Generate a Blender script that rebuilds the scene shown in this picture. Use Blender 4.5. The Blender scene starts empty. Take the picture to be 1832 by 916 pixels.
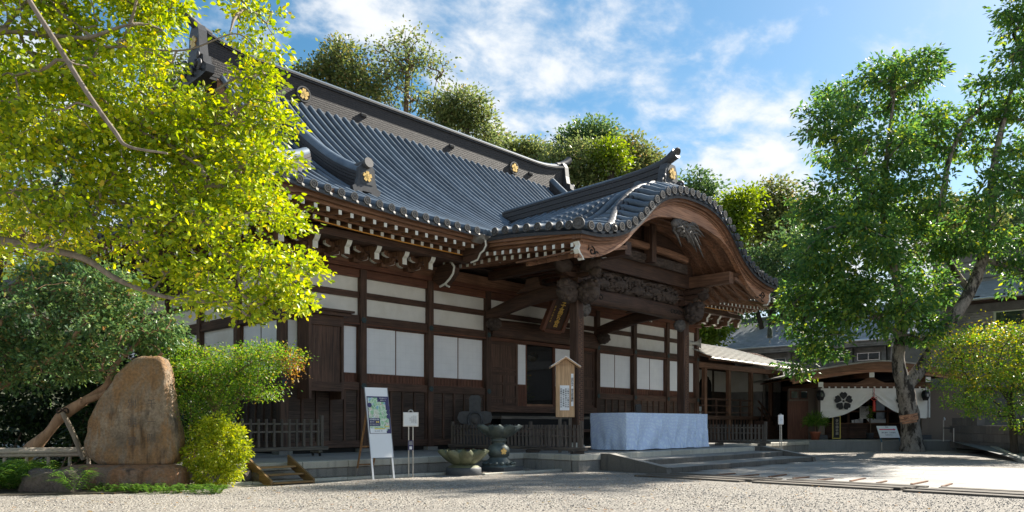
import bpy, bmesh, math, random
import numpy as np
from mathutils import Vector, Matrix, noise, Euler
R = math.radians
random.seed(7)
scene = bpy.context.scene
col = scene.collection

# ------------------------------------------------------------------ camera
CAM_H = 1.3
cam_d = bpy.data.cameras.new('camera')
cam = bpy.data.objects.new('camera', cam_d)
col.objects.link(cam)
cam.location = (0, 0, CAM_H)
cam.rotation_euler = (R(90), 0, R(-(90 - 43.94)))
cam_d.sensor_width = 36
cam_d.lens = 36 * 1359.0 / 1832.0
cam_d.shift_y = (757.6 - 458) / 1832.0
cam_d.clip_start = 0.1
cam_d.clip_end = 3000
scene.camera = cam

# ------------------------------------------------------------------ sky and sun
SUN_EL, SUN_AZ = 37.0, 8.0          # azimuth: degrees from +X towards -Y
wd = bpy.data.worlds.new('World')
scene.world = wd
wd.use_nodes = True
nt = wd.node_tree
for n in list(nt.nodes):
    nt.nodes.remove(n)
def wn(t, **k):
    n = nt.nodes.new(t)
    for a, b in k.items():
        setattr(n, a, b)
    return n
def wmath(op, a, b=None, c=None, clamp=False):
    n = wn('ShaderNodeMath', operation=op, use_clamp=clamp)
    for i, v in enumerate((a, b, c)):
        if v is None:
            continue
        if isinstance(v, (int, float)):
            n.inputs[i].default_value = v
        else:
            nt.links.new(v, n.inputs[i])
    return n.outputs[0]
sky = wn('ShaderNodeTexSky', sky_type='NISHITA', sun_disc=False, sun_elevation=R(SUN_EL),
         sun_rotation=R(90 + SUN_AZ), altitude=50, air_density=1.0, dust_density=0.6, ozone_density=2.2)
tc = wn('ShaderNodeTexCoord')
sx = wn('ShaderNodeSeparateXYZ')
nt.links.new(tc.outputs['Generated'], sx.inputs[0])
zc = wmath('ADD', wmath('MAXIMUM', sx.outputs[2], 0.0), 0.30)
cx = wn('ShaderNodeCombineXYZ')
nt.links.new(wmath('DIVIDE', sx.outputs[0], zc), cx.inputs[0])
nt.links.new(wmath('DIVIDE', sx.outputs[1], zc), cx.inputs[1])
def wnoise(scale, detail, rough, dist=0.0, off=(0, 0, 0), sc=(1, 1, 1), rot=0):
    mp = wn('ShaderNodeMapping')
    mp.inputs['Location'].default_value = off
    mp.inputs['Scale'].default_value = sc
    mp.inputs['Rotation'].default_value = (0, 0, rot)
    nt.links.new(cx.outputs[0], mp.inputs[0])
    n = wn('ShaderNodeTexNoise')
    n.inputs['Scale'].default_value = scale
    n.inputs['Detail'].default_value = detail
    n.inputs['Roughness'].default_value = rough
    n.inputs['Distortion'].default_value = dist
    nt.links.new(mp.outputs[0], n.inputs[0])
    return n.outputs[0]
def ramp(v, a, b):
    n = wn('ShaderNodeMapRange', interpolation_type='SMOOTHSTEP')
    n.inputs[1].default_value = a
    n.inputs[2].default_value = b
    nt.links.new(v, n.inputs[0])
    return n.outputs[0]
big = wnoise(1.5, 2, 0.5, 0.2, (1.2, 5.3, 0))
puff = wnoise(8.0, 7, 0.58, 0.15, (1.3, 0.4, 2), (1, 1.15, 1), R(25))
wisp = wnoise(3.2, 7, 0.6, 0.7, (5, 2, 6), (1, 2.2, 1), R(-25))
# cloud banks grow denser towards the horizon, where the deck is seen edge on
low = ramp(sx.outputs[2], 0.55, 0.10)
m1 = wmath('ADD', wmath('ADD', wmath('MULTIPLY', big, 1.5), wmath('MULTIPLY', puff, 0.9)), wmath('MULTIPLY', low, 0.30))
c1 = ramp(m1, 1.17, 1.50)
c2 = wmath('MULTIPLY', ramp(wisp, 0.50, 0.80), 0.28)
cl = wmath('MAXIMUM', c1, c2, clamp=True)
cl = wmath('MULTIPLY', cl, 0.95)
shade = wn('ShaderNodeMix', data_type='RGBA')
nt.links.new(ramp(puff, 0.3, 0.62), shade.inputs[0])
shade.inputs[6].default_value = (3.4, 3.9, 4.5, 1)
shade.inputs[7].default_value = (4.9, 5.0, 5.1, 1)
mx = wn('ShaderNodeMix', data_type='RGBA')
nt.links.new(cl, mx.inputs[0])
shs = wn('ShaderNodeHueSaturation')
shs.inputs['Hue'].default_value = 0.485
shs.inputs['Saturation'].default_value = 1.25
shs.inputs['Value'].default_value = 0.72
nt.links.new(sky.outputs[0], shs.inputs['Color'])
nt.links.new(shs.outputs[0], mx.inputs[6])
nt.links.new(shade.outputs[2], mx.inputs[7])
bg = wn('ShaderNodeBackground')
bg.inputs[1].default_value = 0.085
nt.links.new(mx.outputs[2], bg.inputs[0])
out = wn('ShaderNodeOutputWorld')
nt.links.new(bg.outputs[0], out.inputs[0])

sun_d = bpy.data.lights.new('sun', 'SUN')
sun_d.energy = 5.0
sun_d.angle = R(0.53)
sun_d.color = (1.0, 0.93, 0.82)
sun = bpy.data.objects.new('sun', sun_d)
col.objects.link(sun)
S = Vector((math.cos(R(SUN_EL)) * math.cos(R(SUN_AZ)), -math.cos(R(SUN_EL)) * math.sin(R(SUN_AZ)), math.sin(R(SUN_EL))))
sun.rotation_euler = S.to_track_quat('Z', 'Y').to_euler()

vs = scene.view_settings
vs.view_transform = 'Standard'
vs.look = 'None'
vs.gamma = 1
vs.use_curve_mapping = False
vs.exposure = 1.32
scene.cycles.max_bounces = 8
scene.cycles.diffuse_bounces = 4
scene.cycles.glossy_bounces = 3
scene.cycles.transmission_bounces = 4
scene.cycles.transparent_max_bounces = 6
scene.cycles.use_denoising = True
scene.cycles.sample_clamp_indirect = 6

# ------------------------------------------------------------------ mesh helpers
class MB:
    """collects geometry and links it as one mesh object"""
    def __init__(self):
        self.v, self.f, self.sm = [], [], []
    def add(self, vs_, fs_, smooth=False):
        o = len(self.v)
        self.v += [tuple(p) for p in vs_]
        self.f += [tuple(i + o for i in f) for f in fs_]
        self.sm += [smooth] * len(fs_)
        return self
    def box(self, x0, x1, y0, y1, z0, z1):
        v = [(x, y, z) for z in (z0, z1) for y in (y0, y1) for x in (x0, x1)]
        return self.add(v, [(0, 2, 3, 1), (4, 5, 7, 6), (0, 1, 5, 4), (2, 6, 7, 3), (0, 4, 6, 2), (1, 3, 7, 5)])
    def bevbox(self, x0, x1, y0, y1, z0, z1, b=0.01):
        bm = bmesh.new()
        bmesh.ops.create_cube(bm, size=1)
        for v in bm.verts:
            v.co = Vector(((x0 + x1) / 2 + v.co.x * (x1 - x0), (y0 + y1) / 2 + v.co.y * (y1 - y0), (z0 + z1) / 2 + v.co.z * (z1 - z0)))
        bmesh.ops.bevel(bm, geom=list(bm.edges), offset=b, segments=1, affect='EDGES', profile=0.5)
        return self.bm(bm)
    def bm(self, bm, smooth=False):
        bm.verts.index_update()
        self.add([v.co[:] for v in bm.verts], [[v.index for v in f.verts] for f in bm.faces], smooth)
        bm.free()
        return self
    def bar(self, a, b, w, h, up=(0, 0, 1)):
        """rectangular bar from a to b, w across, h along up"""
        a, b = Vector(a), Vector(b)
        d = (b - a).normalized()
        u = Vector(up)
        s = d.cross(u)
        if s.length < 1e-5:
            s = d.cross(Vector((0, 1, 0)))
        s.normalize()
        u = s.cross(d).normalized()
        v = []
        for p in (a, b):
            for q, r in ((-1, -1), (1, -1), (1, 1), (-1, 1)):
                v.append(p + s * (q * w / 2) + u * (r * h / 2))
        return self.add(v, [(0, 3, 2, 1), (4, 5, 6, 7), (0, 1, 5, 4), (1, 2, 6, 5), (2, 3, 7, 6), (3, 0, 4, 7)])
    def tube(self, pts, rad, n=8, caps=True, smooth=True, flat=None):
        pts = [Vector(p) for p in pts]
        if not hasattr(rad, '__len__'):
            rad = [rad] * len(pts)
        vs_, fs_ = [], []
        prev = None
        for i, p in enumerate(pts):
            d = (pts[min(i + 1, len(pts) - 1)] - pts[max(i - 1, 0)])
            if d.length < 1e-9:
                d = Vector((0, 0, 1))
            d.normalize()
            if prev is None:
                s = d.cross(Vector((0, 0, 1)))
                if s.length < 1e-3:
                    s = d.cross(Vector((0, 1, 0)))
            else:
                s = prev - d * prev.dot(d)
                if s.length < 1e-4:
                    s = d.cross(Vector((0.3, 0.5, 0.8)))
            s.normalize()
            prev = s
            u = s.cross(d)
            for k in range(n):
                a = 2 * math.pi * k / n
                vs_.append(p + s * (math.cos(a) * rad[i]) + u * (math.sin(a) * rad[i]))
        for i in range(len(pts) - 1):
            for k in range(n):
                k2 = (k + 1) % n
                fs_.append((i * n + k, i * n + k2, (i + 1) * n + k2, (i + 1) * n + k))
        self.add(vs_, fs_, smooth)
        if caps:
            m = len(pts) - 1
            self.add([vs_[k] for k in range(n)], [tuple(reversed(range(n)))])
            self.add([vs_[m * n + k] for k in range(n)], [tuple(range(n))])
        return self
    def lathe(self, prof, n=24, c=(0, 0, 0), smooth=True):
        vs_, fs_ = [], []
        for r, z in prof:
            for k in range(n):
                a = 2 * math.pi * k / n
                vs_.append((c[0] + r * math.cos(a), c[1] + r * math.sin(a), c[2] + z))
        for i in range(len(prof) - 1):
            for k in range(n):
                k2 = (k + 1) % n
                fs_.append((i * n + k, i * n + k2, (i + 1) * n + k2, (i + 1) * n + k))
        return self.add(vs_, fs_, smooth)
    def prism(self, poly, o, ex, ey, ez, depth):
        """polygon of (a,b) laid out with axes ex, ey from o, extruded by ez*depth (concave is fine)"""
        o, ex, ey, ez = Vector(o), Vector(ex), Vector(ey), Vector(ez)
        n = len(poly)
        vs_ = [o + ex * a + ey * b for a, b in poly] + [o + ex * a + ey * b + ez * depth for a, b in poly]
        area = sum(poly[i][0] * poly[(i + 1) % n][1] - poly[(i + 1) % n][0] * poly[i][1] for i in range(n))
        fr, bk = list(range(n)), list(range(n, 2 * n))
        # triangulate so that concave outlines are safe
        from mathutils.geometry import tessellate_polygon
        tri = tessellate_polygon([[Vector((a, b, 0)) for a, b in poly]])
        fs_ = [tuple(t) for t in tri] + [tuple(i + n for i in reversed(t)) for t in tri]
        fs_ += [(i, (i + 1) % n, (i + 1) % n + n, i + n) for i in range(n)]
        return self.add(vs_, fs_)
    def grid(self, fn, nu, nv, smooth=True):
        vs_ = [fn(i / nu, j / nv) for j in range(nv + 1) for i in range(nu + 1)]
        fs_ = [(j * (nu + 1) + i, j * (nu + 1) + i + 1, (j + 1) * (nu + 1) + i + 1, (j + 1) * (nu + 1) + i) for j in range(nv) for i in range(nu)]
        return self.add(vs_, fs_, smooth)
    def mesh(self, name, mat, off=(0, 0, 0)):
        me = bpy.data.meshes.new(name)
        if off[0] or off[1] or off[2]:
            v = [(p[0] - off[0], p[1] - off[1], p[2] - off[2]) for p in self.v]
        else:
            v = self.v
        me.from_pydata(v, [], self.f)
        me.polygons.foreach_set('use_smooth', self.sm)
        if mat is not None:
            me.materials.append(mat)
        me.update()
        return me
    def build(self, name, mat, parent=None, fix=True, world=False, loc=None):
        off = (0, 0, 0)
        if world and parent is not None:
            off = base_of(parent)
        me = self.mesh(name, mat, off)
        if fix:
            bm = bmesh.new()
            bm.from_mesh(me)
            bmesh.ops.recalc_face_normals(bm, faces=bm.faces)
            bm.to_mesh(me)
            bm.free()
        o = bpy.data.objects.new(name, me)
        col.objects.link(o)
        o.parent = parent
        if loc is not None:
            o.location = loc
        return o
def base_of(o):
    v = Vector((0, 0, 0))
    while o is not None:
        v += o.location
        o = o.parent
    return v
def put(name, me, parent=None, loc=(0, 0, 0), rot=None, sc=None):
    o = bpy.data.objects.new(name, me)
    col.objects.link(o)
    o.parent = parent
    o.location = loc
    if rot is not None:
        o.rotation_euler = rot
    if sc is not None:
        o.scale = sc
    return o
def tag(o, label=None, cat=None, group=None, kind=None):
    if label: o['label'] = label
    if cat: o['category'] = cat
    if group: o['group'] = group
    if kind: o['kind'] = kind
    return o
def thing(name, label, cat, loc=(0, 0, 0), rz=0.0, group=None):
    o = bpy.data.objects.new(name, None)
    col.objects.link(o)
    o.location = loc
    o.rotation_euler = (0, 0, rz)
    o.empty_display_size = 0.2
    return tag(o, label, cat, group)
def copy_tree(o, parent=None):
    c = o.copy()
    col.objects.link(c)
    c.parent = parent
    for ch in list(o.children):
        copy_tree(ch, c)
    return c
def interp(tab, x):
    return float(np.interp(x, [t[0] for t in tab], [t[1] for t in tab]))
def sstep(x):
    x = max(0.0, min(1.0, x))
    return x * x * (3 - 2 * x)
def lerp(a, b, t):
    return a + (b - a) * t
def ground_z(x, y):
    return 0.075 * max(0.0, min(2.0, (16.0 - x) / 8.0)) if x < 16 else 0.0

# ------------------------------------------------------------------ materials
MATS = {}
class NT:
    def __init__(self, name):
        m = bpy.data.materials.new(name)
        m.use_nodes = True
        self.m, self.t = m, m.node_tree
        self.b = self.t.nodes['Principled BSDF']
        self.out = self.t.nodes['Material Output']
        MATS[name] = m
    def n(self, t, **k):
        n = self.t.nodes.new(t)
        for a, b in k.items():
            setattr(n, a, b)
        return n
    def l(self, a, b):
        self.t.links.new(a, b)
    def coord(self, sc=(1, 1, 1), rot=(0, 0, 0), kind='Object'):
        c = self.n('ShaderNodeTexCoord')
        m = self.n('ShaderNodeMapping')
        m.inputs['Scale'].default_value = sc
        m.inputs['Rotation'].default_value = rot
        self.l(c.outputs[kind], m.inputs[0])
        return m.outputs[0]
    def noise(self, co, scale, detail=4, rough=0.55, dist=0.0):
        n = self.n('ShaderNodeTexNoise')
        n.inputs['Scale'].default_value = scale
        n.inputs['Detail'].default_value = detail
        n.inputs['Roughness'].default_value = rough
        n.inputs['Distortion'].default_value = dist
        if co is not None:
            self.l(co, n.inputs['Vector'])
        return n.outputs[0]
    def ramp(self, v, stops):
        n = self.n('ShaderNodeValToRGB')
        e = n.color_ramp.elements
        while len(e) < len(stops):
            e.new(0.5)
        for q, (p, c) in zip(e, stops):
            q.position = p
            q.color = (c[0], c[1], c[2], 1) if hasattr(c, '__len__') else (c, c, c, 1)
        self.l(v, n.inputs[0])
        return n.outputs[0]
    def mix(self, f, a, b, mode='MIX'):
        n = self.n('ShaderNodeMix', data_type='RGBA', blend_type=mode)
        for i, v in ((0, f), (6, a), (7, b)):
            if isinstance(v, (int, float)):
                n.inputs[i].default_value = v
            elif isinstance(v, tuple):
                n.inputs[i].default_value = (v[0], v[1], v[2], 1)
            else:
                self.l(v, n.inputs[i])
        return n.outputs[2]
    def math(self, op, a, b=0.0):
        n = self.n('ShaderNodeMath', operation=op)
        for i, v in ((0, a), (1, b)):
            if isinstance(v, (int, float)):
                n.inputs[i].default_value = v
            else:
                self.l(v, n.inputs[i])
        return n.outputs[0]
    def bump(self, h, strength=0.3, dist=0.02):
        n = self.n('ShaderNodeBump')
        n.inputs['Strength'].default_value = strength
        n.inputs['Distance'].default_value = dist
        self.l(h, n.inputs['Height'])
        self.l(n.outputs[0], self.b.inputs['Normal'])
    def base(self, c):
        if isinstance(c, tuple):
            self.b.inputs['Base Color'].default_value = (c[0], c[1], c[2], 1)
        else:
            self.l(c, self.b.inputs['Base Color'])
    def set(self, rough=0.6, metal=0.0, spec=0.5):
        self.b.inputs['Roughness'].default_value = rough
        self.b.inputs['Metallic'].default_value = metal
        self.b.inputs['Specular IOR Level'].default_value = spec
        return self

def mat_wood(name, dark, light, axis, rough=0.65, scale=1.0, spec=0.35, wear=None):
    k = NT(name)
    sc = {'x': (0.6, 9, 14), 'y': (9, 0.6, 14), 'z': (11, 11, 0.5)}[axis]
    co = k.coord(tuple(s * scale for s in sc))
    g = k.noise(co, 2.2, 6, 0.6, 0.4)
    blot = k.noise(k.coord(), 1.3, 3, 0.55)
    oi = k.n('ShaderNodeObjectInfo')
    c = k.ramp(g, [(0.30, tuple(d * .7 for d in dark)), (0.68, tuple(l * 1.2 for l in light))])
    c = k.mix(k.ramp(blot, [(0.35, 0.0), (0.75, 0.55)]), c, tuple(d * 0.65 for d in dark))
    if wear:
        w = k.noise(k.coord(tuple(s * scale * 0.5 for s in sc)), 3.5, 8, 0.7)
        c = k.mix(k.ramp(w, [(0.56, 0.0), (0.72, 0.75)]), c, wear)
    v = k.n('ShaderNodeHueSaturation')
    k.l(c, v.inputs['Color'])
    k.l(k.math('ADD', k.math('MULTIPLY', oi.outputs['Random'], 0.4), 0.8), v.inputs['Value'])
    k.base(v.outputs[0])
    k.bump(g, 0.5, 0.008)
    k.set(rough, 0, spec)
    return k.m
DK, LT = (0.036, 0.021, 0.015), (0.110, 0.058, 0.038)
mat_wood('wood_x', DK, LT, 'x', wear=(0.17, 0.105, 0.07))
mat_wood('wood_y', DK, LT, 'y')
mat_wood('wood_z', DK, LT, 'z', wear=(0.15, 0.10, 0.075))
mat_wood('redwood_x', (0.085, 0.034, 0.020), (0.185, 0.075, 0.042), 'x')
mat_wood('redwood_z', (0.075, 0.033, 0.02), (0.17, 0.07, 0.042), 'z')
mat_wood('brown_x', (0.125, 0.065, 0.038), (0.28, 0.145, 0.085), 'x')
mat_wood('brown_y', (0.125, 0.065, 0.038), (0.28, 0.145, 0.085), 'y')
mat_wood('brown_z', (0.10, 0.053, 0.033), (0.23, 0.122, 0.073), 'z')
mat_wood('board_x', (0.036, 0.026, 0.021), (0.09, 0.06, 0.045), 'x', 0.75, wear=(0.14, 0.088, 0.066))
mat_wood('keyaki_x', (0.26, 0.115, 0.06), (0.50, 0.26, 0.145), 'x', 0.5, 0.8)
mat_wood('keyaki_y', (0.24, 0.105, 0.055), (0.46, 0.24, 0.135), 'y', 0.55, 0.8)
mat_wood('grey_wood_z', (0.075, 0.062, 0.05), (0.17, 0.145, 0.12), 'z', 0.85)
mat_wood('grey_wood_y', (0.07, 0.058, 0.047), (0.16, 0.14, 0.115), 'y', 0.85)
mat_wood('grey_wood_x', (0.07, 0.058, 0.047), (0.16, 0.14, 0.115), 'x', 0.85)
mat_wood('fresh_wood_z', (0.50, 0.30, 0.15), (0.68, 0.45, 0.26), 'z', 0.6)
mat_wood('step_wood_y', (0.15, 0.09, 0.035), (0.29, 0.18, 0.075), 'y', 0.6)
mat_wood('step_wood_x', (0.20, 0.12, 0.05), (0.36, 0.22, 0.09), 'x', 0.6)
mat_wood('easel_wood_z', (0.20, 0.10, 0.045), (0.33, 0.18, 0.08), 'z', 0.6)

def mat_simple(name, c, rough=0.6, metal=0.0, var=0.15, scale=6, bump=0.0, spec=0.5, dirt=None, detail=5):
    k = NT(name)
    n = k.noise(k.coord(), scale, detail, 0.6)
    lo = tuple(x * (1 - var) for x in c)
    hi = tuple(min(1, x * (1 + var)) for x in c)
    cc = k.ramp(n, [(0.3, lo), (0.7, hi)])
    if dirt:
        d = k.noise(k.coord(), scale * 0.3, 6, 0.65)
        cc = k.mix(k.ramp(d, [(0.48, 0.0), (0.72, 0.8)]), cc, dirt)
    k.base(cc)
    if bump:
        k.bump(n, bump, 0.01)
    k.set(rough, metal, spec)
    return k.m
mat_simple('white_paint', (0.78, 0.78, 0.72), 0.55, var=0.06, dirt=(0.6, 0.58, 0.5), scale=9)
mat_simple('plaster', (0.74, 0.72, 0.66), 0.8, var=0.05, scale=3, bump=0.08, dirt=(0.62, 0.585, 0.51))
def mat_paper():
    # shoji paper: the lattice behind shows as faint darker lines
    k = NT('paper')
    co = k.coord((1, 1, 1), (R(90), 0, 0))
    b = k.n('ShaderNodeTexBrick', offset=0.0)
    k.l(co, b.inputs['Vector'])
    for a, v in (('Scale', 1.0), ('Brick Width', 0.205), ('Row Height', 0.235), ('Mortar Size', 0.012), ('Mortar Smooth', 0.6)):
        b.inputs[a].default_value = v
    n = k.noise(k.coord(), 2.2, 5, 0.6)
    c = k.ramp(n, [(0.3, (0.77, 0.785, 0.80)), (0.7, (0.84, 0.85, 0.86))])
    k.base(k.mix(k.math('MULTIPLY', b.outputs['Fac'], 0.09), c, (0.45, 0.42, 0.40)))
    k.set(0.7)
mat_paper()
mat_simple('gold', (0.72, 0.48, 0.17), 0.4, 0.8, var=0.2, scale=20)
mat_simple('gold_paint', (0.72, 0.45, 0.08), 0.4, 0.3, var=0.15, scale=20)
mat_simple('black_iron', (0.02, 0.02, 0.022), 0.5, 0.3)
mat_simple('verdigris_fitting', (0.03, 0.055, 0.06), 0.55, 0.4, var=0.4, scale=30)
mat_simple('carving', (0.062, 0.044, 0.035), 0.8, var=0.45, scale=7, bump=0.2)
mat_simple('carving_grey', (0.095, 0.085, 0.076), 0.8, var=0.4, scale=9, bump=0.2)
mat_simple('yellow_strip', (0.62, 0.27, 0.03), 0.5, var=0.1)
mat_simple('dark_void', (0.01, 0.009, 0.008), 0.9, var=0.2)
mat_simple('steel', (0.5, 0.48, 0.44), 0.35, 0.9, var=0.1)
mat_simple('alu', (0.62, 0.6, 0.58), 0.35, 0.8, var=0.08)
mat_simple('white_board', (0.80, 0.82, 0.84), 0.35, var=0.02)
mat_simple('horn_cream', (0.62, 0.58, 0.47), 0.5, var=0.08)
mat_simple('navy_print', (0.035, 0.03, 0.12), 0.5, var=0.2)
mat_simple('yellow_print', (0.75, 0.60, 0.12), 0.5, var=0.1)
mat_simple('red_paint', (0.55, 0.05, 0.03), 0.5, var=0.1)
mat_simple('pink_print', (0.75, 0.08, 0.16), 0.5, var=0.1)
mat_simple('black_print', (0.012, 0.012, 0.014), 0.6, var=0.1)
mat_simple('grey_print', (0.22, 0.22, 0.25), 0.6, var=0.1)
mat_simple('terracotta', (0.30, 0.09, 0.045), 0.7, var=0.2)
mat_simple('bronze', (0.085, 0.105, 0.10), 0.5, 0.3, var=0.45, scale=5, dirt=(0.14, 0.17, 0.15), bump=0.1)
mat_simple('bronze_brown', (0.14, 0.15, 0.09), 0.5, 0.25, var=0.4, scale=5, dirt=(0.17, 0.18, 0.12), bump=0.1)
mat_simple('dark_stone', (0.055, 0.06, 0.065), 0.6, var=0.25, scale=60, bump=0.1)
mat_simple('rope', (0.03, 0.022, 0.018), 0.9, var=0.3, scale=40)
mat_simple('concrete', (0.27, 0.26, 0.25), 0.85, var=0.18, scale=4, bump=0.1, dirt=(0.12, 0.115, 0.11))
mat_simple('concrete_dark', (0.16, 0.155, 0.15), 0.85, var=0.2, scale=4, bump=0.1)
mat_simple('taupe_wall', (0.16, 0.125, 0.10), 0.85, var=0.25, scale=40, bump=0.2)
mat_simple('blue_pipe', (0.04, 0.12, 0.2), 0.5)
mat_simple('leaf_litter', (0.30, 0.11, 0.03), 0.8, var=0.5, scale=3)

def mat_tile():
    k = NT('tile')
    co = k.coord()
    n = k.noise(co, 2.0, 5, 0.6)
    f = k.noise(co, 26, 3, 0.6)
    oi = k.n('ShaderNodeObjectInfo')
    c = k.ramp(n, [(0.3, (0.080, 0.108, 0.142)), (0.7, (0.130, 0.168, 0.212))])
    c = k.mix(k.ramp(f, [(0.55, 0.0), (0.8, 0.5)]), c, (0.12, 0.125, 0.13))
    v = k.n('ShaderNodeHueSaturation')
    k.l(c, v.inputs['Color'])
    k.l(k.math('ADD', k.math('MULTIPLY', oi.outputs['Random'], 0.35), 0.82), v.inputs['Value'])
    k.base(v.outputs[0])
    k.b.inputs['Roughness'].default_value = 0.5
    k.b.inputs['Specular IOR Level'].default_value = 0.2
    k.bump(f, 0.12, 0.01)
    return k.m
mat_tile()
mat_simple('tile_end', (0.075, 0.072, 0.07), 0.6, var=0.3, scale=18, bump=0.15)
mat_simple('ridge_tile', (0.034, 0.033, 0.036), 0.55, var=0.35, scale=14, bump=0.15)
mat_simple('pan_tile', (0.045, 0.055, 0.07), 0.45, var=0.3, scale=9)
mat_simple('oni_tile', (0.045, 0.047, 0.052), 0.5, var=0.3, scale=9, bump=0.15)

def mat_ridge():
    """courses of thin brick-like ridge tiles: joints by texture beyond the modelled courses"""
    k = NT('ridge_wall')
    co = k.coord((1, 1, 1))
    n = k.noise(co, 6, 5, 0.6)
    c = k.ramp(n, [(0.3, (0.018, 0.014, 0.013)), (0.7, (0.042, 0.032, 0.029))])
    w = k.n('ShaderNodeTexBrick')
    mp = k.n('ShaderNodeMapping')
    mp.inputs['Rotation'].default_value = (R(90), 0, 0)
    tcn = k.n('ShaderNodeTexCoord')
    k.l(tcn.outputs['Object'], mp.inputs[0])
    k.l(mp.outputs[0], w.inputs['Vector'])
    w.inputs['Scale'].default_value = 1.0
    w.inputs['Brick Width'].default_value = 0.27
    w.inputs['Row Height'].default_value = 0.085
    w.inputs['Mortar Size'].default_value = 0.012
    w.inputs['Mortar Smooth'].default_value = 0.3
    c2 = k.mix(w.outputs['Fac'], c, (0.018, 0.016, 0.016))
    k.base(c2)
    inv = k.math('SUBTRACT', 1.0, w.outputs['Fac'])
    k.bump(inv, 0.8, 0.02)
    k.set(0.6)
    return k.m
mat_ridge()

def mat_granite(name, c, spk=0.35, stain=(0.05, 0.048, 0.045), samt=0.7):
    k = NT(name)
    co = k.coord()
    f = k.noise(co, 90, 3, 0.7)
    b = k.noise(co, 1.1, 6, 0.65)
    st = k.noise(k.coord((3.5, 3.5, 0.5)), 2.0, 5, 0.65)
    cc = k.ramp(f, [(0.3, tuple(x * (1 - spk) for x in c)), (0.7, tuple(x * (1 + spk * 0.6) for x in c))])
    cc = k.mix(k.ramp(b, [(0.42, 0.0), (0.75, 0.6)]), cc, tuple(x * 0.62 for x in c))
    cc = k.mix(k.ramp(st, [(0.5, 0.0), (0.72, samt)]), cc, stain)
    oi = k.n('ShaderNodeObjectInfo')
    v = k.n('ShaderNodeHueSaturation')
    k.l(cc, v.inputs['Color'])
    k.l(k.math('ADD', k.math('MULTIPLY', oi.outputs['Random'], 0.3), 0.85), v.inputs['Value'])
    k.base(v.outputs[0])
    k.bump(f, 0.25, 0.006)
    k.set(0.75)
    return k.m
mat_granite('granite', (0.50, 0.475, 0.40), samt=0.3)
mat_granite('granite_rough', (0.27, 0.26, 0.235), 0.6, samt=0.5)
mat_granite('granite_step', (0.13, 0.12, 0.105), 0.4, samt=0.9)
mat_granite('paving', (0.33, 0.315, 0.285), 0.3, (0.16, 0.15, 0.135), 0.45)
mat_granite('podium_stone', (0.20, 0.205, 0.20), 0.6, samt=0.3)
mat_granite('block_wall', (0.17, 0.155, 0.145), 0.6, samt=0.4)

def mat_gravel():
    k = NT('gravel')
    co = k.coord()
    v = k.n('ShaderNodeTexVoronoi')
    v.inputs['Scale'].default_value = 26
    k.l(co, v.inputs['Vector'])
    v2 = k.n('ShaderNodeTexVoronoi')
    v2.inputs['Scale'].default_value = 75
    k.l(co, v2.inputs['Vector'])
    big = k.noise(co, 0.45, 4, 0.6)
    sp = k.n('ShaderNodeSeparateColor')
    k.l(v.outputs['Color'], sp.inputs[0])
    c = k.ramp(sp.outputs[0], [(0.0, (0.10, 0.095, 0.09)), (0.3, (0.33, 0.305, 0.265)), (0.7, (0.47, 0.44, 0.385)), (1.0, (0.60, 0.57, 0.51))])
    d = k.ramp(v.outputs['Distance'], [(0.25, 0.0), (0.62, 0.75)])
    c = k.mix(d, c, (0.19, 0.17, 0.15))
    c = k.mix(k.ramp(big, [(0.35, 0.0), (0.7, 0.35)]), c, (0.44, 0.40, 0.34))
    k.base(c)
    h = k.math('ADD', k.math('MULTIPLY', v.outputs['Distance'], -1.0), k.math('MULTIPLY', v2.outputs['Distance'], -0.4))
    k.bump(h, 0.9, 0.03)
    k.set(0.85, 0, 0.2)
    return k.m
mat_gravel()

def mat_rock(name, a, b, rust=None, moss=None):
    k = NT(name)
    co = k.coord()
    n = k.noise(co, 1.6, 8, 0.65, 0.3)
    f = k.noise(co, 22, 5, 0.7)
    c = k.ramp(n, [(0.3, a), (0.68, b)])
    if rust:
        r = k.noise(k.coord((1.6, 1.6, 0.6)), 1.8, 9, 0.72, 0.4)
        c = k.mix(k.ramp(r, [(0.44, 0.0), (0.56, 0.9)]), c, rust)
        r2 = k.noise(k.coord((2.6, 2.6, 0.3)), 1.7, 6, 0.6)
        c = k.mix(k.ramp(r2, [(0.56, 0.0), (0.68, 0.8)]), c, (0.035, 0.027, 0.022))
    if moss:
        r = k.noise(co, 2.6, 7, 0.7)
        c = k.mix(k.ramp(r, [(0.55, 0.0), (0.75, 0.8)]), c, moss)
    c = k.mix(k.ramp(f, [(0.35, 0.45), (0.6, 0.0)]), c, tuple(x * 0.35 for x in a))
    k.base(c)
    k.bump(k.math('ADD', n, k.math('MULTIPLY', f, 0.5)), 1.0, 0.09)
    k.set(0.8, 0, 0.3)
    return k.m
mat_rock('stele_rock', (0.15, 0.115, 0.085), (0.46, 0.36, 0.26), (0.34, 0.19, 0.085))
mat_rock('base_rock', (0.16, 0.115, 0.09), (0.36, 0.25, 0.18), (0.33, 0.16, 0.075))
mat_rock('rock', (0.11, 0.09, 0.078), (0.24, 0.19, 0.16), None, (0.08, 0.09, 0.04))
mat_rock('pebble', (0.15, 0.13, 0.11), (0.38, 0.33, 0.27))

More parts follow.
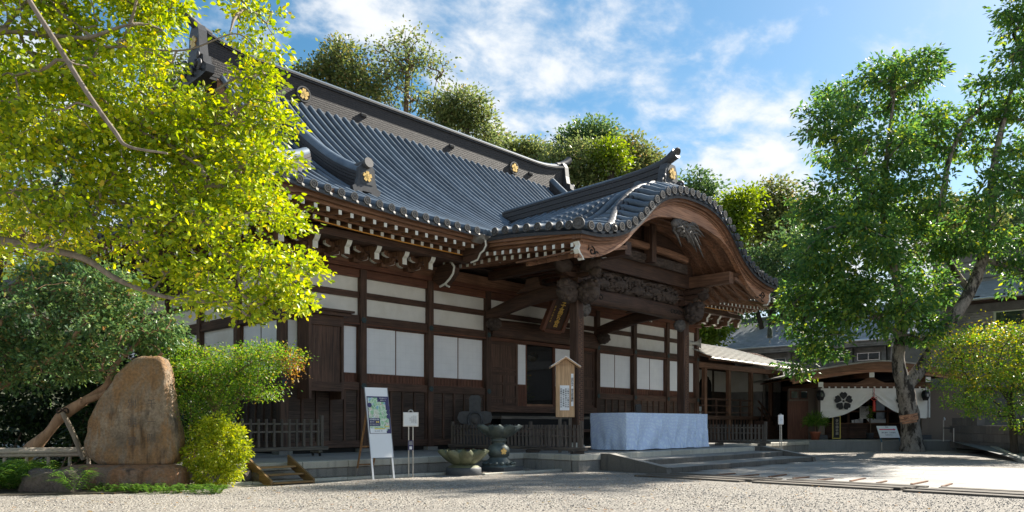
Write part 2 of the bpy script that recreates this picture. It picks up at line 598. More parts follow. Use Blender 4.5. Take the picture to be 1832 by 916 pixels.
def mat_leaf(name, stops, trans=0.5, rough=0.45, tcol=None):
    k = NT(name)
    g = k.n('ShaderNodeNewGeometry')
    oi = k.n('ShaderNodeObjectInfo')
    f = k.math('FRACT', k.math('ADD', g.outputs['Random Per Island'], oi.outputs['Random']))
    c = k.ramp(f, stops)
    big = k.noise(k.coord(), 0.9, 2, 0.5)
    c2 = k.mix(k.ramp(big, [(0.35, 0.0), (0.7, 0.35)]), c, stops[0][1])
    k.base(c2)
    k.b.inputs['Roughness'].default_value = rough
    k.b.inputs['Specular IOR Level'].default_value = 0.4
    tr = k.n('ShaderNodeBsdfTranslucent')
    hs = k.n('ShaderNodeHueSaturation')
    hs.inputs['Hue'].default_value = 0.485
    hs.inputs['Saturation'].default_value = 1.15
    hs.inputs['Value'].default_value = 1.9
    k.l(c2, hs.inputs['Color'])
    k.l(hs.outputs[0], tr.inputs['Color'])
    ms = k.n('ShaderNodeMixShader')
    ms.inputs[0].default_value = trans
    k.l(k.b.outputs[0], ms.inputs[1])
    k.l(tr.outputs[0], ms.inputs[2])
    k.l(ms.outputs[0], k.out.inputs[0])
    return k.m
mat_leaf('leaf_bright', [(0.0, (0.095, 0.181, 0.012)), (0.35, (0.254, 0.349, 0.016)), (0.75, (0.459, 0.530, 0.019)), (0.95, (0.624, 0.607, 0.031)), (1.0, (0.624, 0.455, 0.046))], 0.34)
mat_leaf('leaf_zelkova', [(0.0, (0.044, 0.116, 0.040)), (0.5, (0.099, 0.210, 0.055)), (0.9, (0.198, 0.304, 0.057)), (1.0, (0.396, 0.420, 0.057))], 0.42)
mat_leaf('leaf_myrtle', [(0.0, (0.060, 0.127, 0.051)), (0.6, (0.135, 0.237, 0.085)), (0.93, (0.254, 0.338, 0.101)), (1.0, (0.423, 0.237, 0.101))], 0.3, 0.3)
mat_leaf('seed_head', [(0.0, (0.16, 0.085, 0.05)), (0.5, (0.28, 0.16, 0.09)), (1.0, (0.35, 0.25, 0.16))], 0.2, 0.7)
mat_leaf('leaf_maple', [(0.0, (0.055, 0.147, 0.023)), (0.55, (0.136, 0.253, 0.035)), (0.9, (0.284, 0.361, 0.058)), (1.0, (0.431, 0.293, 0.072))], 0.45)
mat_leaf('leaf_maple_gold', [(0.0, (0.112, 0.154, 0.017)), (0.5, (0.266, 0.280, 0.028)), (0.9, (0.462, 0.406, 0.056)), (1.0, (0.532, 0.364, 0.070))], 0.45)
mat_leaf('leaf_orange', [(0.0, (0.22, 0.17, 0.03)), (0.5, (0.34, 0.21, 0.05)), (1.0, (0.40, 0.20, 0.09))], 0.45)
mat_leaf('leaf_azalea', [(0.0, (0.140, 0.219, 0.016)), (0.5, (0.328, 0.403, 0.026)), (1.0, (0.538, 0.537, 0.052))], 0.35)
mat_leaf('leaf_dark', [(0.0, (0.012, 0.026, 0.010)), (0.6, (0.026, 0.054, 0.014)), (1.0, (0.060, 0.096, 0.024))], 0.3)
mat_leaf('leaf_forest', [(0.0, (0.072, 0.108, 0.042)), (0.5, (0.145, 0.184, 0.060)), (0.9, (0.254, 0.249, 0.075)), (1.0, (0.327, 0.227, 0.105))], 0.4)
mat_leaf('leaf_forest_olive', [(0.0, (0.076, 0.119, 0.047)), (0.5, (0.153, 0.198, 0.072)), (0.9, (0.240, 0.267, 0.096)), (1.0, (0.308, 0.248, 0.128))], 0.4)
mat_leaf('leaf_forest_dark', [(0.0, (0.045, 0.095, 0.045)), (0.5, (0.089, 0.160, 0.060)), (1.0, (0.178, 0.242, 0.075))], 0.4)
mat_leaf('leaf_forest_lime', [(0.0, (0.087, 0.148, 0.021)), (0.6, (0.162, 0.232, 0.031)), (1.0, (0.232, 0.283, 0.042))], 0.45)
mat_leaf('fern', [(0.0, (0.045, 0.120, 0.018)), (0.6, (0.105, 0.225, 0.030)), (1.0, (0.240, 0.330, 0.060))], 0.4)
def mat_bark(name, a, b, spots=None, sc=(7, 7, 1.6)):
    k = NT(name)
    n = k.noise(k.coord(sc), 1.4, 7, 0.65, 0.6)
    c = k.ramp(n, [(0.3, a), (0.7, b)])
    if spots:
        s = k.noise(k.coord((1.6, 1.6, 0.7)), 1.6, 8, 0.72, 0.3)
        c = k.mix(k.ramp(s, [(0.47, 0.0), (0.55, 0.95)]), c, spots)
    k.base(c)
    k.bump(n, 0.7, 0.03)
    k.set(0.85, 0, 0.2)
    return k.m
mat_bark('bark_pale', (0.17, 0.145, 0.12), (0.36, 0.32, 0.275), (0.03, 0.026, 0.022), (9, 9, 5))
mat_bark('bark_brown', (0.11, 0.075, 0.05), (0.24, 0.165, 0.115))
mat_bark('bark_myrtle', (0.20, 0.12, 0.075), (0.40, 0.26, 0.17))
mat_bark('bark_dark', (0.035, 0.028, 0.022), (0.085, 0.07, 0.055))
mat_bark('bark_grey', (0.16, 0.13, 0.10), (0.32, 0.27, 0.22))
mat_bark('bamboo', (0.34, 0.29, 0.235), (0.50, 0.44, 0.37), None, (10, 10, 10))

def mat_cloth():
    k = NT('brocade_cloth')
    co = k.coord((1, 1, 1))
    v = k.n('ShaderNodeTexVoronoi', feature='DISTANCE_TO_EDGE')
    v.inputs['Scale'].default_value = 5.5
    k.l(co, v.inputs['Vector'])
    w = k.n('ShaderNodeTexWave', wave_type='RINGS')
    w.inputs['Scale'].default_value = 4.0
    w.inputs['Distortion'].default_value = 6
    w.inputs['Detail'].default_value = 2
    k.l(co, w.inputs['Vector'])
    a = k.ramp(v.outputs[0], [(0.03, 1.0), (0.09, 0.0)])
    b = k.ramp(w.outputs[0], [(0.45, 0.0), (0.6, 0.7)])
    f = k.mix(1.0, a, b, 'LIGHTEN')
    c = k.mix(f, (0.66, 0.79, 0.96), (0.54, 0.66, 0.90))
    k.base(c)
    k.set(0.42)
    k.b.inputs['Sheen Weight'].default_value = 0.3
    return k.m
mat_cloth()
def mat_curtain():
    k = NT('curtain_cloth')
    n = k.noise(k.coord((1, 1, 3)), 1.2, 5, 0.6)
    k.base(k.ramp(n, [(0.3, (0.72, 0.70, 0.65)), (0.7, (0.84, 0.82, 0.77))]))
    k.set(0.85)
    return k.m
mat_curtain()
def mat_glass(name, tint=(0.02, 0.02, 0.02), rough=0.03):
    k = NT(name)
    k.base(tint)
    k.set(rough, 0.0, 0.9)
    return k.m
mat_glass('dark_glass', (0.008, 0.008, 0.008), 0.02)
mat_glass('window_glass', (0.03, 0.04, 0.04), 0.05)
def mat_map():
    """printed town map: pale green and cream patches with white roads"""
    k = NT('map_print')
    co = k.coord((1, 1, 1))
    v = k.n('ShaderNodeTexVoronoi')
    v.inputs['Scale'].default_value = 16
    k.l(co, v.inputs['Vector'])
    e = k.n('ShaderNodeTexVoronoi', feature='DISTANCE_TO_EDGE')
    e.inputs['Scale'].default_value = 9
    k.l(co, e.inputs['Vector'])
    sp = k.n('ShaderNodeSeparateColor')
    k.l(v.outputs['Color'], sp.inputs[0])
    c = k.ramp(sp.outputs[0], [(0.0, (0.20, 0.45, 0.22)), (0.4, (0.36, 0.60, 0.36)), (0.65, (0.55, 0.66, 0.50)), (0.85, (0.60, 0.52, 0.46)), (1.0, (0.20, 0.42, 0.55))])
    c = k.mix(k.ramp(e.outputs[0], [(0.02, 1.0), (0.05, 0.0)]), c, (0.75, 0.76, 0.72))
    k.base(c)
    k.set(0.4)
    return k.m
mat_map()
def mat_grey_roof(name, a, b, axis_rot, spacing):
    k = NT(name)
    co = k.coord((1, 1, 1), (0, 0, axis_rot))
    n = k.noise(co, 3, 4, 0.6)
    k.base(k.ramp(n, [(0.3, a), (0.7, b)]))
    k.bump(n, 0.1, 0.02)
    k.set(0.5)
    return k.m
mat_grey_roof('slate', (0.28, 0.31, 0.35), (0.40, 0.43, 0.47), 0, 0.3)
mat_grey_roof('slate_pale', (0.30, 0.29, 0.27), (0.44, 0.43, 0.40), 0, 0.3)
# ================================================================== layout of the hall
XC, HP = 21.437, 0.461
X0, X1, Y0, Y1 = 10.57, 32.30, 18.89, 34.05
POSTS = [10.57, 13.16, 15.75, 18.339, 24.535, 27.124, 29.713, 32.302]
YE, XEL, XER, ZE = 16.15, 7.83, 35.04, 6.93        # eave edges
YR = 26.47                                          # ridge line
YK = 12.5                                           # front of the curved porch gable
HWK = 5.8                                           # its half width
YPO = 14.889                                        # porch posts
_K = [(0, 8.55), (.6, 8.53), (1.1, 8.46), (1.65, 8.30), (2.12, 8.06), (2.49, 7.78), (2.81, 7.48), (3.18, 7.19), (3.74, 6.89), (4.24, 6.71), (5.0, 6.56), (5.8, 6.52)]
_L = [(0, 7.74), (.5, 7.74), (1, 7.70), (1.9, 7.55), (2.5, 7.30), (2.95, 6.99), (3.4, 6.60), (3.8, 6.31), (4.6, 5.94), (5.3, 5.76), (5.9, 5.72)]
def smooth_tab(tab, x1, w):
    xs = np.linspace(0, x1, 240)
    full = np.concatenate([-xs[::-1][:-1], xs])
    ys = np.interp(np.abs(full), [t[0] for t in tab], [t[1] for t in tab])
    n = max(3, int(w / (xs[1])))
    ker = np.hanning(n + 2)[1:-1]
    ker /= ker.sum()
    pad = np.pad(ys, n, mode='edge')
    ys = np.convolve(pad, ker, 'same')[n:-n]
    return full, ys
_kx, _kz = smooth_tab(_K, 6.0, 0.7)
_lx, _lz = smooth_tab(_L, 6.0, 0.7)
def K(a): return float(np.interp(a, _kx, _kz))
def L(a): return float(np.interp(a, _lx, _lz))
def sori(x): return 0.30 * max(0.0, (abs(x - XC) - 7.0) / 6.6) ** 2.2
def Zm(x, d): return ZE + 0.33 * d + 0.0347 * d * d + sori(x) * max(0.0, 1 - d / 7)
def zp(a, y):
    """top of the porch roof at a metres from its axis"""
    a = abs(a)
    t = sstep((y - YK) / 6.0)
    front = K(a) + 0.42 * sstep((y - YK) / 1.0) * max(0.0, 1 - a / HWK) ** 0.7
    back = lerp(9.15, 6.80, (a / HWK)) - 0.55 * math.sin(math.pi * min(1, a / HWK)) * 0.6
    e = 0.40 * max(0.0, min(1.0, (y - YK) / 3.65)) * (a / HWK) ** 2
    return lerp(front + e, back + 0.1 * (a / HWK), t)

# ================================================================== the ground
def ground():
    xs = np.unique(np.concatenate([np.linspace(-400, -10, 8), np.arange(-10, 60, 1.0), np.linspace(60, 700, 9)]))
    ys = np.unique(np.concatenate([np.linspace(-400, -10, 8), np.arange(-10, 60, 1.0), np.linspace(60, 700, 9)]))
    v = [(x, y, ground_z(x, y) + 0.012 * (noise.noise(Vector((x * .5, y * .5, 0))))) for y in ys for x in xs]
    n = len(xs)
    f = [(j * n + i, j * n + i + 1, (j + 1) * n + i + 1, (j + 1) * n + i) for j in range(len(ys) - 1) for i in range(n - 1)]
    m = MB().add(v, f, True)
    tag(m.build('ground', MATS['gravel']), kind='structure')
ground()
def hill():
    def fn(u, w):
        x = lerp(-160, 260, u)
        y = lerp(42, 220, w)
        h = 16 * sstep((y - 44) / 60) + 2.5 * noise.noise(Vector((x * .03, y * .03, 1)))
        return (x, y, h * sstep((y - 42) / 12) - 0.2)
    k = mat_simple('hill_floor', (0.05, 0.055, 0.03), 0.9, var=0.4, scale=0.5)
    tag(MB().grid(fn, 40, 20).build('hill', k), kind='structure')
hill()

def garden_bed():
    pts = [(-6, 17.6), (-6, 40), (9.4, 40), (9.4, 20.5), (7.0, 16.5), (6.7, 14.6), (6.0, 13.75), (4.6, 13.75), (3.0, 14.6), (0.5, 15.6)]
    k = mat_simple('soil', (0.045, 0.036, 0.022), 0.95, var=0.5, scale=7, bump=0.4)
    m = MB()
    m.prism(pts, (0, 0, 0.03), (1, 0, 0), (0, 1, 0), (0, 0, 1), 0.10)
    tag(m.build('garden_soil', k), kind='structure')
garden_bed()

# ---- stone platform under the hall
def platform():
    top = MB()
    top.box(6.4, 36.4, 14.86, 36.5, 0.02, HP - 0.006)
    top.box(15.90, 26.97, 12.83, 14.86, 0.02, HP - 0.006)
    p = tag(top.build('platform', MATS['paving']), kind='structure')
    rnd = random.Random(3)
    def run(x0, y0, x1, y1, nx, ny, seg, coping=True):
        # stones along an edge; (nx,ny) points outwards
        ln = math.hypot(x1 - x0, y1 - y0)
        n = max(1, round(ln / seg))
        dx, dy = (x1 - x0) / ln, (y1 - y0) / ln
        for k in range(n):
            a, b = ln * k / n + 0.004, ln * (k + 1) / n - 0.004
            for nm, z0, z1, o, dp, mt, bv in (('coping_stone', HP - 0.16, HP, 0.03, 0.30, 'granite', 0.012), ('face_stone', -0.05, HP - 0.165, 0.0, 0.22, 'granite_rough', 0.008)):
                xa, ya = x0 + dx * a + nx * o, y0 + dy * a + ny * o
                xb, yb = x0 + dx * b - nx * (dp - o), y0 + dy * b - ny * (dp - o)
                m = MB().bevbox(min(xa, xb), max(xa, xb), min(ya, yb), max(ya, yb), z0, z1 + rnd.uniform(-.002, .002), bv)
                m.build(nm, MATS[mt], p, fix=False)
    run(6.4, 14.82, 15.86, 14.82, 0, -1, 1.17)
    run(15.844, 14.82, 15.844, 13.06, -1, 0, 0.62)
    run(15.82, 12.773, 16.962, 12.773, 0, -1, 1.2)
    run(16.972, 12.773, 25.902, 12.773, 0, -1, 1.1)
    run(25.912, 12.773, 27.05, 12.773, 0, -1, 1.2)
    run(27.03, 13.06, 27.03, 14.82, 1, 0, 0.9)
    run(27.03, 14.82, 36.4, 14.82, 0, -1, 1.17)
    run(6.4, 15.1, 6.4, 22, -1, 0, 1.2)
platform()
def steps():
    m = MB()
    m.box(17.0, 25.88, 10.72, 12.76, -0.05, 0.10)
    s = tag(m.build('stone_steps', MATS['granite_step']), kind='structure')
    for (ya, yb, z0, z1) in ((11.683, 12.76, 0.02, 0.307), (10.658, 11.70, 0.01, 0.154)):
        n = 5
        for k in range(n):
            xa, xb = lerp(17.0, 25.87, k / n) + .003, lerp(17.0, 25.87, (k + 1) / n) - .003
            MB().bevbox(xa, xb, ya, yb, z0, z1, 0.012).build('tread_stone', MATS['paving' if False else 'granite_step'], s, fix=False)
            # a paler tread top lies a few millimetres proud of the dark stone
            MB().bevbox(xa, xb, ya + 0.02, yb, z1 - .01, z1 + .006, 0.003).build('tread_top', MATS['paving'], s, fix=False)
    for xa in (16.74, 25.89):
        m = MB()
        m.prism([(12.76, -.05), (12.76, HP + .01), (12.45, HP + .01), (10.66, 0.16), (10.60, -0.05)], (xa, 0, 0), (0, 1, 0), (0, 0, 1), (1, 0, 0), 0.24)
        m.build('wing_stone', MATS['granite_step'], s)
        m = MB()
        m.prism([(12.45, HP + .012), (12.45, HP + .02), (10.62, 0.172), (10.62, 0.162)], (xa - .002, 0, 0), (0, 1, 0), (0, 0, 1), (1, 0, 0), 0.244)
        m.build('wing_top', MATS['paving'], s)
steps()
def path():
    m = MB()
    m.box(16.45, 25.55, -14, 10.64, -0.05, 0.012)
    p = tag(m.build('paved_path', MATS['granite_step']), kind='structure')
    me = MB().bevbox(-.4525, .4525, -.6025, .6025, 0, 0.024, 0.003).mesh('slab', MATS['paving'])
    rnd = random.Random(5)
    for j in range(14):
        for i in range(10):
            put('slab', me, p, (16.45 + .455 + i * 0.91, 10.0 - j * 1.21 - (0.3 if i % 2 else 0), rnd.uniform(-.002, .002)))
path()
def edging():
    # long weathered boards laid along the edge of the paving, lapped end to end
    rnd = random.Random(8)
    root = thing('edging_boards', 'weathered grey boards laid lengthwise along the edge of the stone path', 'boards', (16, 5, 0))
    for j in range(4):
        ya, yb = 10.75 - j * 3.05, 10.75 - (j + 1) * 3.05 + .03
        for i, (xa, w, z) in enumerate(((15.48, .29, 0.045), (15.80, .30, 0.062), (16.13, .29, 0.048), (16.45, .29, 0.058))):
            o = rnd.uniform(-.03, .03)
            m = MB().bevbox(xa + o, xa + w + o, yb + rnd.uniform(0, .05) - i * .12 + .2, ya - i * .12, z - .032 - 0.02, z, 0.004)
            m.build('board', MATS['grey_wood_y'], root, world=True)
edging()
def battens():
    root = thing('loose_battens', 'thin brown battens lying crosswise on the paving beside the edging boards', 'battens', (17, 6, 0))
    rnd = random.Random(4)
    for i in range(9):
        y = 9.3 - i * .62
        a = rnd.uniform(-.1, .1)
        xa = 16.85 + rnd.uniform(0, .3)
        MB().bar((xa, y, .042), (xa + rnd.uniform(.5, 1.3), y + a, .042), .05, .028).build('batten', MATS['brown_x'], root, world=True)
battens()
def kerb():
    segs = [(6.2, 12.85, 14.28), (12.9, 15.83, 13.42)]
    for xa, xb, y in segs:
        root = None
        n = round((xb - xa) / 1.2)
        for k in range(n):
            a, b = lerp(xa, xb, k / n) + .004, lerp(xa, xb, (k + 1) / n) - .004
            z = ground_z((a + b) / 2, y)
            m = MB().bevbox(a, b, y - .07, y + .07, z - .08, z + .055, 0.01)
            if root is None:
                root = tag(m.build('kerb', MATS['granite'], None, fix=False), kind='structure')
            else:
                m.build('kerb_stone', MATS['granite'], root, fix=False)
    # pebbles in the drip strip behind the kerb
    rnd = random.Random(11)
    bm = bmesh.new()
    bmesh.ops.create_icosphere(bm, subdivisions=1, radius=1)
    base = np.array([v.co[:] for v in bm.verts])
    bm.verts.index_update()
    fs = [tuple(v.index for v in f.verts) for f in bm.faces]
    bm.free()
    m = MB()
    for k in range(2600):
        x = rnd.uniform(6.0, 15.75)
        y = rnd.uniform(14.36, 14.8) if x < 12.9 else rnd.uniform(13.5, 14.8)
        s = rnd.uniform(.022, .055)
        p = base * np.array([s * rnd.uniform(.8, 1.5), s * rnd.uniform(.8, 1.3), s * .65])
        a = rnd.uniform(0, 6.28)
        c_, s_ = math.cos(a), math.sin(a)
        q = np.stack([p[:, 0] * c_ - p[:, 1] * s_ + x, p[:, 0] * s_ + p[:, 1] * c_ + y, p[:, 2] + ground_z(x, y) + .012 + rnd.uniform(0, .02)], 1)
        m.add(q.tolist(), fs, True)
    tag(m.build('pebbles', MATS['pebble'], fix=False), 'pale rounded pebbles filling the drip strip along the platform', 'pebbles', kind='stuff')
kerb()
def litter():
    rnd = random.Random(21)
    m = MB()
    for k in range(1000):
        t = rnd.uniform(9.5, 24)
        u = rnd.uniform(-.66, .55)
        x = t * .72 + u * t * .694
        y = t * .694 - u * t * .72
        if y > 13.6:
            continue
        s = rnd.uniform(.010, .028)
        a = rnd.uniform(0, 6.28)
        z = ground_z(x, y) + .022
        pts = [(x + s * math.cos(a + q) * (1.5 if i % 2 == 0 else .7), y + s * math.sin(a + q) * (1.5 if i % 2 == 0 else .7), z + rnd.uniform(0, .012)) for i, q in enumerate((0, 1.57, 3.14, 4.71))]
        m.add(pts, [(0, 1, 2, 3)])
    tag(m.build('fallen_leaves', MATS['leaf_orange'], fix=False), 'tiny fallen orange leaves scattered over the gravel', 'leaves', kind='stuff')
litter()
def loose_stones():
    # coarse stones lying on the forecourt gravel near the camera
    rng = np.random.default_rng(31)
    n = 16000
    t = rng.uniform(10.6, 16, n)
    u = rng.uniform(-.68, .68, n)
    x = t * (.7201 + u * .6939)
    y = t * (.6939 - u * .7201)
    ok = (y < 13.5) & ~((x > 15.3) & (y < 10.9)) & ~((x < 6.8) & (y > 13.2))
    x, y = x[ok], y[ok]
    n = len(x)
    s = rng.uniform(.004, .012, n)
    oc = np.array([(1, 0, 0), (0, 1, 0), (-1, 0, 0), (0, -1, 0), (0, 0, .8), (0, 0, -.8)], float)
    f = np.array([(0, 1, 4), (1, 2, 4), (2, 3, 4), (3, 0, 4), (1, 0, 5), (2, 1, 5), (3, 2, 5), (0, 3, 5)])
    sc = s[:, None, None] * rng.uniform(.7, 1.5, (n, 1, 3))
    v = oc[None] * sc + rng.normal(0, .15, (n, 6, 3)) * s[:, None, None]
    z = np.array([ground_z(a, b) for a, b in zip(x, y)])
    v += np.stack([x, y, z + s * .45], 1)[:, None, :]
    me = bpy.data.meshes.new('stones')
    F_ = (f[None] + (np.arange(n) * 6)[:, None, None]).reshape(-1, 3)
    me.from_pydata(v.reshape(-1, 3).tolist(), [], F_.tolist())
    me.materials.append(MATS['loose_stone'])
    tag(put('loose_stones', me), 'coarse loose stones strewn over the forecourt gravel', 'stones', kind='stuff')
mat_leaf('loose_stone', [(0.0, (0.17, 0.155, 0.145)), (0.4, (0.36, 0.335, 0.30)), (0.75, (0.50, 0.47, 0.43)), (1.0, (0.62, 0.58, 0.49))], 0.0, 0.8)
loose_stones()

# ================================================================== the hall: walls
hall = thing('temple_hall', 'large dark timber temple hall with blue-grey tiled roof and curved porch gable', 'temple', (XC, Y0, HP))
def HB(m, name, mt, parent=None, **k):
    return m.build(name, MATS[mt], parent or hall, world=True, **k)
def wall_front(u0, u1, w0, w1, z0, z1, m=None):
    return (m or MB()).box(u0, u1, Y0 - w1, Y0 - w0, z0, z1)
def wall_left(u0, u1, w0, w1, z0, z1, m=None):
    return (m or MB()).box(X0 - w1, X0 - w0, u0, u1, z0, z1)
def fitting_mesh():
    m = MB()
    n = 6
    poly = []
    for k in range(24):
        a = 2 * math.pi * k / 24
        r = .085 * (1 + .16 * math.cos(6 * a))
        poly.append((r * math.cos(a), r * math.sin(a)))
    m.prism(poly, (0, 0, 0), (1, 0, 0), (0, 0, 1), (0, -1, 0), .018)
    m.lathe([(0, .02), (.02, .02), (.02, -.0)], 8)
    return m.mesh('fitting', MATS['verdigris_fitting'])
FIT = fitting_mesh()
def bay(B, u0, u1, ax, front=True, shoji=True):
    """one bay between post centres; boxes through mapper B"""
    g = 0.11
    a, b = u0 + g, u1 - g
    w = b - a
    hx = 'wood_x' if ax == 'x' else 'wood_y'
    rx = 'redwood_x' if ax == 'x' else 'wood_y'
    # base and plank dado
    HB(B(a, b, -.05, .07, .60, .80), 'ground_beam', hx)
    HB(B(a, b, -.06, -.03, .46, .62), 'vent_board', 'dark_void')
    for k in range(7):
        z0 = .80 + k * .213
        HB(B(a, b, -.06, -.012 + .004 * (k % 2), z0 + .003, z0 + .210), 'plank', 'board_x')
    n = 5
    for k in range(n + 1):
        c = lerp(a + .03, b - .03, k / n)
        HB(B(c - .035, c + .035, -.01, .035, .801, 2.289), 'batten', 'wood_z')
    HB(B(a, b, -.06, .05, 2.29, 2.52), 'sill_beam', hx)
    if shoji:
        mid = (a + b) / 2
        for (p, q, dw) in ((a, mid + .012, .0), (mid - .012, b, -.035)):
            HB(B(p + .028, q - .028, -.075 + dw, -.05 + dw, 2.80, 4.165), 'shoji_paper', 'paper')
            fr = MB()
            for (c0, c1, z0, z1) in ((p, p + .03, 2.521, 4.199), (q - .03, q, 2.521, 4.199), (p + .03, q - .03, 2.76, 2.80), (p + .03, q - .03, 4.165, 4.199), (p + .03, q - .03, 2.521, 2.56)):
                B(c0, c1, -.08 + dw, -.04 + dw, z0, z1, fr)
            HB(fr, 'shoji_frame', 'redwood_z')
            sl = MB()
            B(p + .03, q - .03, -.075 + dw, -.06 + dw, 2.56, 2.76, sl)
            HB(sl, 'panel', 'redwood_z')
            sl = MB()
            for k in range(9):
                c = lerp(p + .06, q - .06, k / 8)
                B(c - .018, c + .018, -.06 + dw, -.05 + dw, 2.561, 2.759, sl)
            tag(HB(sl, 'slats', 'redwood_z'), kind='stuff')
    HB(B(a, b, -.06, .06, 4.20, 4.50), 'lintel_beam', hx)
    HB(B(a, b, -.05, .085, 4.22, 4.265), 'lintel_groove', rx)
    HB(B(a, b, -.08, -.05, 4.50, 5.02), 'plaster_panel', 'plaster')
    HB(B(a, b, -.06, .01, 5.02, 5.204), 'tie_beam', hx)
    HB(B(a, b, -.08, -.05, 5.204, 5.62), 'plaster_panel', 'plaster')
    HB(B(a, b, -.06, .05, 5.62, 5.86), 'head_beam', rx)
def post(B, c):
    HB(B(c - .11, c + .11, -.11, .11, .56, 5.86), 'post', 'wood_z')
    m = MB()
    B(c - .2, c + .2, -.2, .2, HP - .02, .56, m)
    HB(m, 'foot_stone', 'granite_rough')
for i in range(7):
    if i == 3:
        continue
    bay(wall_front, POSTS[i], POSTS[i + 1], 'x')
for x in POSTS:
    post(wall_front, x)
    for z in (4.36, 2.41):
        put('fitting', FIT, hall, Vector((x, Y0 - .115, z)) - hall.location)
LY = [Y0 + k * 2.527 for k in range(7)]
for i in range(6):
    bay(wall_left, LY[i], LY[i + 1], 'y', shoji=(i % 2 == 0 or i > 2))
    if not (i % 2 == 0 or i > 2):
        HB(wall_left(LY[i] + .1, LY[i + 1] - .1, -.08, -.05, 2.52, 4.2), 'plaster_panel', 'plaster')
for y in LY[1:]:
    post(wall_left, y)
HB(MB().box(X1 - .02, X1 + .06, Y0 + .1, Y1, .5, 6.2), 'side_wall', 'board_x')
HB(MB().box(X0, X1, Y1 - .05, Y1 + .05, .5, 6.2), 'rear_wall', 'board_x')
HB(MB().box(X0 - .2, X1 + .2, Y0 - .2, Y0 + .12, 5.86, 5.99), 'head_plate', 'redwood_x')
HB(MB().box(X0 - .2, X0 + .12, Y0 + .13, Y1, 5.86, 5.99), 'head_plate', 'wood_y')
HB(MB().box(X0 + .3, X1 - .3, Y0 + 1.6, Y1 - .3, .47, 1.80), 'inner_floor', 'wood_x')
HB(MB().box(X0 - .1, X1 + .1, Y0 - .3, Y1, 6.5, 6.56), 'ceiling', 'board_x')
# shutter box standing out from the left bay
def shutter_box():
    xa, xb, ya, yb = 11.02, 12.13, Y0 - .62, Y0 - .06
    b = HB(MB().box(xa + .06, xb - .06, ya + .05, yb, 2.26, 4.28), 'shutter_box', 'wood_z')
    for (x0_, x1_) in ((xa, xa + .08), (xb - .08, xb)):
        HB(MB().box(x0_, x1_, ya, yb + .05, 1.98, 4.3), 'corner_stile', 'wood_z', b)
    HB(MB().box(xa + .08, xb - .08, ya, ya + .05, 2.2, 2.45), 'bottom_rail', 'wood_x', b)
    HB(MB().box(xa + .08, xb - .08, ya, ya + .05, 4.02, 4.3), 'top_rail', 'wood_x', b)
    HB(MB().box(xa - .14, xb + .14, ya - .14, yb + .06, 4.30, 4.40), 'cornice', 'wood_x', b)
    HB(MB().box(xa - .22, xb + .22, ya - .22, yb + .06, 4.40, 4.46), 'cap_board', 'wood_x', b)
    HB(MB().lathe([(0, .2), (.12, .18), (.2, .1), (.2, 0)], 16, (xa + .1, ya + .35, 4.46)), 'finial', 'wood_z', b)
shutter_box()
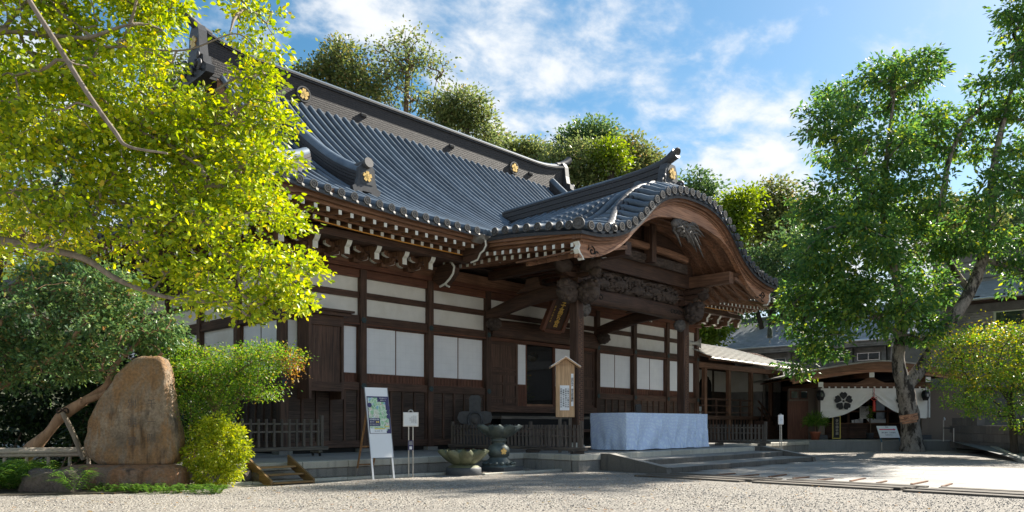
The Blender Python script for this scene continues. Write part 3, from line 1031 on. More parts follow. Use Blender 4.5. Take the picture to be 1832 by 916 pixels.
# central bay: doors
def doors():
    a, b = POSTS[3] + .11, POSTS[4] - .11
    HB(wall_front(a, b, -.1, .1, 1.70, 1.93), 'threshold', 'wood_x')
    HB(wall_front(a, b, -.1, -.05, .6, 1.70), 'underfloor_shade', 'dark_void')  # near-black sheet standing in for the shadow under the threshold
    HB(MB().box(a, b, Y0 - .62, Y0 - .1, 1.46, 1.56), 'step_board', 'grey_wood_x')
    HB(MB().box(a, b, Y0 - 1.15, Y0 - .60, .98, 1.08), 'step_board', 'wood_x')
    HB(MB().box(a, b, Y0 - .60, Y0 - .55, .5, 1.46), 'riser', 'dark_void')  # near-black colour stands in for shadow behind the steps
    # the heavy cambered beam over the doors
    def fn(u, v):
        x = lerp(a, b, u)
        e = min(u, 1 - u)
        top = 4.93 - .22 * (1 - min(1, e / .05)) ** 2 + .05 * math.sin(math.pi * u)
        bot = 4.30 + .03 * math.sin(math.pi * u)
        ang = v * 2 * math.pi
        cz, cy = math.sin(ang), math.cos(ang)
        zz = (top + bot) / 2 + (top - bot) / 2 * (abs(cz) ** .6) * (1 if cz > 0 else -1)
        return (x, Y0 - .02 - .17 * (abs(cy) ** .6) * (1 if cy > 0 else -1), zz)
    HB(MB().grid(fn, 24, 16), 'rainbow_beam', 'wood_x')
    HB(wall_front(a, b, -.08, -.05, 4.9, 5.62), 'plaster_panel', 'plaster')
    HB(wall_front(a, b, -.06, .01, 5.02, 5.204), 'tie_beam', 'wood_x')
    HB(wall_front(a, b, -.06, .05, 5.62, 5.86), 'head_beam', 'redwood_x')
    HB(wall_front(a, b, -.08, .03, 4.20, 4.31), 'door_head', 'redwood_x')
    def panel_door(xa, xb):
        d = HB(wall_front(xa, xb, -.07, -.02, 1.93, 4.2), 'panel_door', 'wood_z')
        for (x0_, x1_, z0, z1) in ((xa, xa + .1, 1.931, 4.199), (xb - .1, xb, 1.931, 4.199), ((xa + xb) / 2 - .05, (xa + xb) / 2 + .05, 1.931, 3.0)):
            HB(wall_front(x0_, x1_, -.03, .005, z0, z1), 'stile', 'wood_z', d)
        for z in (1.94, 2.16, 2.66, 3.02, 3.18, 4.08):
            HB(wall_front(xa + .1, xb - .1, -.03, .0, z, z + .1), 'rail', 'wood_x', d)
    panel_door(a + .02, 19.90)
    panel_door(22.98, b - .02)
    for xa, xb in ((19.92, 20.40), (22.0, 22.96)):
        d = HB(wall_front(xa, xb, -.10, -.06, 1.93, 4.2), 'sliding_door', 'redwood_z')
        HB(wall_front(xa + .04, xb - .04, -.07, -.045, 2.72, 4.16), 'paper', 'paper', d)
        for k in range(6):
            c = lerp(xa + .06, xb - .06, k / 5)
            HB(wall_front(c - .02, c + .02, -.065, -.05, 1.96, 2.66), 'slat', 'redwood_z', d)
    g = HB(wall_front(20.44, 21.98, -.13, -.11, 1.98, 4.2), 'glass_door', 'dark_glass')
    for x_ in (20.40, 21.94):
        HB(wall_front(x_, x_ + .06, -.14, -.07, 1.93, 4.2), 'door_stile', 'redwood_z', g)
    HB(wall_front(20.46, 21.94, -.14, -.08, 1.93, 2.02), 'door_rail', 'brown_x', g)
doors()

# ================================================================== eaves of the main roof
RS = 0.3515
def eave_front():
    lo_me = MB().bar((0, 0, 0.36), (0, -1.90, 0), .095, .115).mesh('base_rafter', MATS['brown_y'])
    up_me = MB().bar((0, 0, 0.19), (0, -1.30, 0), .085, .10).mesh('flying_rafter', MATS['brown_y'])
    lt_me = MB().box(-.05, .05, -.012, 0, -.062, .062).mesh('white_tip', MATS['white_paint'])
    n = int((XER - XEL) / RS)
    for k in range(n + 1):
        x = XEL + .15 + k * RS
        if x > XER - .1:
            break
        s = sori(x)
        hide = abs(x - XC) < 4.2
        if hide:
            continue
        yl = Y0 - .05
        # rafters shorten towards the corner
        cut = min(1.0, max(0.25, (min(x - XEL, XER - x)) / 2.8))
        o = put('base_rafter', lo_me, hall, Vector((x, 18.95, 6.47 + s)) - hall.location, None, (1, 1, 1))
        put('white_tip', lt_me, o, (0, -1.903, 0))
        o = put('flying_rafter', up_me, hall, Vector((x, 17.73, 6.545 + s)) - hall.location)
        put('white_tip', lt_me, o, (0, -1.303, 0), None, (.92, 1, .92))
    def strip(ya, yb, za, zb, name, mt, xa=XEL + .02, xb=XER - .02, nseg=40):
        m = MB()
        def fn(u, v):
            x = lerp(xa, xb, u)
            q = [(ya, za), (yb, za), (yb, zb), (ya, zb), (ya, za)][round(v * 4)]
            return (x, q[0], q[1] + sori(x))
        m.grid(fn, nseg, 4, False)
        for e in (0, 1):
            vs_ = [fn(e, k / 4) for k in range(4)]
            m.add(vs_, [(0, 1, 2, 3)])
        return HB(m, name, mt)
    strip(16.42, 16.55, 6.62, 6.70, 'eave_board', 'brown_x')
    strip(16.30, 16.50, 6.70, 6.78, 'eave_board', 'brown_x')
    strip(16.20, 16.46, 6.782, 6.86, 'eave_board', 'brown_x')
    strip(17.02, 17.10, 6.555, 6.63, 'rafter_board', 'brown_x')
    strip(17.02, 17.05, 6.385, 6.41, 'yellow_strip', 'yellow_strip', XEL + 2.6, XC - 5.95)
    strip(17.02, 17.05, 6.385, 6.41, 'yellow_strip', 'yellow_strip', XC + 5.95, XER - 2.6)
    # soffit boards
    def sof(u, v):
        x = lerp(XEL + .05, XER - .05, u)
        y = lerp(16.5, 19.0, v)
        z = lerp(6.68, 6.83, (y - 16.5) / 1.3) if y < 17.8 else lerp(6.80, 6.90, (y - 17.8) / 1.2)
        return (x, y, z + sori(x))
    HB(MB().grid(sof, 40, 6), 'soffit', 'brown_x')
    HB(MB().box(XEL + 1.2, XC - 4.9, 17.36, 17.60, 6.28, 6.47), 'eave_purlin', 'wood_x')
    HB(MB().box(XC + 4.9, XER - 1.2, 17.36, 17.60, 6.28, 6.47), 'eave_purlin', 'wood_x')
    HB(MB().box(XEL + 1.6, XC - 4.9, 17.7, 18.75, 6.36, 6.40), 'soffit_board', 'wood_x')
    HB(MB().box(XC + 4.9, XER - 1.6, 17.7, 18.75, 6.36, 6.40), 'soffit_board', 'wood_x')
eave_front()
def eave_side(left=True):
    lo_me = MB().bar((0.0, 0, 0.36), (-1.90, 0, 0), .095, .115).mesh('base_rafter', MATS['brown_x'])
    up_me = MB().bar((0.0, 0, 0.19), (-1.30, 0, 0), .085, .10).mesh('flying_rafter', MATS['brown_x'])
    lt_me = MB().box(-.012, 0, -.05, .05, -.062, .062).mesh('white_tip', MATS['white_paint'])
    n = 50
    for k in range(n):
        y = YE + .2 + k * RS
        s = .30 * max(0, (YE + 6.6 - y) / 6.6) ** 2.2
        if left:
            o = put('base_rafter', lo_me, hall, Vector((10.63, y, 6.47 + s)) - hall.location)
            put('white_tip', lt_me, o, (-1.903, 0, 0))
            o = put('flying_rafter', up_me, hall, Vector((9.41, y, 6.545 + s)) - hall.location)
            put('white_tip', lt_me, o, (-1.303, 0, 0), None, (1, .92, .92))
        elif k < 30:
            o = put('base_rafter', lo_me, hall, Vector((2 * XC - 10.63, y, 6.47 + s)) - hall.location, (0, 0, math.pi))
            put('white_tip', lt_me, o, (-1.903, 0, 0))
            o = put('flying_rafter', up_me, hall, Vector((2 * XC - 9.41, y, 6.545 + s)) - hall.location, (0, 0, math.pi))
            put('white_tip', lt_me, o, (-1.303, 0, 0), None, (1, .92, .92))
    sx = -1 if left else 1
    xe = XEL if left else XER
    def strip(da, db, za, zb, name, mt):
        m = MB()
        def fn(u, v):
            y = lerp(YE + .05, 36.8, u)
            q = [(da, za), (db, za), (db, zb), (da, zb), (da, za)][round(v * 4)]
            return (xe - sx * q[0], y, q[1] + .30 * max(0, (YE + 6.6 - y) / 6.6) ** 2.2)
        m.grid(fn, 30, 4, False)
        return HB(m, name, mt)
    strip(.27, .40, 6.62, 6.70, 'eave_board', 'brown_y')
    strip(.15, .35, 6.70, 6.78, 'eave_board', 'brown_y')
    strip(.05, .31, 6.782, 6.86, 'eave_board', 'brown_y')
    strip(.35, 2.9, 6.69, 6.70, 'soffit', 'brown_y')
    HB(MB().box(*sorted((xe - sx * 1.25, xe - sx * 1.5)), YE + 1.3, 36, 6.28, 6.47), 'eave_purlin', 'wood_y')
eave_side(True)
eave_side(False)

# bracket sets between wall and eave purlin
def brackets():
    def boat(half, h):
        # side profile of a bracket arm: square ends, curved underside
        return [(-half, h), (-half, h * .45), (-half + .06, h * .22), (-half + .16, 0), (half - .16, 0), (half - .06, h * .22), (half, h * .45), (half, h)]
    body = MB()
    body.box(-.13, .13, -.28, .0, .0, .12)
    body.prism(boat(.42, .13), (0, -.20, .10), (1, 0, 0), (0, 0, 1), (0, 1, 0), .10)
    body.prism([(0, .23), (0, .08), (.62, .08), (.72, .14), (.72, .23)], (-.05, 0, 0), (0, -1, 0), (0, 0, 1), (1, 0, 0), .10)
    body.prism(boat(.36, .13), (0, -.72, .20), (1, 0, 0), (0, 0, 1), (0, 1, 0), .10)
    body.prism([(0, .36), (0, .22), (1.05, .22), (1.16, .28), (1.16, .36)], (-.05, 0, 0), (0, -1, 0), (0, 0, 1), (1, 0, 0), .10)
    for x_, y_, z_ in ((-.36, -.15, .23), (.36, -.15, .23), (-.31, -.67, .33), (.31, -.67, .33), (0, -.67, .33)):
        body.box(x_ - .08, x_ + .08, y_ - .08, y_ + .08, z_, z_ + .07)
    # nose: the beak shaped arm end under the purlin
    nose = [(1.02, .40), (1.30, .36), (1.36, .28), (1.30, .18), (1.22, .12), (1.22, -.06), (1.06, -.06), (1.00, .1)]
    body.prism(nose, (-.075, 0, 0), (0, -1, 0), (0, 0, 1), (1, 0, 0), .15)
    bme = body.mesh('bracket_set', MATS['brown_z'])
    wh = MB()
    for i in range(1, 5):   # white plates follow the nose front
        (a, b), (c, d) = nose[i], nose[i + 1]
        dx, dz = c - a, d - b
        ln = math.hypot(dx, dz)
        nx, nz = -dz / ln, dx / ln
        if nx < 0: nx, nz = -nx, -nz
        wh.prism([(a, b), (a + nx * .012, b + nz * .012), (c + nx * .012, d + nz * .012), (c, d)], (-.078, 0, 0), (0, -1, 0), (0, 0, 1), (1, 0, 0), .156)
    wme = wh.mesh('white_nose', MATS['white_paint'])
    # white end faces of the crosswise arms
    em = MB()
    em.prism([(0, .13), (0, .058), (.06, .029), (.16, 0), (.175, -.012), (.06, .015), (-.012, .05), (-.012, .13)], (0, -.055, 0), (1, 0, 0), (0, 0, 1), (0, 1, 0), .11)
    eme = em.mesh('white_end', MATS['white_paint'])
    xs = []
    x = 11.65 - .985 * 3 + .14
    while x < 15.6:
        xs.append(x); x += .985
    xs2 = [2 * XC - q for q in xs]
    for x in xs + xs2:
        o = put('bracket_set', bme, hall, Vector((x, Y0 - .06, 5.99)) - hall.location)
        put('white_nose', wme, o)
        for half, y_, z_ in ((.42, -.15, .10), (.36, -.67, .20)):
            put('white_end', eme, o, (-half, y_, z_))
            put('white_end', eme, o, (half, y_, z_), (0, 0, math.pi))
    # along the left wall
    for k in range(8):
        o = put('bracket_set', bme, hall, Vector((X0 - .06, Y0 + .6 + k * .985, 5.99)) - hall.location, (0, 0, R(-90)))
        put('white_nose', wme, o)
    HB(MB().box(X0 - .05, X1 + .05, Y0 - .12, Y0 - .02, 6.0, 6.34), 'bracket_board', 'brown_x')
    # the big carved hand bracket beside the porch
    for sg in (-1, 1):
        xb = XC + sg * 5.62
        prof = [(0.5, 6.3), (1.15, 6.3), (1.28, 6.15), (1.22, 5.95), (1.05, 5.8), (.85, 5.68), (.6, 5.62), (.4, 5.75), (.2, 5.9)]
        o = HB(MB().prism(prof, (xb - .11, Y0, 0), (0, -1, 0), (0, 0, 1), (1, 0, 0), .22), 'carved_bracket', 'wood_y')
        m = MB()
        m.tube([(xb - .118, Y0 - a, b) for a, b in prof[1:7]], .035, 6)
        m.tube([(xb - .118, Y0 - .85, 5.68), (xb - .118, Y0 - .95, 5.6), (xb - .118, Y0 - 1.05, 5.56)], .03, 6)
        HB(m, 'white_edge', 'white_paint', o)
brackets()
# ================================================================== main roof
DMAX = 9.9
GX0, GX1 = 12.15, 2 * XC - 12.15       # gable planes
def roof_sheet(m, fn, nu, nv, th=.10):
    vs_ = [fn(i / nu, j / nv) for j in range(nv + 1) for i in range(nu + 1)]
    f = [(j * (nu + 1) + i, j * (nu + 1) + i + 1, (j + 1) * (nu + 1) + i + 1, (j + 1) * (nu + 1) + i) for j in range(nv) for i in range(nu)]
    m.add(vs_, f, True)
    lo = [(p[0], p[1], p[2] - th) for p in vs_]
    m.add(lo, [tuple(reversed(q)) for q in f], True)
    ring = [i for i in range(nu + 1)] + [(j + 1) * (nu + 1) - 1 for j in range(1, nv + 1)] + [nv * (nu + 1) + i for i in range(nu - 1, -1, -1)] + [j * (nu + 1) for j in range(nv - 1, 0, -1)]
    n = len(ring)
    m.add([vs_[i] for i in ring] + [lo[i] for i in ring], [(i, (i + 1) % n, (i + 1) % n + n, i + n) for i in range(n)])
    return m
def xlim(d):
    return (XEL + d, XER - d) if d < 4.35 else (GX0, GX1)
def fsheet(u, v):
    d = v * DMAX
    a, b = xlim(d)
    x = lerp(a, b, u)
    return (x, YE + d, Zm(x, d) - .05)
roof = HB(roof_sheet(MB(), fsheet, 60, 30), 'main_roof', 'pan_tile')
def rsheet(u, v):
    d = v * DMAX
    a, b = xlim(d)
    x = lerp(a, b, u)
    return (x, 2 * YR + .3 - (YE + d) , Zm(x, d) - .05)
HB(roof_sheet(MB(), rsheet, 20, 14), 'rear_slope', 'pan_tile', roof)
for sg in (-1, 1):
    def ss(u, v):
        d = v * 4.6
        y = lerp(YE + d, 2 * YR + .3 - YE - d, u)
        x = (XEL + d) if sg < 0 else (XER - d)
        so = .30 * max(0, (YE + 6.6 - y) / 6.6) ** 2.2 * max(0, 1 - d / 7)
        return (x, y, ZE + .33 * d + .0347 * d * d + so - .05)
    HB(roof_sheet(MB(), ss, 24, 10), 'hip_slope', 'pan_tile', roof)
TS, TR = 0.386, 0.092
def disc_mesh(r):
    m = MB()
    # round eave tile end: rim, sunk face and a raised centre
    prof = [(0.001, -.012), (r * .32, -.012), (r * .36, -.022), (r * .5, -.022), (r * .54, -.004), (r * .74, -.004), (r * .78, -.022), (r, -.022), (r * 1.04, -.008), (r * 1.04, .03), (r * .8, .06)]
    n = 20
    vs_, fs_ = [], []
    for a, z in prof:
        for k in range(n):
            t = 2 * math.pi * k / n
            vs_.append((a * math.cos(t), z, a * math.sin(t)))
    for i in range(len(prof) - 1):
        for k in range(n):
            fs_.append((i * n + k, i * n + (k + 1) % n, (i + 1) * n + (k + 1) % n, (i + 1) * n + k))
    return m.add(vs_, fs_, False)
DISC = disc_mesh(TR * 1.12).mesh('eave_tile', MATS['tile_end'])
def roll(pts, r, stepped=0.0, n=8):
    """half round tile row along pts; with stepped>0 each tile laps the next"""
    m = MB()
    if not stepped:
        m.tube(pts, r, n)
    else:
        P_ = [Vector(p) for p in pts]
        ln = [0]
        for i in range(1, len(P_)):
            ln.append(ln[-1] + (P_[i] - P_[i - 1]).length)
        def at(s):
            i = min(max(int(np.searchsorted(ln, s)) - 1, 0), len(P_) - 2)
            t = (s - ln[i]) / max(1e-6, ln[i + 1] - ln[i])
            return P_[i].lerp(P_[i + 1], t)
        k = max(1, int(ln[-1] / stepped))
        q, rr = [], []
        for i in range(k):
            s0, s1 = ln[-1] * i / k, ln[-1] * (i + 1) / k
            q += [at(s0 + .001), at(s1 - .012), at(s1 - .004)]
            rr += [r * .975, r * 1.02, r * 1.02]
        m.tube(q, rr, n)
    return m
def pan_lip(x0, x1, y, fz):
    m = MB()
    def fn(u, v):
        x = lerp(x0, x1, u)
        z = fz(x) - .05 - .035 * math.sin(math.pi * u)
        return (x, y + (0, 0, .05)[round(v * 2)], z + (-.07, 0.0, 0.0)[round(v * 2)])
    m.grid(fn, 4, 2)
    return m
def main_tiles():
    n = int((XER - XEL) / TS)
    off = ((XER - XEL) - n * TS) / 2
    for k in range(n + 1):
        x = XEL + off + k * TS
        edge = min(x - XEL, XER - x)
        d1 = DMAX - .15 if edge >= 4.35 else min(edge, DMAX)
        if GX0 - .05 < x < GX1 + .05:
            d1 = DMAX - .15
        if d1 < .25:
            continue
        d0 = 0.0
        if abs(x - XC) < HWK + .1:
            d = 0.0
            while d < DMAX and Zm(x, d) < zp(x - XC, YE + d) + .03:
                d += .05
            d0 = d
        if d0 >= d1 - .2:
            continue
        pts = [(x, YE - .02 + lerp(d0, d1, i / 18), Zm(x, lerp(d0, d1, i / 18)) + .01) for i in range(19)]
        o = HB(roll(pts, TR), 'tile_row', 'tile', roof, fix=False)
        if d0 == 0:
            put('eave_tile', DISC, roof, Vector((x, YE - .03, Zm(x, 0) + .01)) - hall.location)
            if x + TS < XER and not (abs(x + TS / 2 - XC) < HWK - .1):
                HB(pan_lip(x + TR * .7, x + TS - TR * .7, YE - .03, lambda q: Zm(q, 0)), 'pan_lip', 'tile_end', roof)
    # left hip slope
    for k in range(46):
        y = YE + .25 + k * TS
        d1 = min(4.5, y - YE)
        so = lambda d: .30 * max(0, (YE + 6.6 - y) / 6.6) ** 2.2 * max(0, 1 - d / 7)
        f = lambda d: ZE + .33 * d + .0347 * d * d + so(d) + .01
        if d1 < .3:
            continue
        pts = [(XEL - .02 + lerp(0, d1, i / 8), y, f(lerp(0, d1, i / 8))) for i in range(9)]
        HB(roll(pts, TR), 'tile_row', 'tile', roof, fix=False)
        put('eave_tile', DISC, roof, Vector((XEL - .03, y, f(0))) - hall.location, (0, 0, R(-90)))
main_tiles()

def sakura_poly(r, notch=.16, n=5, inner=.30, rot=math.pi / 2):
    pts = []
    for k in range(n):
        c = rot + 2 * math.pi * k / n
        for da, rr in ((-.62, inner * .9), (-.58, .62), (-.36, .93), (-.12, 1.0), (0, 1.0 - notch), (.12, 1.0), (.36, .93), (.58, .62)):
            pts.append((r * rr * math.cos(c + da), r * rr * math.sin(c + da)))
    return pts
def sakura(name, parent, c, r, right, up, out, th=.03, mt='gold'):
    m = MB()
    m.prism(sakura_poly(r), c, right, up, out, th)
    cc = Vector(c) + Vector(out) * th
    for k in range(5):
        a = math.pi / 2 + 2 * math.pi * k / 5
        d = Vector(right) * math.cos(a) + Vector(up) * math.sin(a)
        m.bar(cc, cc + d * r * .5, r * .05, .012, out)
    return m.build(name, MATS[mt], parent, world=True)

def main_ridge():
    xa, xb = 11.78, 2 * XC - 11.78
    def top(x): return 14.80 + .30 * max(0, (abs(x - XC) - 7.6) / 2.1) ** 2
    def band(y0, y1, z0, z1, follow, nm, mt, n=30):
        m = MB()
        def fn(u, v):
            x = lerp(xa, xb, u)
            q = [(y0, 0), (y1, 0), (y1, 1), (y0, 1), (y0, 0)][round(v * 4)]
            zz = (z1(x) if follow else z1) if q[1] else (z0(x) if callable(z0) else z0)
            return (x, q[0], zz)
        m.grid(fn, n, 4, False)
        for e in (0, 1):
            m.add([fn(e, k / 4) for k in range(4)], [(0, 1, 2, 3)])
        return HB(m, nm, mt)
    r = band(YR - .27, YR + .27, 13.42, lambda x: top(x) - .22, True, 'main_ridge', 'ridge_wall')
    def sub(*a):
        o = band(*a)
        o.parent = r
        return o
    sub(YR - .38, YR + .38, 13.38, 13.47, False, 'base_course', 'tile_end')
    sub(YR - .34, YR + .34, 13.52, 13.575, False, 'base_course', 'white_paint' if False else 'tile_end')
    sub(YR - .33, YR + .33, lambda x: top(x) - .22, lambda x: top(x) - .17, True, 'cap_course', 'ridge_tile')
    sub(YR - .37, YR + .37, lambda x: top(x) - .15, lambda x: top(x) - .10, True, 'cap_course', 'tile_end')
    sub(YR - .31, YR + .31, lambda x: top(x) - .10, lambda x: top(x) - .05, True, 'cap_course', 'ridge_tile')
    pts = [(lerp(xa, xb, i / 30), YR, top(lerp(xa, xb, i / 30)) - .02) for i in range(31)]
    HB(MB().tube(pts, .16, 10), 'ridge_cap', 'tile', r)
    # crests and vents on the front face
    for px in (15.55, 27.32, 20.6):
        if px == 20.6:
            continue
        c = Vector((px, YR - .27, 14.02))
        m = MB()
        n = 28
        prof = [(0.001, .03), (.23, .03), (.255, .07), (.305, .07), (.315, 0)]
        vs_, fs_ = [], []
        for rr, dd in prof:
            for k in range(n):
                t = 2 * math.pi * k / n
                vs_.append((c.x + rr * math.cos(t), c.y - dd, c.z + rr * math.sin(t)))
        for i in range(len(prof) - 1):
            for k in range(n):
                fs_.append((i * n + k, i * n + (k + 1) % n, (i + 1) * n + (k + 1) % n, (i + 1) * n + k))
        o = HB(m.add(vs_, fs_), 'crest_roundel', 'tile_end')
        sakura('gold_blossom', o, c + Vector((0, -.035, 0)), .22, (1, 0, 0), (0, 0, 1), (0, -1, 0), .05)
    for px in (14.55, 18.35, 23.2, 28.55):
        o = HB(MB().box(px - .14, px + .14, YR - .33, YR - .26, 13.96, 14.10), 'ridge_vent', 'oni_tile')
        HB(MB().box(px - .10, px + .10, YR - .34, YR - .30, 13.98, 14.06), 'vent_hole', 'dark_void', o)
    # ridge-end tiles
    for sg in (-1, 1):
        x = XC + sg * (XC - 11.72)
        poly = [(-.55, 13.3), (-.95, 13.35), (-.98, 13.6), (-.75, 13.75), (-.72, 14.0), (-.5, 14.1), (-.42, 14.5), (-.36, 15.0), (-.2, 15.25), (.2, 15.25), (.36, 15.0), (.42, 14.5), (.5, 14.1), (.72, 14.0), (.75, 13.75), (.98, 13.6), (.95, 13.35), (.55, 13.3)]
        o = HB(MB().prism(poly, (x, YR, 0), (0, 1, 0), (0, 0, 1), (sg, 0, 0), .30), 'ridge_end_tile', 'oni_tile')
        m = MB()
        for yy, zz, rr in ((-.62, 13.6, .24), (.62, 13.6, .24), (-.52, 13.95, .16), (.52, 13.95, .16), (0, 13.55, .2), (-.3, 13.75, .15), (.3, 13.75, .15)):
            cc = [(x + sg * (.30 + .12 * math.sin(t / 2)), YR + yy + rr * (1 - t / 9) * math.cos(t), zz + rr * (1 - t / 9) * math.sin(t)) for t in np.linspace(0, 8, 18)]
            m.tube(cc, [.075 * (1 - i / 30) for i in range(18)], 6)
        HB(m, 'scrollwork', 'oni_tile', o)
        m = MB()
        m.tube([(x - sg * .3, YR, 15.1), (x + sg * .1, YR, 15.2), (x + sg * .5, YR, 15.42), (x + sg * .8, YR, 15.65)], [.15, .16, .17, .19], 12)
        HB(m, 'bird_perch_tile', 'oni_tile', o)
        sakura('gold_blossom', o, (x + sg * .30, YR, 14.62), .24, (0, -sg, 0), (0, 0, 1), (sg, 0, 0), .04)
main_ridge()

def ridge_along(pts, w, h, name, parent=None, rolls=True, courses=4, up_end=0.0, cap=None):
    """stacked flat courses with a round cap following pts (tops of the roof surface)"""
    P_ = [Vector(p) for p in pts]
    root = None
    n = len(P_)
    sides = []
    for i in range(n):
        d = P_[min(i + 1, n - 1)] - P_[max(i - 1, 0)]
        d.z = 0
        s = Vector((d.y, -d.x, 0)).normalized()
        sides.append(s)
    for c in range(courses):
        ww = w * (.9 if c % 2 else 1.0) / 2
        z0, z1 = h * c / courses, h * (c + 1) / courses - .012
        m = MB()
        vs_, fs_ = [], []
        for i in range(n):
            for sx, zz in ((-1, z0), (1, z0), (1, z1), (-1, z1)):
                vs_.append(P_[i] + sides[i] * sx * ww + Vector((0, 0, zz - .08 if c == 0 and zz == z0 else zz)))
        for i in range(n - 1):
            for k in range(4):
                fs_.append((i * 4 + k, i * 4 + (k + 1) % 4, (i + 1) * 4 + (k + 1) % 4, (i + 1) * 4 + k))
        fs_ += [(0, 1, 2, 3), tuple((n - 1) * 4 + k for k in (3, 2, 1, 0))]
        o = HB(m.add(vs_, fs_), name if root is None else 'course', 'ridge_tile', root or parent)
        root = root or o
    HB(MB().tube([p + Vector((0, 0, h + .02)) for p in P_], cap or w * .42, 10), 'cap_roll', 'tile', root)
    return root
def oni(c, fwd, s, parent, crest=True, h=1.0):
    """ridge end tile: shield with shoulders, round disc above"""
    fwd = Vector(fwd).normalized()
    rt = Vector((0, 0, 1)).cross(fwd)
    poly = [(-.55, -.1), (-.62, .12), (-.45, .22), (-.36, .5), (-.34, .85), (-.2, 1.0), (.2, 1.0), (.34, .85), (.36, .5), (.45, .22), (.62, .12), (.55, -.1), (.25, -.1), (.18, .02), (-.18, .02), (-.25, -.1)]
    o = HB(MB().prism([(a * s, b * s * h) for a, b in poly], c, rt, (0, 0, 1), fwd, .16 * s), 'ridge_end_tile', 'oni_tile', parent)
    par = o if parent is None else parent
    inner = [(-.26, .28), (-.26, .72), (-.12, .86), (.12, .86), (.26, .72), (.26, .28)]
    cc = Vector(c) + fwd * .16 * s
    HB(MB().prism([(a * s, b * s * h) for a, b in inner], cc, rt, (0, 0, 1), fwd, .012 * s), 'crest_panel', 'dark_stone', par)
    if crest:
        sakura('gold_blossom', par, cc + fwd * .012 * s + Vector((0, 0, .56 * s * h)), .20 * s, rt, (0, 0, 1), fwd, .03)
    m = MB()
    top = Vector(c) + Vector((0, 0, 1.02 * s * h))
    m.tube([top - fwd * .5 * s, top + fwd * .12 * s, top + fwd * .3 * s + Vector((0, 0, .03 * s))], [.17 * s, .18 * s, .19 * s], 14)
    HB(m, 'cap_disc', 'tile_end', par)
    return o
def other_ridges():
    for sg in (-1, 1):
        x = XC + sg * (XC - 13.25)
        pts = []
        for i in range(16):
            d = lerp(9.55, 2.75, i / 15)
            up = .16 * max(0, (i - 10) / 5) ** 2
            pts.append((x, YE + d, Zm(x, d) + .02 + up))
        r = ridge_along(pts, .42, .50, 'descending_ridge', courses=5)
        e = Vector(pts[-1])
        oni((e.x, e.y - .02, e.z - .12), (0, -1, 0), .82, r)
        # flat outer course along the gable verge
        xo = XC + sg * (XC - 12.45)
        pts = [(xo, YE + lerp(9.6, 4.2, i / 12), Zm(xo, lerp(9.6, 4.2, i / 12)) + .0) for i in range(13)]
        HB(MB().tube(pts, .15, 8), 'verge_roll', 'tile', roof)
        # hip ridge to the corner
        pts = []
        for i in range(12):
            d = lerp(4.5, 1.9, i / 11)
            xx = (XEL + d) if sg < 0 else (XER - d)
            pts.append((xx, YE + d, Zm(xx, d) + .12 * max(0, (i - 7) / 4) ** 2))
        r = ridge_along(pts, .36, .44, 'hip_ridge', courses=4)
        e = Vector(pts[-1])
        oni((e.x, e.y, e.z - .1), (sg, -1, 0), .62, r, crest=False)
        pts = []
        for i in range(9):
            d = lerp(1.95, .15, i / 8)
            xx = (XEL + d) if sg < 0 else (XER - d)
            pts.append((xx, YE + d, Zm(xx, d) + .10 * max(0, (i - 5) / 3) ** 2))
        r = ridge_along(pts, .28, .22, 'hip_ridge_end', courses=2)
        e = Vector(pts[-1])
        oni((e.x, e.y, e.z - .08), (sg, -1, 0), .4, r, crest=False)
        # gable: boarded wall, barge boards
        gx = GX0 if sg < 0 else GX1
        poly = [(-9.0, ZE + 2.1)]
        for i in range(13):
            d = lerp(4.3, 9.85, i / 12)
            poly.append((YE + d - YR, Zm(XC, d) - .15))
        poly = [(YE + 4.3 - YR, ZE + 2.0)] + poly[1:] + [(-q[0], q[1]) for q in reversed(poly[1:])] + [(-(YE + 4.3 - YR), ZE + 2.0)]
        HB(MB().prism(poly, (gx + sg * -.35, YR, 0), (0, 1, 0), (0, 0, 1), (sg, 0, 0), .1), 'gable_wall', 'wood_z')
        for side in (-1, 1):
            up_, lo_ = [], []
            for i in range(13):
                d = lerp(3.9, 9.85, i / 12)
                up_.append((side * (YE + d - YR), Zm(XC, d) - .12))
                lo_.append((side * (YE + d - YR), Zm(XC, d) - .62))
            HB(MB().prism(up_ + lo_[::-1], (gx, YR, 0), (0, 1, 0), (0, 0, 1), (sg, 0, 0), .12), 'barge_board', 'brown_y')
other_ridges()

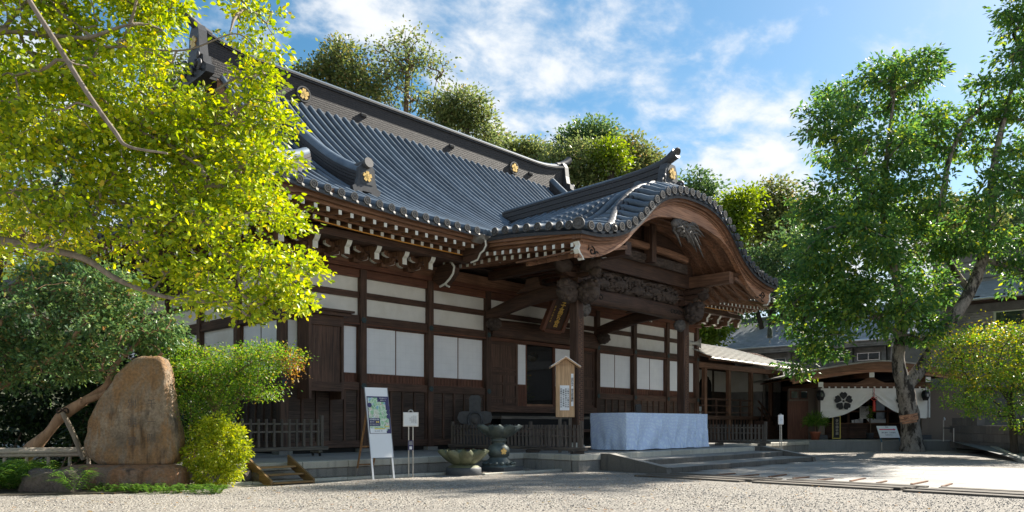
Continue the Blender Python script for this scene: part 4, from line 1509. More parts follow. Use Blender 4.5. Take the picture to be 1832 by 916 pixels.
# ================================================================== the porch
def porch_roof():
    # roof deck (curved sheet) that reaches back until it meets the main slope
    m = MB()
    NU, NV = 72, 30
    def fn(u, v):
        a = lerp(-HWK, HWK, u)
        y = lerp(YK + .02, 21.2, v)
        return (XC + a, y, zp(a, y) - .14)
    roof_sheet(m, fn, NU, NV, .09)
    pr = HB(m, 'porch_roof', 'ridge_tile')
    # tile rows down both slopes
    r = .105
    for sg in (-1, 1):
        k = 0
        y = 13.66
        while y < 20.8:
            a0, a1 = .20, HWK
            if y > YE:
                a = a0
                while a < HWK and zp(a, y) > Zm(XC + a, y - YE):
                    a += .04
                a1 = a
            if a1 - a0 > .4:
                pts = [(XC + sg * lerp(a0, a1, i / 22), y, zp(lerp(a0, a1, i / 22), y) + .015) for i in range(23)]
                HB(roll(pts, r, .33 if sg < 0 else 0), 'tile_row', 'tile', pr, fix=False)
                if a1 >= HWK - .01:
                    put('eave_tile', DISC_P, pr, Vector((XC + sg * (HWK + .015), y, zp(HWK, y) + .012)) - hall.location, (0, 0, R(-90 if sg < 0 else 90)))
            y += .42
        for y in (12.95, 13.29):
            put('eave_tile', DISC_P, pr, Vector((XC + sg * (HWK + .015), y, zp(HWK, y) + .012)) - hall.location, (0, 0, R(-90 if sg < 0 else 90)))
        # big corner tile
        put('eave_tile', DISC_P, pr, Vector((XC + sg * (HWK + .02), YK + .12, zp(HWK, YK) + .06)) - hall.location, (0, 0, R(-60 if sg < 0 else 60)), (1.35, 1.2, 1.35))
    # short rows over the curved front with round ends
    s, a, last = 0.0, 0.0, None
    marks = []
    arr = np.linspace(0, HWK - .06, 600)
    ln = 0
    nxt = 0.0
    for i in range(600):
        if i:
            ln += math.hypot(arr[i] - arr[i - 1], K(arr[i]) - K(arr[i - 1]))
        if ln >= nxt - 1e-6:
            marks.append(arr[i])
            nxt += .352
    for a in sorted(set([-q for q in marks] + marks)):
        slope = (K(a + .02) - K(a - .02)) / .04
        nx, nz = -slope, 1.0
        q = math.hypot(nx, nz)
        nx, nz = nx / q * .02, nz / q * .02
        pts = [(XC + a + nx, YK - .03 + t * 1.15, zp(a, YK + t * 1.15) + nz) for t in (0, .25, .5, .75, 1)]
        HB(roll(pts, .10, 0, 8), 'front_tile_row', 'tile', pr, fix=False)
        put('front_eave_tile', DISC_P, pr, Vector((XC + a + nx, YK - .04, K(a) + nz)) - hall.location, None, (.98, 1, .98))
        HB(MB().box(XC + a + .06, XC + a + .30, YK - .035, YK + .05, -.07, 0) if False else front_lip(a), 'pan_lip', 'tile_end', pr)
    # rim ridge following the curve behind the front rows
    for (yy, rr, dz) in ((13.50, .12, .06), (13.30, .08, .02)):
        pts = [(XC + aa, yy - .95 * sstep((abs(aa) - 2.6) / 2.4), zp(aa, yy - .95 * sstep((abs(aa) - 2.6) / 2.4)) + dz) for aa in np.linspace(-4.5, 4.5, 61)]
        HB(roll(pts, rr, .33), 'rim_row', 'ridge_tile', pr, fix=False)
    # porch ridge
    pts = [(XC, lerp(21.0, 13.75, i / 12), 8.98 + .10 * i / 12 + .08 * max(0, (i - 9) / 3) ** 2) for i in range(13)]
    rd = ridge_along(pts, .44, .62, 'porch_ridge', courses=7, cap=.11)
    yb = 13.72
    poly = [(-.85, 8.72), (-.95, 8.85), (-.8, 9.05), (-.62, 9.0), (-.55, 9.15), (-.40, 9.18), (-.33, 9.55), (-.22, 9.75), (.22, 9.75), (.33, 9.55), (.40, 9.18), (.55, 9.15), (.62, 9.0), (.8, 9.05), (.95, 8.85), (.85, 8.72)]
    o = HB(MB().prism(poly, (XC, yb, 0), (1, 0, 0), (0, 0, 1), (0, -1, 0), .28), 'porch_ridge_end_tile', 'oni_tile')
    m = MB()
    for xx, zz, rr, sg in ((-.60, 9.0, .17, 1), (.60, 9.0, .17, -1), (-.78, 8.87, .12, -1), (.78, 8.87, .12, 1), (-.42, 8.88, .12, 1), (.42, 8.88, .12, -1), (-.50, 9.2, .09, 1), (.50, 9.2, .09, -1)):
        cc = [(XC + xx + sg * rr * (1 - t / 9) * math.cos(t), yb - .27 - .10 * math.sin(t / 2), zz + rr * (1 - t / 9) * math.sin(t)) for t in np.linspace(0, 8, 18)]
        m.tube(cc, [.06 * (1 - i / 30) for i in range(18)], 6)
    HB(m, 'scrollwork', 'oni_tile', o)
    HB(MB().prism([(-.22, 9.2), (-.22, 9.55), (-.12, 9.68), (.12, 9.68), (.22, 9.55), (.22, 9.2)], (XC, yb - .28, 0), (1, 0, 0), (0, 0, 1), (0, -1, 0), .012), 'crest_panel', 'dark_stone', o)
    sakura('gold_blossom', o, (XC, yb - .29, 9.43), .19, (1, 0, 0), (0, 0, 1), (0, -1, 0), .05)
    m = MB()
    m.tube([(XC, yb + 1.6, 9.68), (XC, yb + .7, 9.72), (XC, yb + .1, 9.82), (XC, yb - .2, 9.93), (XC, yb - .46, 10.06)], [.14, .15, .15, .16, .18], 14)
    HB(m, 'bird_perch_tile', 'oni_tile', o)
    put('perch_disc', DISC_P, o, Vector((XC, yb - .47, 10.065)) - hall.location, (R(32), 0, 0), (1.45, 1, 1.45))
    for sg in (-1, 1):
        m = MB()
        m.tube([(XC + sg * .25, yb + .5, 9.0), (XC + sg * .75, yb + .4, 9.02), (XC + sg * 1.15, yb + .25, 8.93)], [.12, .12, .13], 10)
        HB(m, 'side_roll', 'tile', o)
    return pr
def front_lip(a):
    m = MB()
    def fn(u, v):
        aa = a + .075 + u * .20
        z = K(aa) - .05 - .03 * math.sin(math.pi * u)
        return (XC + aa, YK - .035 + (0, 0, .06)[round(v * 2)], z + (-.07, 0, 0)[round(v * 2)])
    return m.grid(fn, 4, 2)
DISC_P = disc_mesh(.118).mesh('eave_tile', MATS['tile_end'])
porch_roof()

def curve_strip(y0, y1, top, bot, a0=-5.72, a1=5.72, n=90):
    """solid band that follows the porch curve between two height functions"""
    m = MB()
    vs_, fs_ = [], []
    for i in range(n + 1):
        a = lerp(a0, a1, i / n)
        for y, z in ((y0, bot(a)), (y1, bot(a)), (y1, top(a)), (y0, top(a))):
            vs_.append((XC + a, y, z))
    for i in range(n):
        for k in range(4):
            fs_.append((i * 4 + k, i * 4 + (k + 1) % 4, (i + 1) * 4 + (k + 1) % 4, (i + 1) * 4 + k))
    fs_ += [(0, 1, 2, 3), tuple(n * 4 + k for k in (3, 2, 1, 0))]
    return m.add(vs_, fs_)
def porch_gable():
    # three stacked mouldings under the tiles, then the barge board itself
    HB(curve_strip(YK + .06, YK + .42, lambda a: K(a) - .13, lambda a: K(a) - .22), 'eave_moulding', 'brown_x')
    HB(curve_strip(YK + .12, YK + .42, lambda a: K(a) - .222, lambda a: K(a) - .31), 'eave_moulding', 'brown_x')
    HB(curve_strip(YK + .20, YK + .42, lambda a: K(a) - .312, lambda a: K(a) - .37, -5.6, 5.6), 'eave_moulding', 'brown_x')
    bb = HB(curve_strip(YK + .26, YK + .42, lambda a: K(a) - .36, lambda a: L(a), -5.62, 5.62), 'barge_board', 'keyaki_x')
    HB(curve_strip(YK + .235, YK + .28, lambda a: L(a) + .07, lambda a: L(a) - .012, -5.62, 5.62), 'barge_lip', 'keyaki_x', bb)
    HB(curve_strip(YK + .24, YK + .262, lambda a: K(a) - .365, lambda a: K(a) - .42, -5.62, 5.62), 'barge_lip', 'brown_x', bb)
    for sg in (-1, 1):
        # shaped white end and scroll carving
        xe = XC + sg * 5.62
        edge = [(-.03, 6.16), (.035, 6.06), (-.015, 5.95), (.04, 5.86), (.15, 5.77), (.20, 5.695)]
        prof = [(a, b) for a, b in edge] + [(a - .055, b - .012) for a, b in reversed(edge)]
        HB(MB().prism([(-sg * a, b) for a, b in prof], (xe, YK + .235, 0), (1, 0, 0), (0, 0, 1), (0, 1, 0), .17), 'white_end', 'white_paint', bb)
        m = MB()
        x1_ = xe - sg * .55
        cc = [(x1_ + sg * .17 * (1 - t / 10) * math.cos(t), YK + .25, 5.98 + .15 * (1 - t / 10) * math.sin(t)) for t in np.linspace(0, 8.5, 26)]
        m.tube(cc, .022, 5)
        cc = [(x1_ - sg * (.1 + .55 * t), YK + .25, 5.90 + .12 * math.sin(t * 7) * (1 - t)) for t in np.linspace(0, 1, 16)]
        m.tube(cc, [.028 * (1 - i / 20) for i in range(16)], 5)
        cc = [(x1_ - sg * (.0 + .28 * t) + sg * .1, YK + .25, 5.83 - .05 * math.sin(t * 5)) for t in np.linspace(0, 1, 10)]
        m.tube(cc, .02, 5)
        HB(m, 'scroll_carving', 'dark_void', bb)
    # curved ceiling: boards above, ribs below
    HB(curve_strip(YK + .42, 15.3, lambda a: L(a) + .26, lambda a: L(a) + .22, -5.4, 5.4), 'curved_ceiling', 'brown_x')
    for k in range(6):
        y = 12.98 + k * .40
        HB(curve_strip(y, y + .10, lambda a: L(a) + .218, lambda a: L(a) + .09, -5.2, 5.2), 'curved_rafter', 'brown_x')
    # boarded back wall of the gable
    HB(curve_strip(14.55, 14.62, lambda a: L(a) + .2, lambda a: 6.2, -3.2, 3.2), 'gable_back', 'wood_x')
porch_gable()

def lump(m, c, r, sc=(1, 1, 1), amp=.35, freq=3.0, seed=0, sub=3):
    """rough carved mass: sphere folded by ridged noise"""
    bm = bmesh.new()
    bmesh.ops.create_icosphere(bm, subdivisions=sub, radius=1)
    for v in bm.verts:
        n = v.co.normalized()
        q = n * freq + Vector((seed * 7.1, seed * 3.3, seed))
        d = 1 - abs(noise.noise(q)) * 2.0
        d += .5 * (1 - abs(noise.noise(q * 2.3)) * 2)
        k = 1 + amp * d * .5
        v.co = Vector((n.x * k * r * sc[0] + c[0], n.y * k * r * sc[1] + c[1], n.z * k * r * sc[2] + c[2]))
    return m.bm(bm, True)
def curls(m, c, r, sc, n, seed, size=.3):
    """covers an ellipsoid with carved curls"""
    rnd = random.Random(seed)
    for k in range(n):
        z = 1 - 2 * (k + .5) / n
        a = k * 2.4 + rnd.uniform(-.3, .3)
        q = math.sqrt(max(0, 1 - z * z))
        p = Vector((c[0] + r * sc[0] * q * math.cos(a), c[1] + r * sc[1] * q * math.sin(a), c[2] + r * sc[2] * z))
        lump(m, p, r * size * rnd.uniform(.7, 1.25), (1, 1, rnd.uniform(.7, 1.1)), .35, 2.2, seed + k * 1.7, 1)
    return m
def relief(x0, x1, z0, z1, y, depth, freq, seed, nu=46, nv=22, shape=None):
    """carved openwork panel facing the front: a grid folded by ridged noise"""
    m = MB()
    def fn(u, v):
        x, z = lerp(x0, x1, u), lerp(z0, z1, v)
        q = Vector((x * freq, z * freq, seed))
        q2 = q + Vector((noise.noise(q * .7) * 1.2, noise.noise(q * .7 + Vector((5, 1, 2))) * 1.2, 0))
        d = max(0.0, 1 - abs(noise.noise(q2)) * 3.2) + .5 * max(0.0, 1 - abs(noise.noise(q2 * 2.1)) * 3)
        e = min(1, min(u, 1 - u) * 14) * min(1, min(v, 1 - v) * 7)
        return (x, y - depth * d * e, z)
    m.grid(fn, nu, nv, True)
    m.box(x0, x1, y + .001, y + .06, z0, z1)
    return m
def porch_frame():
    XL_, XR_ = POSTS[3], POSTS[4]
    for sg, xp in ((-1, XL_), (1, XR_)):
        p = HB(MB().bevbox(xp - .17, xp + .17, YPO - .17, YPO + .17, .70, 5.35, .035), 'porch_post', 'wood_z', fix=False)
        # low relief pattern on the front face
        mm = MB()
        for k in range(58):
            z = .95 + k * .062
            mm.box(xp - .10, xp + .10, YPO - .178, YPO - .168, z, z + .02)
            mm.box(xp - .10 + (k % 2) * .1, xp - .06 + (k % 2) * .1, YPO - .182, YPO - .168, z + .02, z + .062)
        mm.box(xp - .125, xp - .11, YPO - .18, YPO - .168, .9, 4.6)
        mm.box(xp + .11, xp + .125, YPO - .18, YPO - .168, .9, 4.6)
        tag(HB(mm, 'post_carving', 'brown_z', p), kind='stuff')
        HB(MB().lathe([(.27, 0), (.29, .04), (.27, .1), (.22, .2), (.2, .26), (.18, .26)], 20, (xp, YPO, HP - .01)), 'post_base', 'granite', p)
        # lion-head nosings on three sides
        ms = MB()
        lump(ms, (xp - .42 if sg < 0 else xp + .42, YPO - .02, 5.33), .30, (1.15, .8, .95), .5, 2.7, 3 + sg)
        lump(ms, (xp - .62 if sg < 0 else xp + .62, YPO - .04, 5.52), .20, (1.1, .9, .8), .5, 3.0, 5 + sg)
        curls(ms, (xp + sg * .42, YPO - .02, 5.33), .30, (1.15, .8, .95), 46, 3)
        curls(ms, (xp + sg * .64, YPO - .04, 5.52), .20, (1.1, .9, .8), 26, 4)
        HB(ms, 'lion_nosing', 'carving')
        ms = MB()
        curls(ms, (xp, YPO - .42, 5.33), .30, (.8, 1.15, .95), 46, 5)
        curls(ms, (xp, YPO - .62, 5.52), .20, (.9, 1.1, .8), 26, 6)
        lump(ms, (xp, YPO - .42, 5.33), .30, (.8, 1.15, .95), .5, 2.7, 9 + sg)
        lump(ms, (xp, YPO - .60, 5.52), .20, (.9, 1.1, .8), .5, 3.0, 11 + sg)
        HB(ms, 'lion_nosing', 'carving')
        ms = MB()
        lump(ms, (xp - sg * .30, YPO - .05, 4.88), .20, (1.1, .7, .9), .5, 3.3, 14 + sg)
        curls(ms, (xp - sg * .30, YPO - .05, 4.88), .20, (1.1, .7, .9), 40, 7)
        HB(ms, 'beam_corbel', 'carving_grey')
        # bracket stack on the post
        m = MB()
        m.box(xp - .24, xp + .24, YPO - .24, YPO + .24, 5.60, 5.78)
        HB(m, 'bearing_block', 'wood_x')
        for dz, hl in ((5.80, .62), (6.0, .85)):
            pr_ = [(-hl, .15), (-hl, .07), (-hl + .2, 0), (hl - .2, 0), (hl, .07), (hl, .15)]
            HB(MB().prism(pr_, (xp, YPO - .07, dz), (1, 0, 0), (0, 0, 1), (0, 1, 0), .14), 'bracket_arm', 'wood_x')
            HB(MB().prism(pr_, (xp - .07, YPO, dz + .004), (0, 1, 0), (0, 0, 1), (1, 0, 0), .14), 'bracket_arm', 'wood_y')
            for q in (-hl + .12, hl - .12, 0):
                HB(MB().box(xp + q - .1, xp + q + .1, YPO - .1, YPO + .1, dz + .16, dz + .2), 'bearing_block', 'wood_x')
        ms = MB()
        lump(ms, (xp + sg * .1, YPO - .62, 6.12), .2, (.6, 1.5, .9), .6, 3.0, 20 + sg)
        lump(ms, (xp + sg * .1, YPO - .78, 5.9), .14, (.6, 1.3, .9), .6, 3.0, 22 + sg)
        HB(ms, 'dragon_nosing', 'carving')
        ms = MB()
        lump(ms, (xp + sg * .7, YPO - .05, 6.1), .2, (1.5, .7, .9), .6, 3.0, 25 + sg)
        HB(ms, 'dragon_nosing', 'carving')
        # shrimp-shaped tie beam back to the wall
        pts = []
        for i in range(15):
            t = i / 14
            y = lerp(YPO + .15, Y0 - .1, t)
            z = lerp(5.40, 5.02, sstep(t)) + .16 * math.sin(math.pi * t)
            pts.append((y, z))
        up_ = [(y, z + .24 - .06 * abs(2 * (i / 14) - 1) ** 4) for i, (y, z) in enumerate(pts)]
        lo_ = [(y, z - .22 + .06 * abs(2 * (i / 14) - 1) ** 4) for i, (y, z) in enumerate(pts)]
        def fn(u, v, up_=up_, lo_=lo_, xp=xp):
            i = min(13, int(u * 14))
            f = u * 14 - i
            y = lerp(up_[i][0], up_[i + 1][0], f)
            zt, zb = lerp(up_[i][1], up_[i + 1][1], f), lerp(lo_[i][1], lo_[i + 1][1], f)
            an = v * 2 * math.pi
            cz, cx_ = math.sin(an), math.cos(an)
            return (xp + .14 * abs(cx_) ** .6 * (1 if cx_ > 0 else -1), y, (zt + zb) / 2 + (zt - zb) / 2 * abs(cz) ** .6 * (1 if cz > 0 else -1))
        HB(MB().grid(fn, 28, 16), 'shrimp_beam', 'wood_y')
        ms = MB()
        lump(ms, (xp, Y0 - .35, 4.72), .22, (.8, 1.1, .8), .5, 3.0, 30 + sg)
        curls(ms, (xp, Y0 - .35, 4.72), .22, (.8, 1.1, .8), 36, 8)
        HB(ms, 'beam_corbel', 'carving')
        pr_ = [(-.75, 0), (-.55, .1), (-.35, .14), (-.25, .42), (.25, .42), (.35, .14), (.55, .1), (.75, 0)]
        HB(MB().prism(pr_, (xp - .07, 16.7, 5.62), (0, 1, 0), (0, 0, 1), (1, 0, 0), .14), 'frog_leg_strut', 'wood_y')
        # side purlins carrying the porch rafters
        HB(MB().box(xp - .13, xp + .13, YPO + .1, Y0 - .2, 6.22, 6.48), 'porch_purlin', 'wood_y')
        HB(MB().box(xp - .15, xp + .15, 12.95, YPO + .1, 6.22, 6.62), 'porch_purlin', 'wood_y' if sg < 0 else 'brown_y')  # left one takes the darker wood in place of shade
    # lower rainbow beam
    def beam(xa, xb, zt, zb, cam_, th, y):
        def fn(u, v):
            x = lerp(xa, xb, u)
            c = cam_ * math.sin(math.pi * u)
            e = min(u, 1 - u)
            t, b = zt + c - .05 * (1 - min(1, e / .06)) ** 2, zb + c * 1.1
            an = v * 2 * math.pi
            cz, cy = math.sin(an), math.cos(an)
            return (x, y + th * abs(cy) ** .5 * (1 if cy > 0 else -1), (t + b) / 2 + (t - b) / 2 * abs(cz) ** .5 * (1 if cz > 0 else -1))
        return MB().grid(fn, 30, 20)
    lb = HB(beam(XL_ + .15, XR_ - .15, 5.54, 5.04, .05, .17, YPO), 'lower_rainbow_beam', 'wood_x')
    for sg in (-1, 1):
        x_ = XC + sg * 2.55
        m = MB()
        for q in range(3):
            cc = [(x_ - sg * (q * .22) + .16 * (1 - t / 9) * math.cos(t) * sg, YPO - .175, 5.30 + .1 * (1 - t / 9) * math.sin(t)) for t in np.linspace(0, 7, 18)]
            m.tube(cc, .018, 5)
        HB(m, 'scroll_carving', 'dark_void', lb)
    ub = HB(beam(XL_ - .1, XR_ + .1, 6.62, 6.24, .08, .18, YPO - .02), 'upper_rainbow_beam', 'brown_x')
    HB(relief(XL_ + .7, XR_ - .7, 5.60, 6.24, YPO - .04, .16, 3.4, 2), 'carved_frieze', 'carving')
    for k in range(5):
        ms = MB()
        lump(ms, (XL_ + 1.1 + k * 1.0, YPO - .14, 5.78 + .08 * (k % 2)), .15, (1.9, .7, .8), .7, 2.6, 40 + k)
        curls(ms, (XL_ + 1.2 + k * 1.0, YPO - .12, 5.86), .2, (2.2, .5, 1.2), 44, 50 + k, .27)
        HB(ms, 'carved_beast', 'carving')
    HB(MB().box(XL_ + .2, XR_ - .2, YPO + .05, YPO + .1, 5.5, 6.3), 'frieze_board', 'wood_x')
    # upper gable: curved tie, strut and cloud carving
    HB(beam(XC - 2.3, XC + 2.3, 7.22, 6.98, .08, .12, 14.3), 'gable_tie', 'brown_x')
    HB(relief(XC - 2.6, XC + 2.6, 6.66, 6.98, 14.4, .12, 4.2, 7), 'cloud_carving', 'carving')
    HB(MB().box(XC - .14, XC + .14, 14.1, 14.4, 6.66, 7.9), 'gable_strut', 'wood_z')
    # hanging carving at the crown of the gable
    m = MB()
    rnd = random.Random(2)
    c0 = Vector((XC - .95, YK + .30, 7.66))
    lump(m, c0 + Vector((.2, 0, -.12)), .17, (1.2, .6, .9), .5, 3, 61, 2)
    curls(m, c0 + Vector((.55, 0, -.22)), .26, (1.9, .45, .75), 60, 62, .26)
    for k in range(34):
        # feathers sweeping right and down from the head
        a0 = rnd.uniform(-.2, 1.15)
        b = c0 + Vector((rnd.uniform(.0, .95), rnd.uniform(-.12, .06), rnd.uniform(-.34, .02)))
        ln = rnd.uniform(.45, 1.0)
        pts = [b + Vector((ln * t * math.cos(a0 * (1 - t * .5)), -.03 * math.sin(t * 3), -ln * t * math.sin(a0) * .75 + .06 * math.sin(t * 4))) for t in (0, .25, .5, .75, 1)]
        m.tube(pts, [.03, .045, .045, .035, .008], 5)
    HB(m, 'crown_pendant', 'carving_grey')
porch_frame()

def porch_eaves():
    lo_me = MB().bar((0, 0, .42), (-2.05, 0, 0), .10, .115).mesh('base_rafter', MATS['brown_x'])
    up_me = MB().bar((0, 0, .20), (-1.15, 0, 0), .09, .10).mesh('flying_rafter', MATS['brown_x'])
    tip = MB().box(-.012, 0, -.05, .05, -.06, .06).mesh('white_tip', MATS['white_paint'])
    for sg in (-1, 1):
        for k in range(17):
            y = 12.93 + k * .325
            e = .38 * max(0.0, min(1.0, (y - YK) / 3.65))
            zz = 5.98 + (.40 if y > 16.15 else e) * .75
            rot = None if sg < 0 else (0, 0, math.pi)
            o = put('base_rafter', lo_me, hall, Vector((XC + sg * 3.25, y, zz - .02)) - hall.location, rot)
            put('white_tip', tip, o, (-2.053, 0, 0))
            o = put('flying_rafter', up_me, hall, Vector((XC + sg * 4.55, y + .0, zz + .06)) - hall.location, rot)
            put('white_tip', tip, o, (-1.153, 0, 0), None, (1, .9, .9))
        def strip(a0, a1, z0, z1, nm, mt, ya=12.72, yb=18.4):
            m = MB()
            def fn(u, v):
                y = lerp(ya, yb, u)
                q = [(a0, z0), (a1, z0), (a1, z1), (a0, z1), (a0, z0)][round(v * 4)]
                e = .38 * max(0.0, min(1.0, (y - YK) / 3.65)) * .85
                return (XC + sg * q[0], y, q[1] + e)
            m.grid(fn, 16, 4, False)
            for q in (0, 1):
                m.add([fn(q, k / 4) for k in range(4)], [(0, 1, 2, 3)])
            return HB(m, nm, mt)
        strip(5.40, 5.52, 6.12, 6.22, 'porch_eave_board', 'brown_y')
        strip(5.44, 5.66, 6.222, 6.31, 'porch_eave_board', 'brown_y')
        strip(5.42, 5.76, 6.312, 6.40, 'porch_eave_board', 'brown_y', YK + .1, 16.3)
        strip(5.13, 5.23, 6.03, 6.10, 'porch_rafter_board', 'brown_y')
        m = MB()
        def sof(u, v):
            a = lerp(3.2, 5.6, u)
            y = lerp(12.75, 18.6, v)
            e = .38 * max(0.0, min(1.0, (y - YK) / 3.65)) * .8
            return (XC + sg * a, y, lerp(6.56, 6.14, u) + e)
        HB(m.grid(sof, 4, 10), 'porch_soffit', 'brown_x')
    # ceiling of the porch behind the gable: latticed boards
    HB(MB().box(XC - 3.3, XC + 3.3, 15.0, Y0 - .1, 6.60, 6.64), 'porch_ceiling', 'wood_x')
    for k in range(10):
        x = XC - 3.0 + k * .667
        HB(MB().box(x - .05, x + .05, 15.0, Y0 - .1, 6.50, 6.60), 'ceiling_rib', 'redwood_x')
    # end piece of the main eave beside the porch with white edge
    for sg in (-1, 1):
        xe = XC + sg * 5.78
        prof = [(16.14, 6.76), (16.10, 6.55), (16.2, 6.42), (16.34, 6.36), (16.46, 6.18), (16.75, 6.14), (17.1, 6.25), (17.1, 6.7)]
        o = HB(MB().prism(prof, (xe - .05, 0, 0), (0, 1, 0), (0, 0, 1), (1, 0, 0), .12), 'eave_end_board', 'wood_y')
        HB(MB().tube([(xe + sg * .055, a, b) for a, b in prof[:6]], .028, 6), 'white_edge', 'white_paint', o)
        HB(MB().prism([(15.95, 6.80), (16.5, 6.78), (16.3, 6.62)], (xe - .2 + sg * .2, 0, 0), (0, 1, 0), (0, 0, 1), (1, 0, 0), .4), 'valley_flashing', 'alu')
porch_eaves()
# ================================================================== lettering
def text_mesh(s, size, mat, name='lettering', line=1.0, ext=0.002, bold=0.0):
    cu = bpy.data.curves.new(name, 'FONT')
    cu.body = s
    cu.size = size
    cu.align_x = 'CENTER'
    cu.align_y = 'CENTER'
    cu.space_line = line
    cu.extrude = ext
    cu.offset = bold
    cu.resolution_u = 2
    o = bpy.data.objects.new(name, cu)
    col.objects.link(o)
    dg = bpy.context.evaluated_depsgraph_get()
    me = bpy.data.meshes.new_from_object(o.evaluated_get(dg))
    me.name = name
    me.materials.clear()
    me.materials.append(mat)
    bpy.data.objects.remove(o)
    bpy.data.curves.remove(cu)
    return me
def lettering(parent, s, size, mat, loc, rot, line=1.0, name='lettering', bold=0.0):
    o = put(name, text_mesh(s, size, MATS[mat], name, line, 0.002, bold), parent, loc, rot)
    tag(o, kind='stuff')
    return o
def vert(s):
    return '\n'.join(s)
FRONT = (R(90), 0, 0)          # text standing up, read from -y

# ================================================================== hall fittings that hang or stand by themselves
def plaque():
    t = thing('name_plaque', 'tall black framed plaque with gold brush characters tilted above the doors', 'plaque', (20.55, 17.85, 4.62), 0)
    t.rotation_euler = (R(28), 0, 0)
    MB().box(-.46, .46, -.03, .03, .06, 1.40).build('board', MATS['wood_z'], t)
    for x0_, x1_ in ((-.60, -.44), (.44, .60)):
        MB().prism([(x0_, 0), (x1_, 0), (x1_ * 1.0, 1.46), (x0_ * 1.0, 1.46)], (0, -.09, 0), (1, 0, 0), (0, 0, 1), (0, 1, 0), .14).build('frame', MATS['redwood_z'], t)
    MB().box(-.44, .44, -.09, .05, -.06, .07).build('frame', MATS['redwood_x'], t)
    MB().box(-.44, .44, -.09, .05, 1.39, 1.5).build('frame', MATS['redwood_x'], t)
    for x_ in (-.42, .42):
        MB().box(x_ - .008, x_ + .008, -.035, -.029, .08, 1.38).build('inlay', MATS['verdigris_fitting'], t)
    lettering(t, vert('ら子高ち宮'), .27, 'gold_paint', (.08, -.034, .74), FRONT, .88, bold=.006)
    lettering(t, vert('昭和大僧正書'), .085, 'gold_paint', (-.28, -.034, .62), FRONT, 1.25)
plaque()
def horn_speaker():
    c = Vector((25.35, 15.0, 4.32))
    t = thing('horn_speaker', 'cream horn loudspeaker fixed to the right porch post', 'loudspeaker', c, R(30))
    m = MB()
    prof = [(.05, .0), (.06, -.12), (.09, -.2), (.15, -.28), (.22, -.33), (.225, -.34), (.2, -.335), (.12, -.26), (.05, -.18)]
    n = 20
    vs_ = [(r * math.cos(2 * math.pi * k / n), y, r * math.sin(2 * math.pi * k / n)) for r, y in prof for k in range(n)]
    fs_ = [(i * n + k, i * n + (k + 1) % n, (i + 1) * n + (k + 1) % n, (i + 1) * n + k) for i in range(len(prof) - 1) for k in range(n)]
    m.add(vs_, fs_, True).build('horn', MATS['horn_cream'], t)
    MB().tube([(0, .0, 0), (0, -.30, 0)], .035, 10).build('reflex_tube', MATS['horn_cream'], t)
    MB().tube([(0, .18, 0), (0, .14, 0), (0, 0, 0)], [.09, .11, .07], 14).build('driver', MATS['horn_cream'], t)
    MB().bar((-.62, .25, .1), (0, .06, -.02), .03, .03).build('bracket', MATS['steel'], t)
horn_speaker()
def wind_bell():
    c = Vector((34.75, 16.35, 5.40))
    t = thing('wind_bell', 'green bronze wind bell hanging from the far eave corner', 'bell', c)
    t.scale = (.6, .6, .85)
    n = 12
    prof = [(.03, .62), (.10, .60), (.17, .52), (.19, .40), (.20, .1), (.23, 0), (.20, 0), (.17, .1), (.15, .4)]
    MB().lathe(prof, 16).build('bell_body', MATS['bronze'], t)
    MB().tube([(0, 0, .6), (0, 0, 1.35)], .018, 6).build('chain', MATS['black_iron'], t)
    MB().tube([(0, 0, .5), (0, 0, -.12)], .012, 6).build('clapper_rod', MATS['black_iron'], t)
    MB().prism([(-.1, -.3), (.1, -.3), (.12, -.12), (-.12, -.12)], (0, -.006, 0), (1, 0, 0), (0, 0, 1), (0, 1, 0), .012).build('clapper_plate', MATS['bronze'], t)
wind_bell()

# ================================================================== picket fences
def picket_fence(name, label, a, b, h, mt='grey_wood', base=HP, n=None, casters=False, group=None):
    a, b = Vector(a), Vector(b)
    d = b - a
    ln = d.length
    rz = math.atan2(d.y, d.x)
    t = thing(name, label, 'fence', (a.x, a.y, base), rz, group)
    n = n or int(ln / .155)
    z0 = .10 if not casters else .16
    me = MB().bevbox(-.033, .033, -.028, .028, z0 + .09, h, .008).mesh('picket', MATS[mt + '_z'])
    for k in range(n + 1):
        x = lerp(.10, ln - .10, k / n)
        put('picket', me, t, (x, 0, 0))
    me2 = MB().bevbox(-.045, .045, -.045, .045, z0 + .09, h + .10, .01).mesh('end_post', MATS[mt + '_z'])
    for x in (.0, ln):
        put('end_post', me2, t, (x, 0, 0))
    for z in (h - .12, h - .32):
        MB().bar((-.06, 0, z), (ln + .06, 0, z), .034, .042).build('rail', MATS[mt + '_x'], t)
    MB().bevbox(-.18, ln + .18, -.06, .06, z0 - .01, z0 + .085, .01).build('base_rail', MATS[mt + '_x'], t)
    k = max(2, int(ln / 1.6) + 1)
    for i in range(k):
        x = lerp(.15, ln - .15, i / (k - 1))
        if casters:
            MB().bevbox(x - .05, x + .05, -.22, .22, z0 - .07, z0 - .012, .008).build('cross_foot', MATS[mt + '_y'], t)
            for s in (-1, 1):
                MB().tube([(x - .015, s * .17, .045), (x + .015, s * .17, .045)], .045, 12).build('caster', MATS['black_iron'], t)
        else:
            MB().bevbox(x - .06, x + .06, -.24, .24, 0.0, z0 - .012, .008).build('cross_foot', MATS[mt + '_y'], t)
    return t
picket_fence('picket_fence', 'grey picket fence on casters beside the wooden steps, below the maple', (7.7, 17.3), (10.80, 17.3), .95, casters=True, n=14)
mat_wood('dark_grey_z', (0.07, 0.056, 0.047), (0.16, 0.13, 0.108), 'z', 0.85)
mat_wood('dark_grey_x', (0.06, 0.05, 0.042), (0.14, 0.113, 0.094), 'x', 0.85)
mat_wood('dark_grey_y', (0.04, 0.032, 0.027), (0.09, 0.072, 0.06), 'y', 0.85)
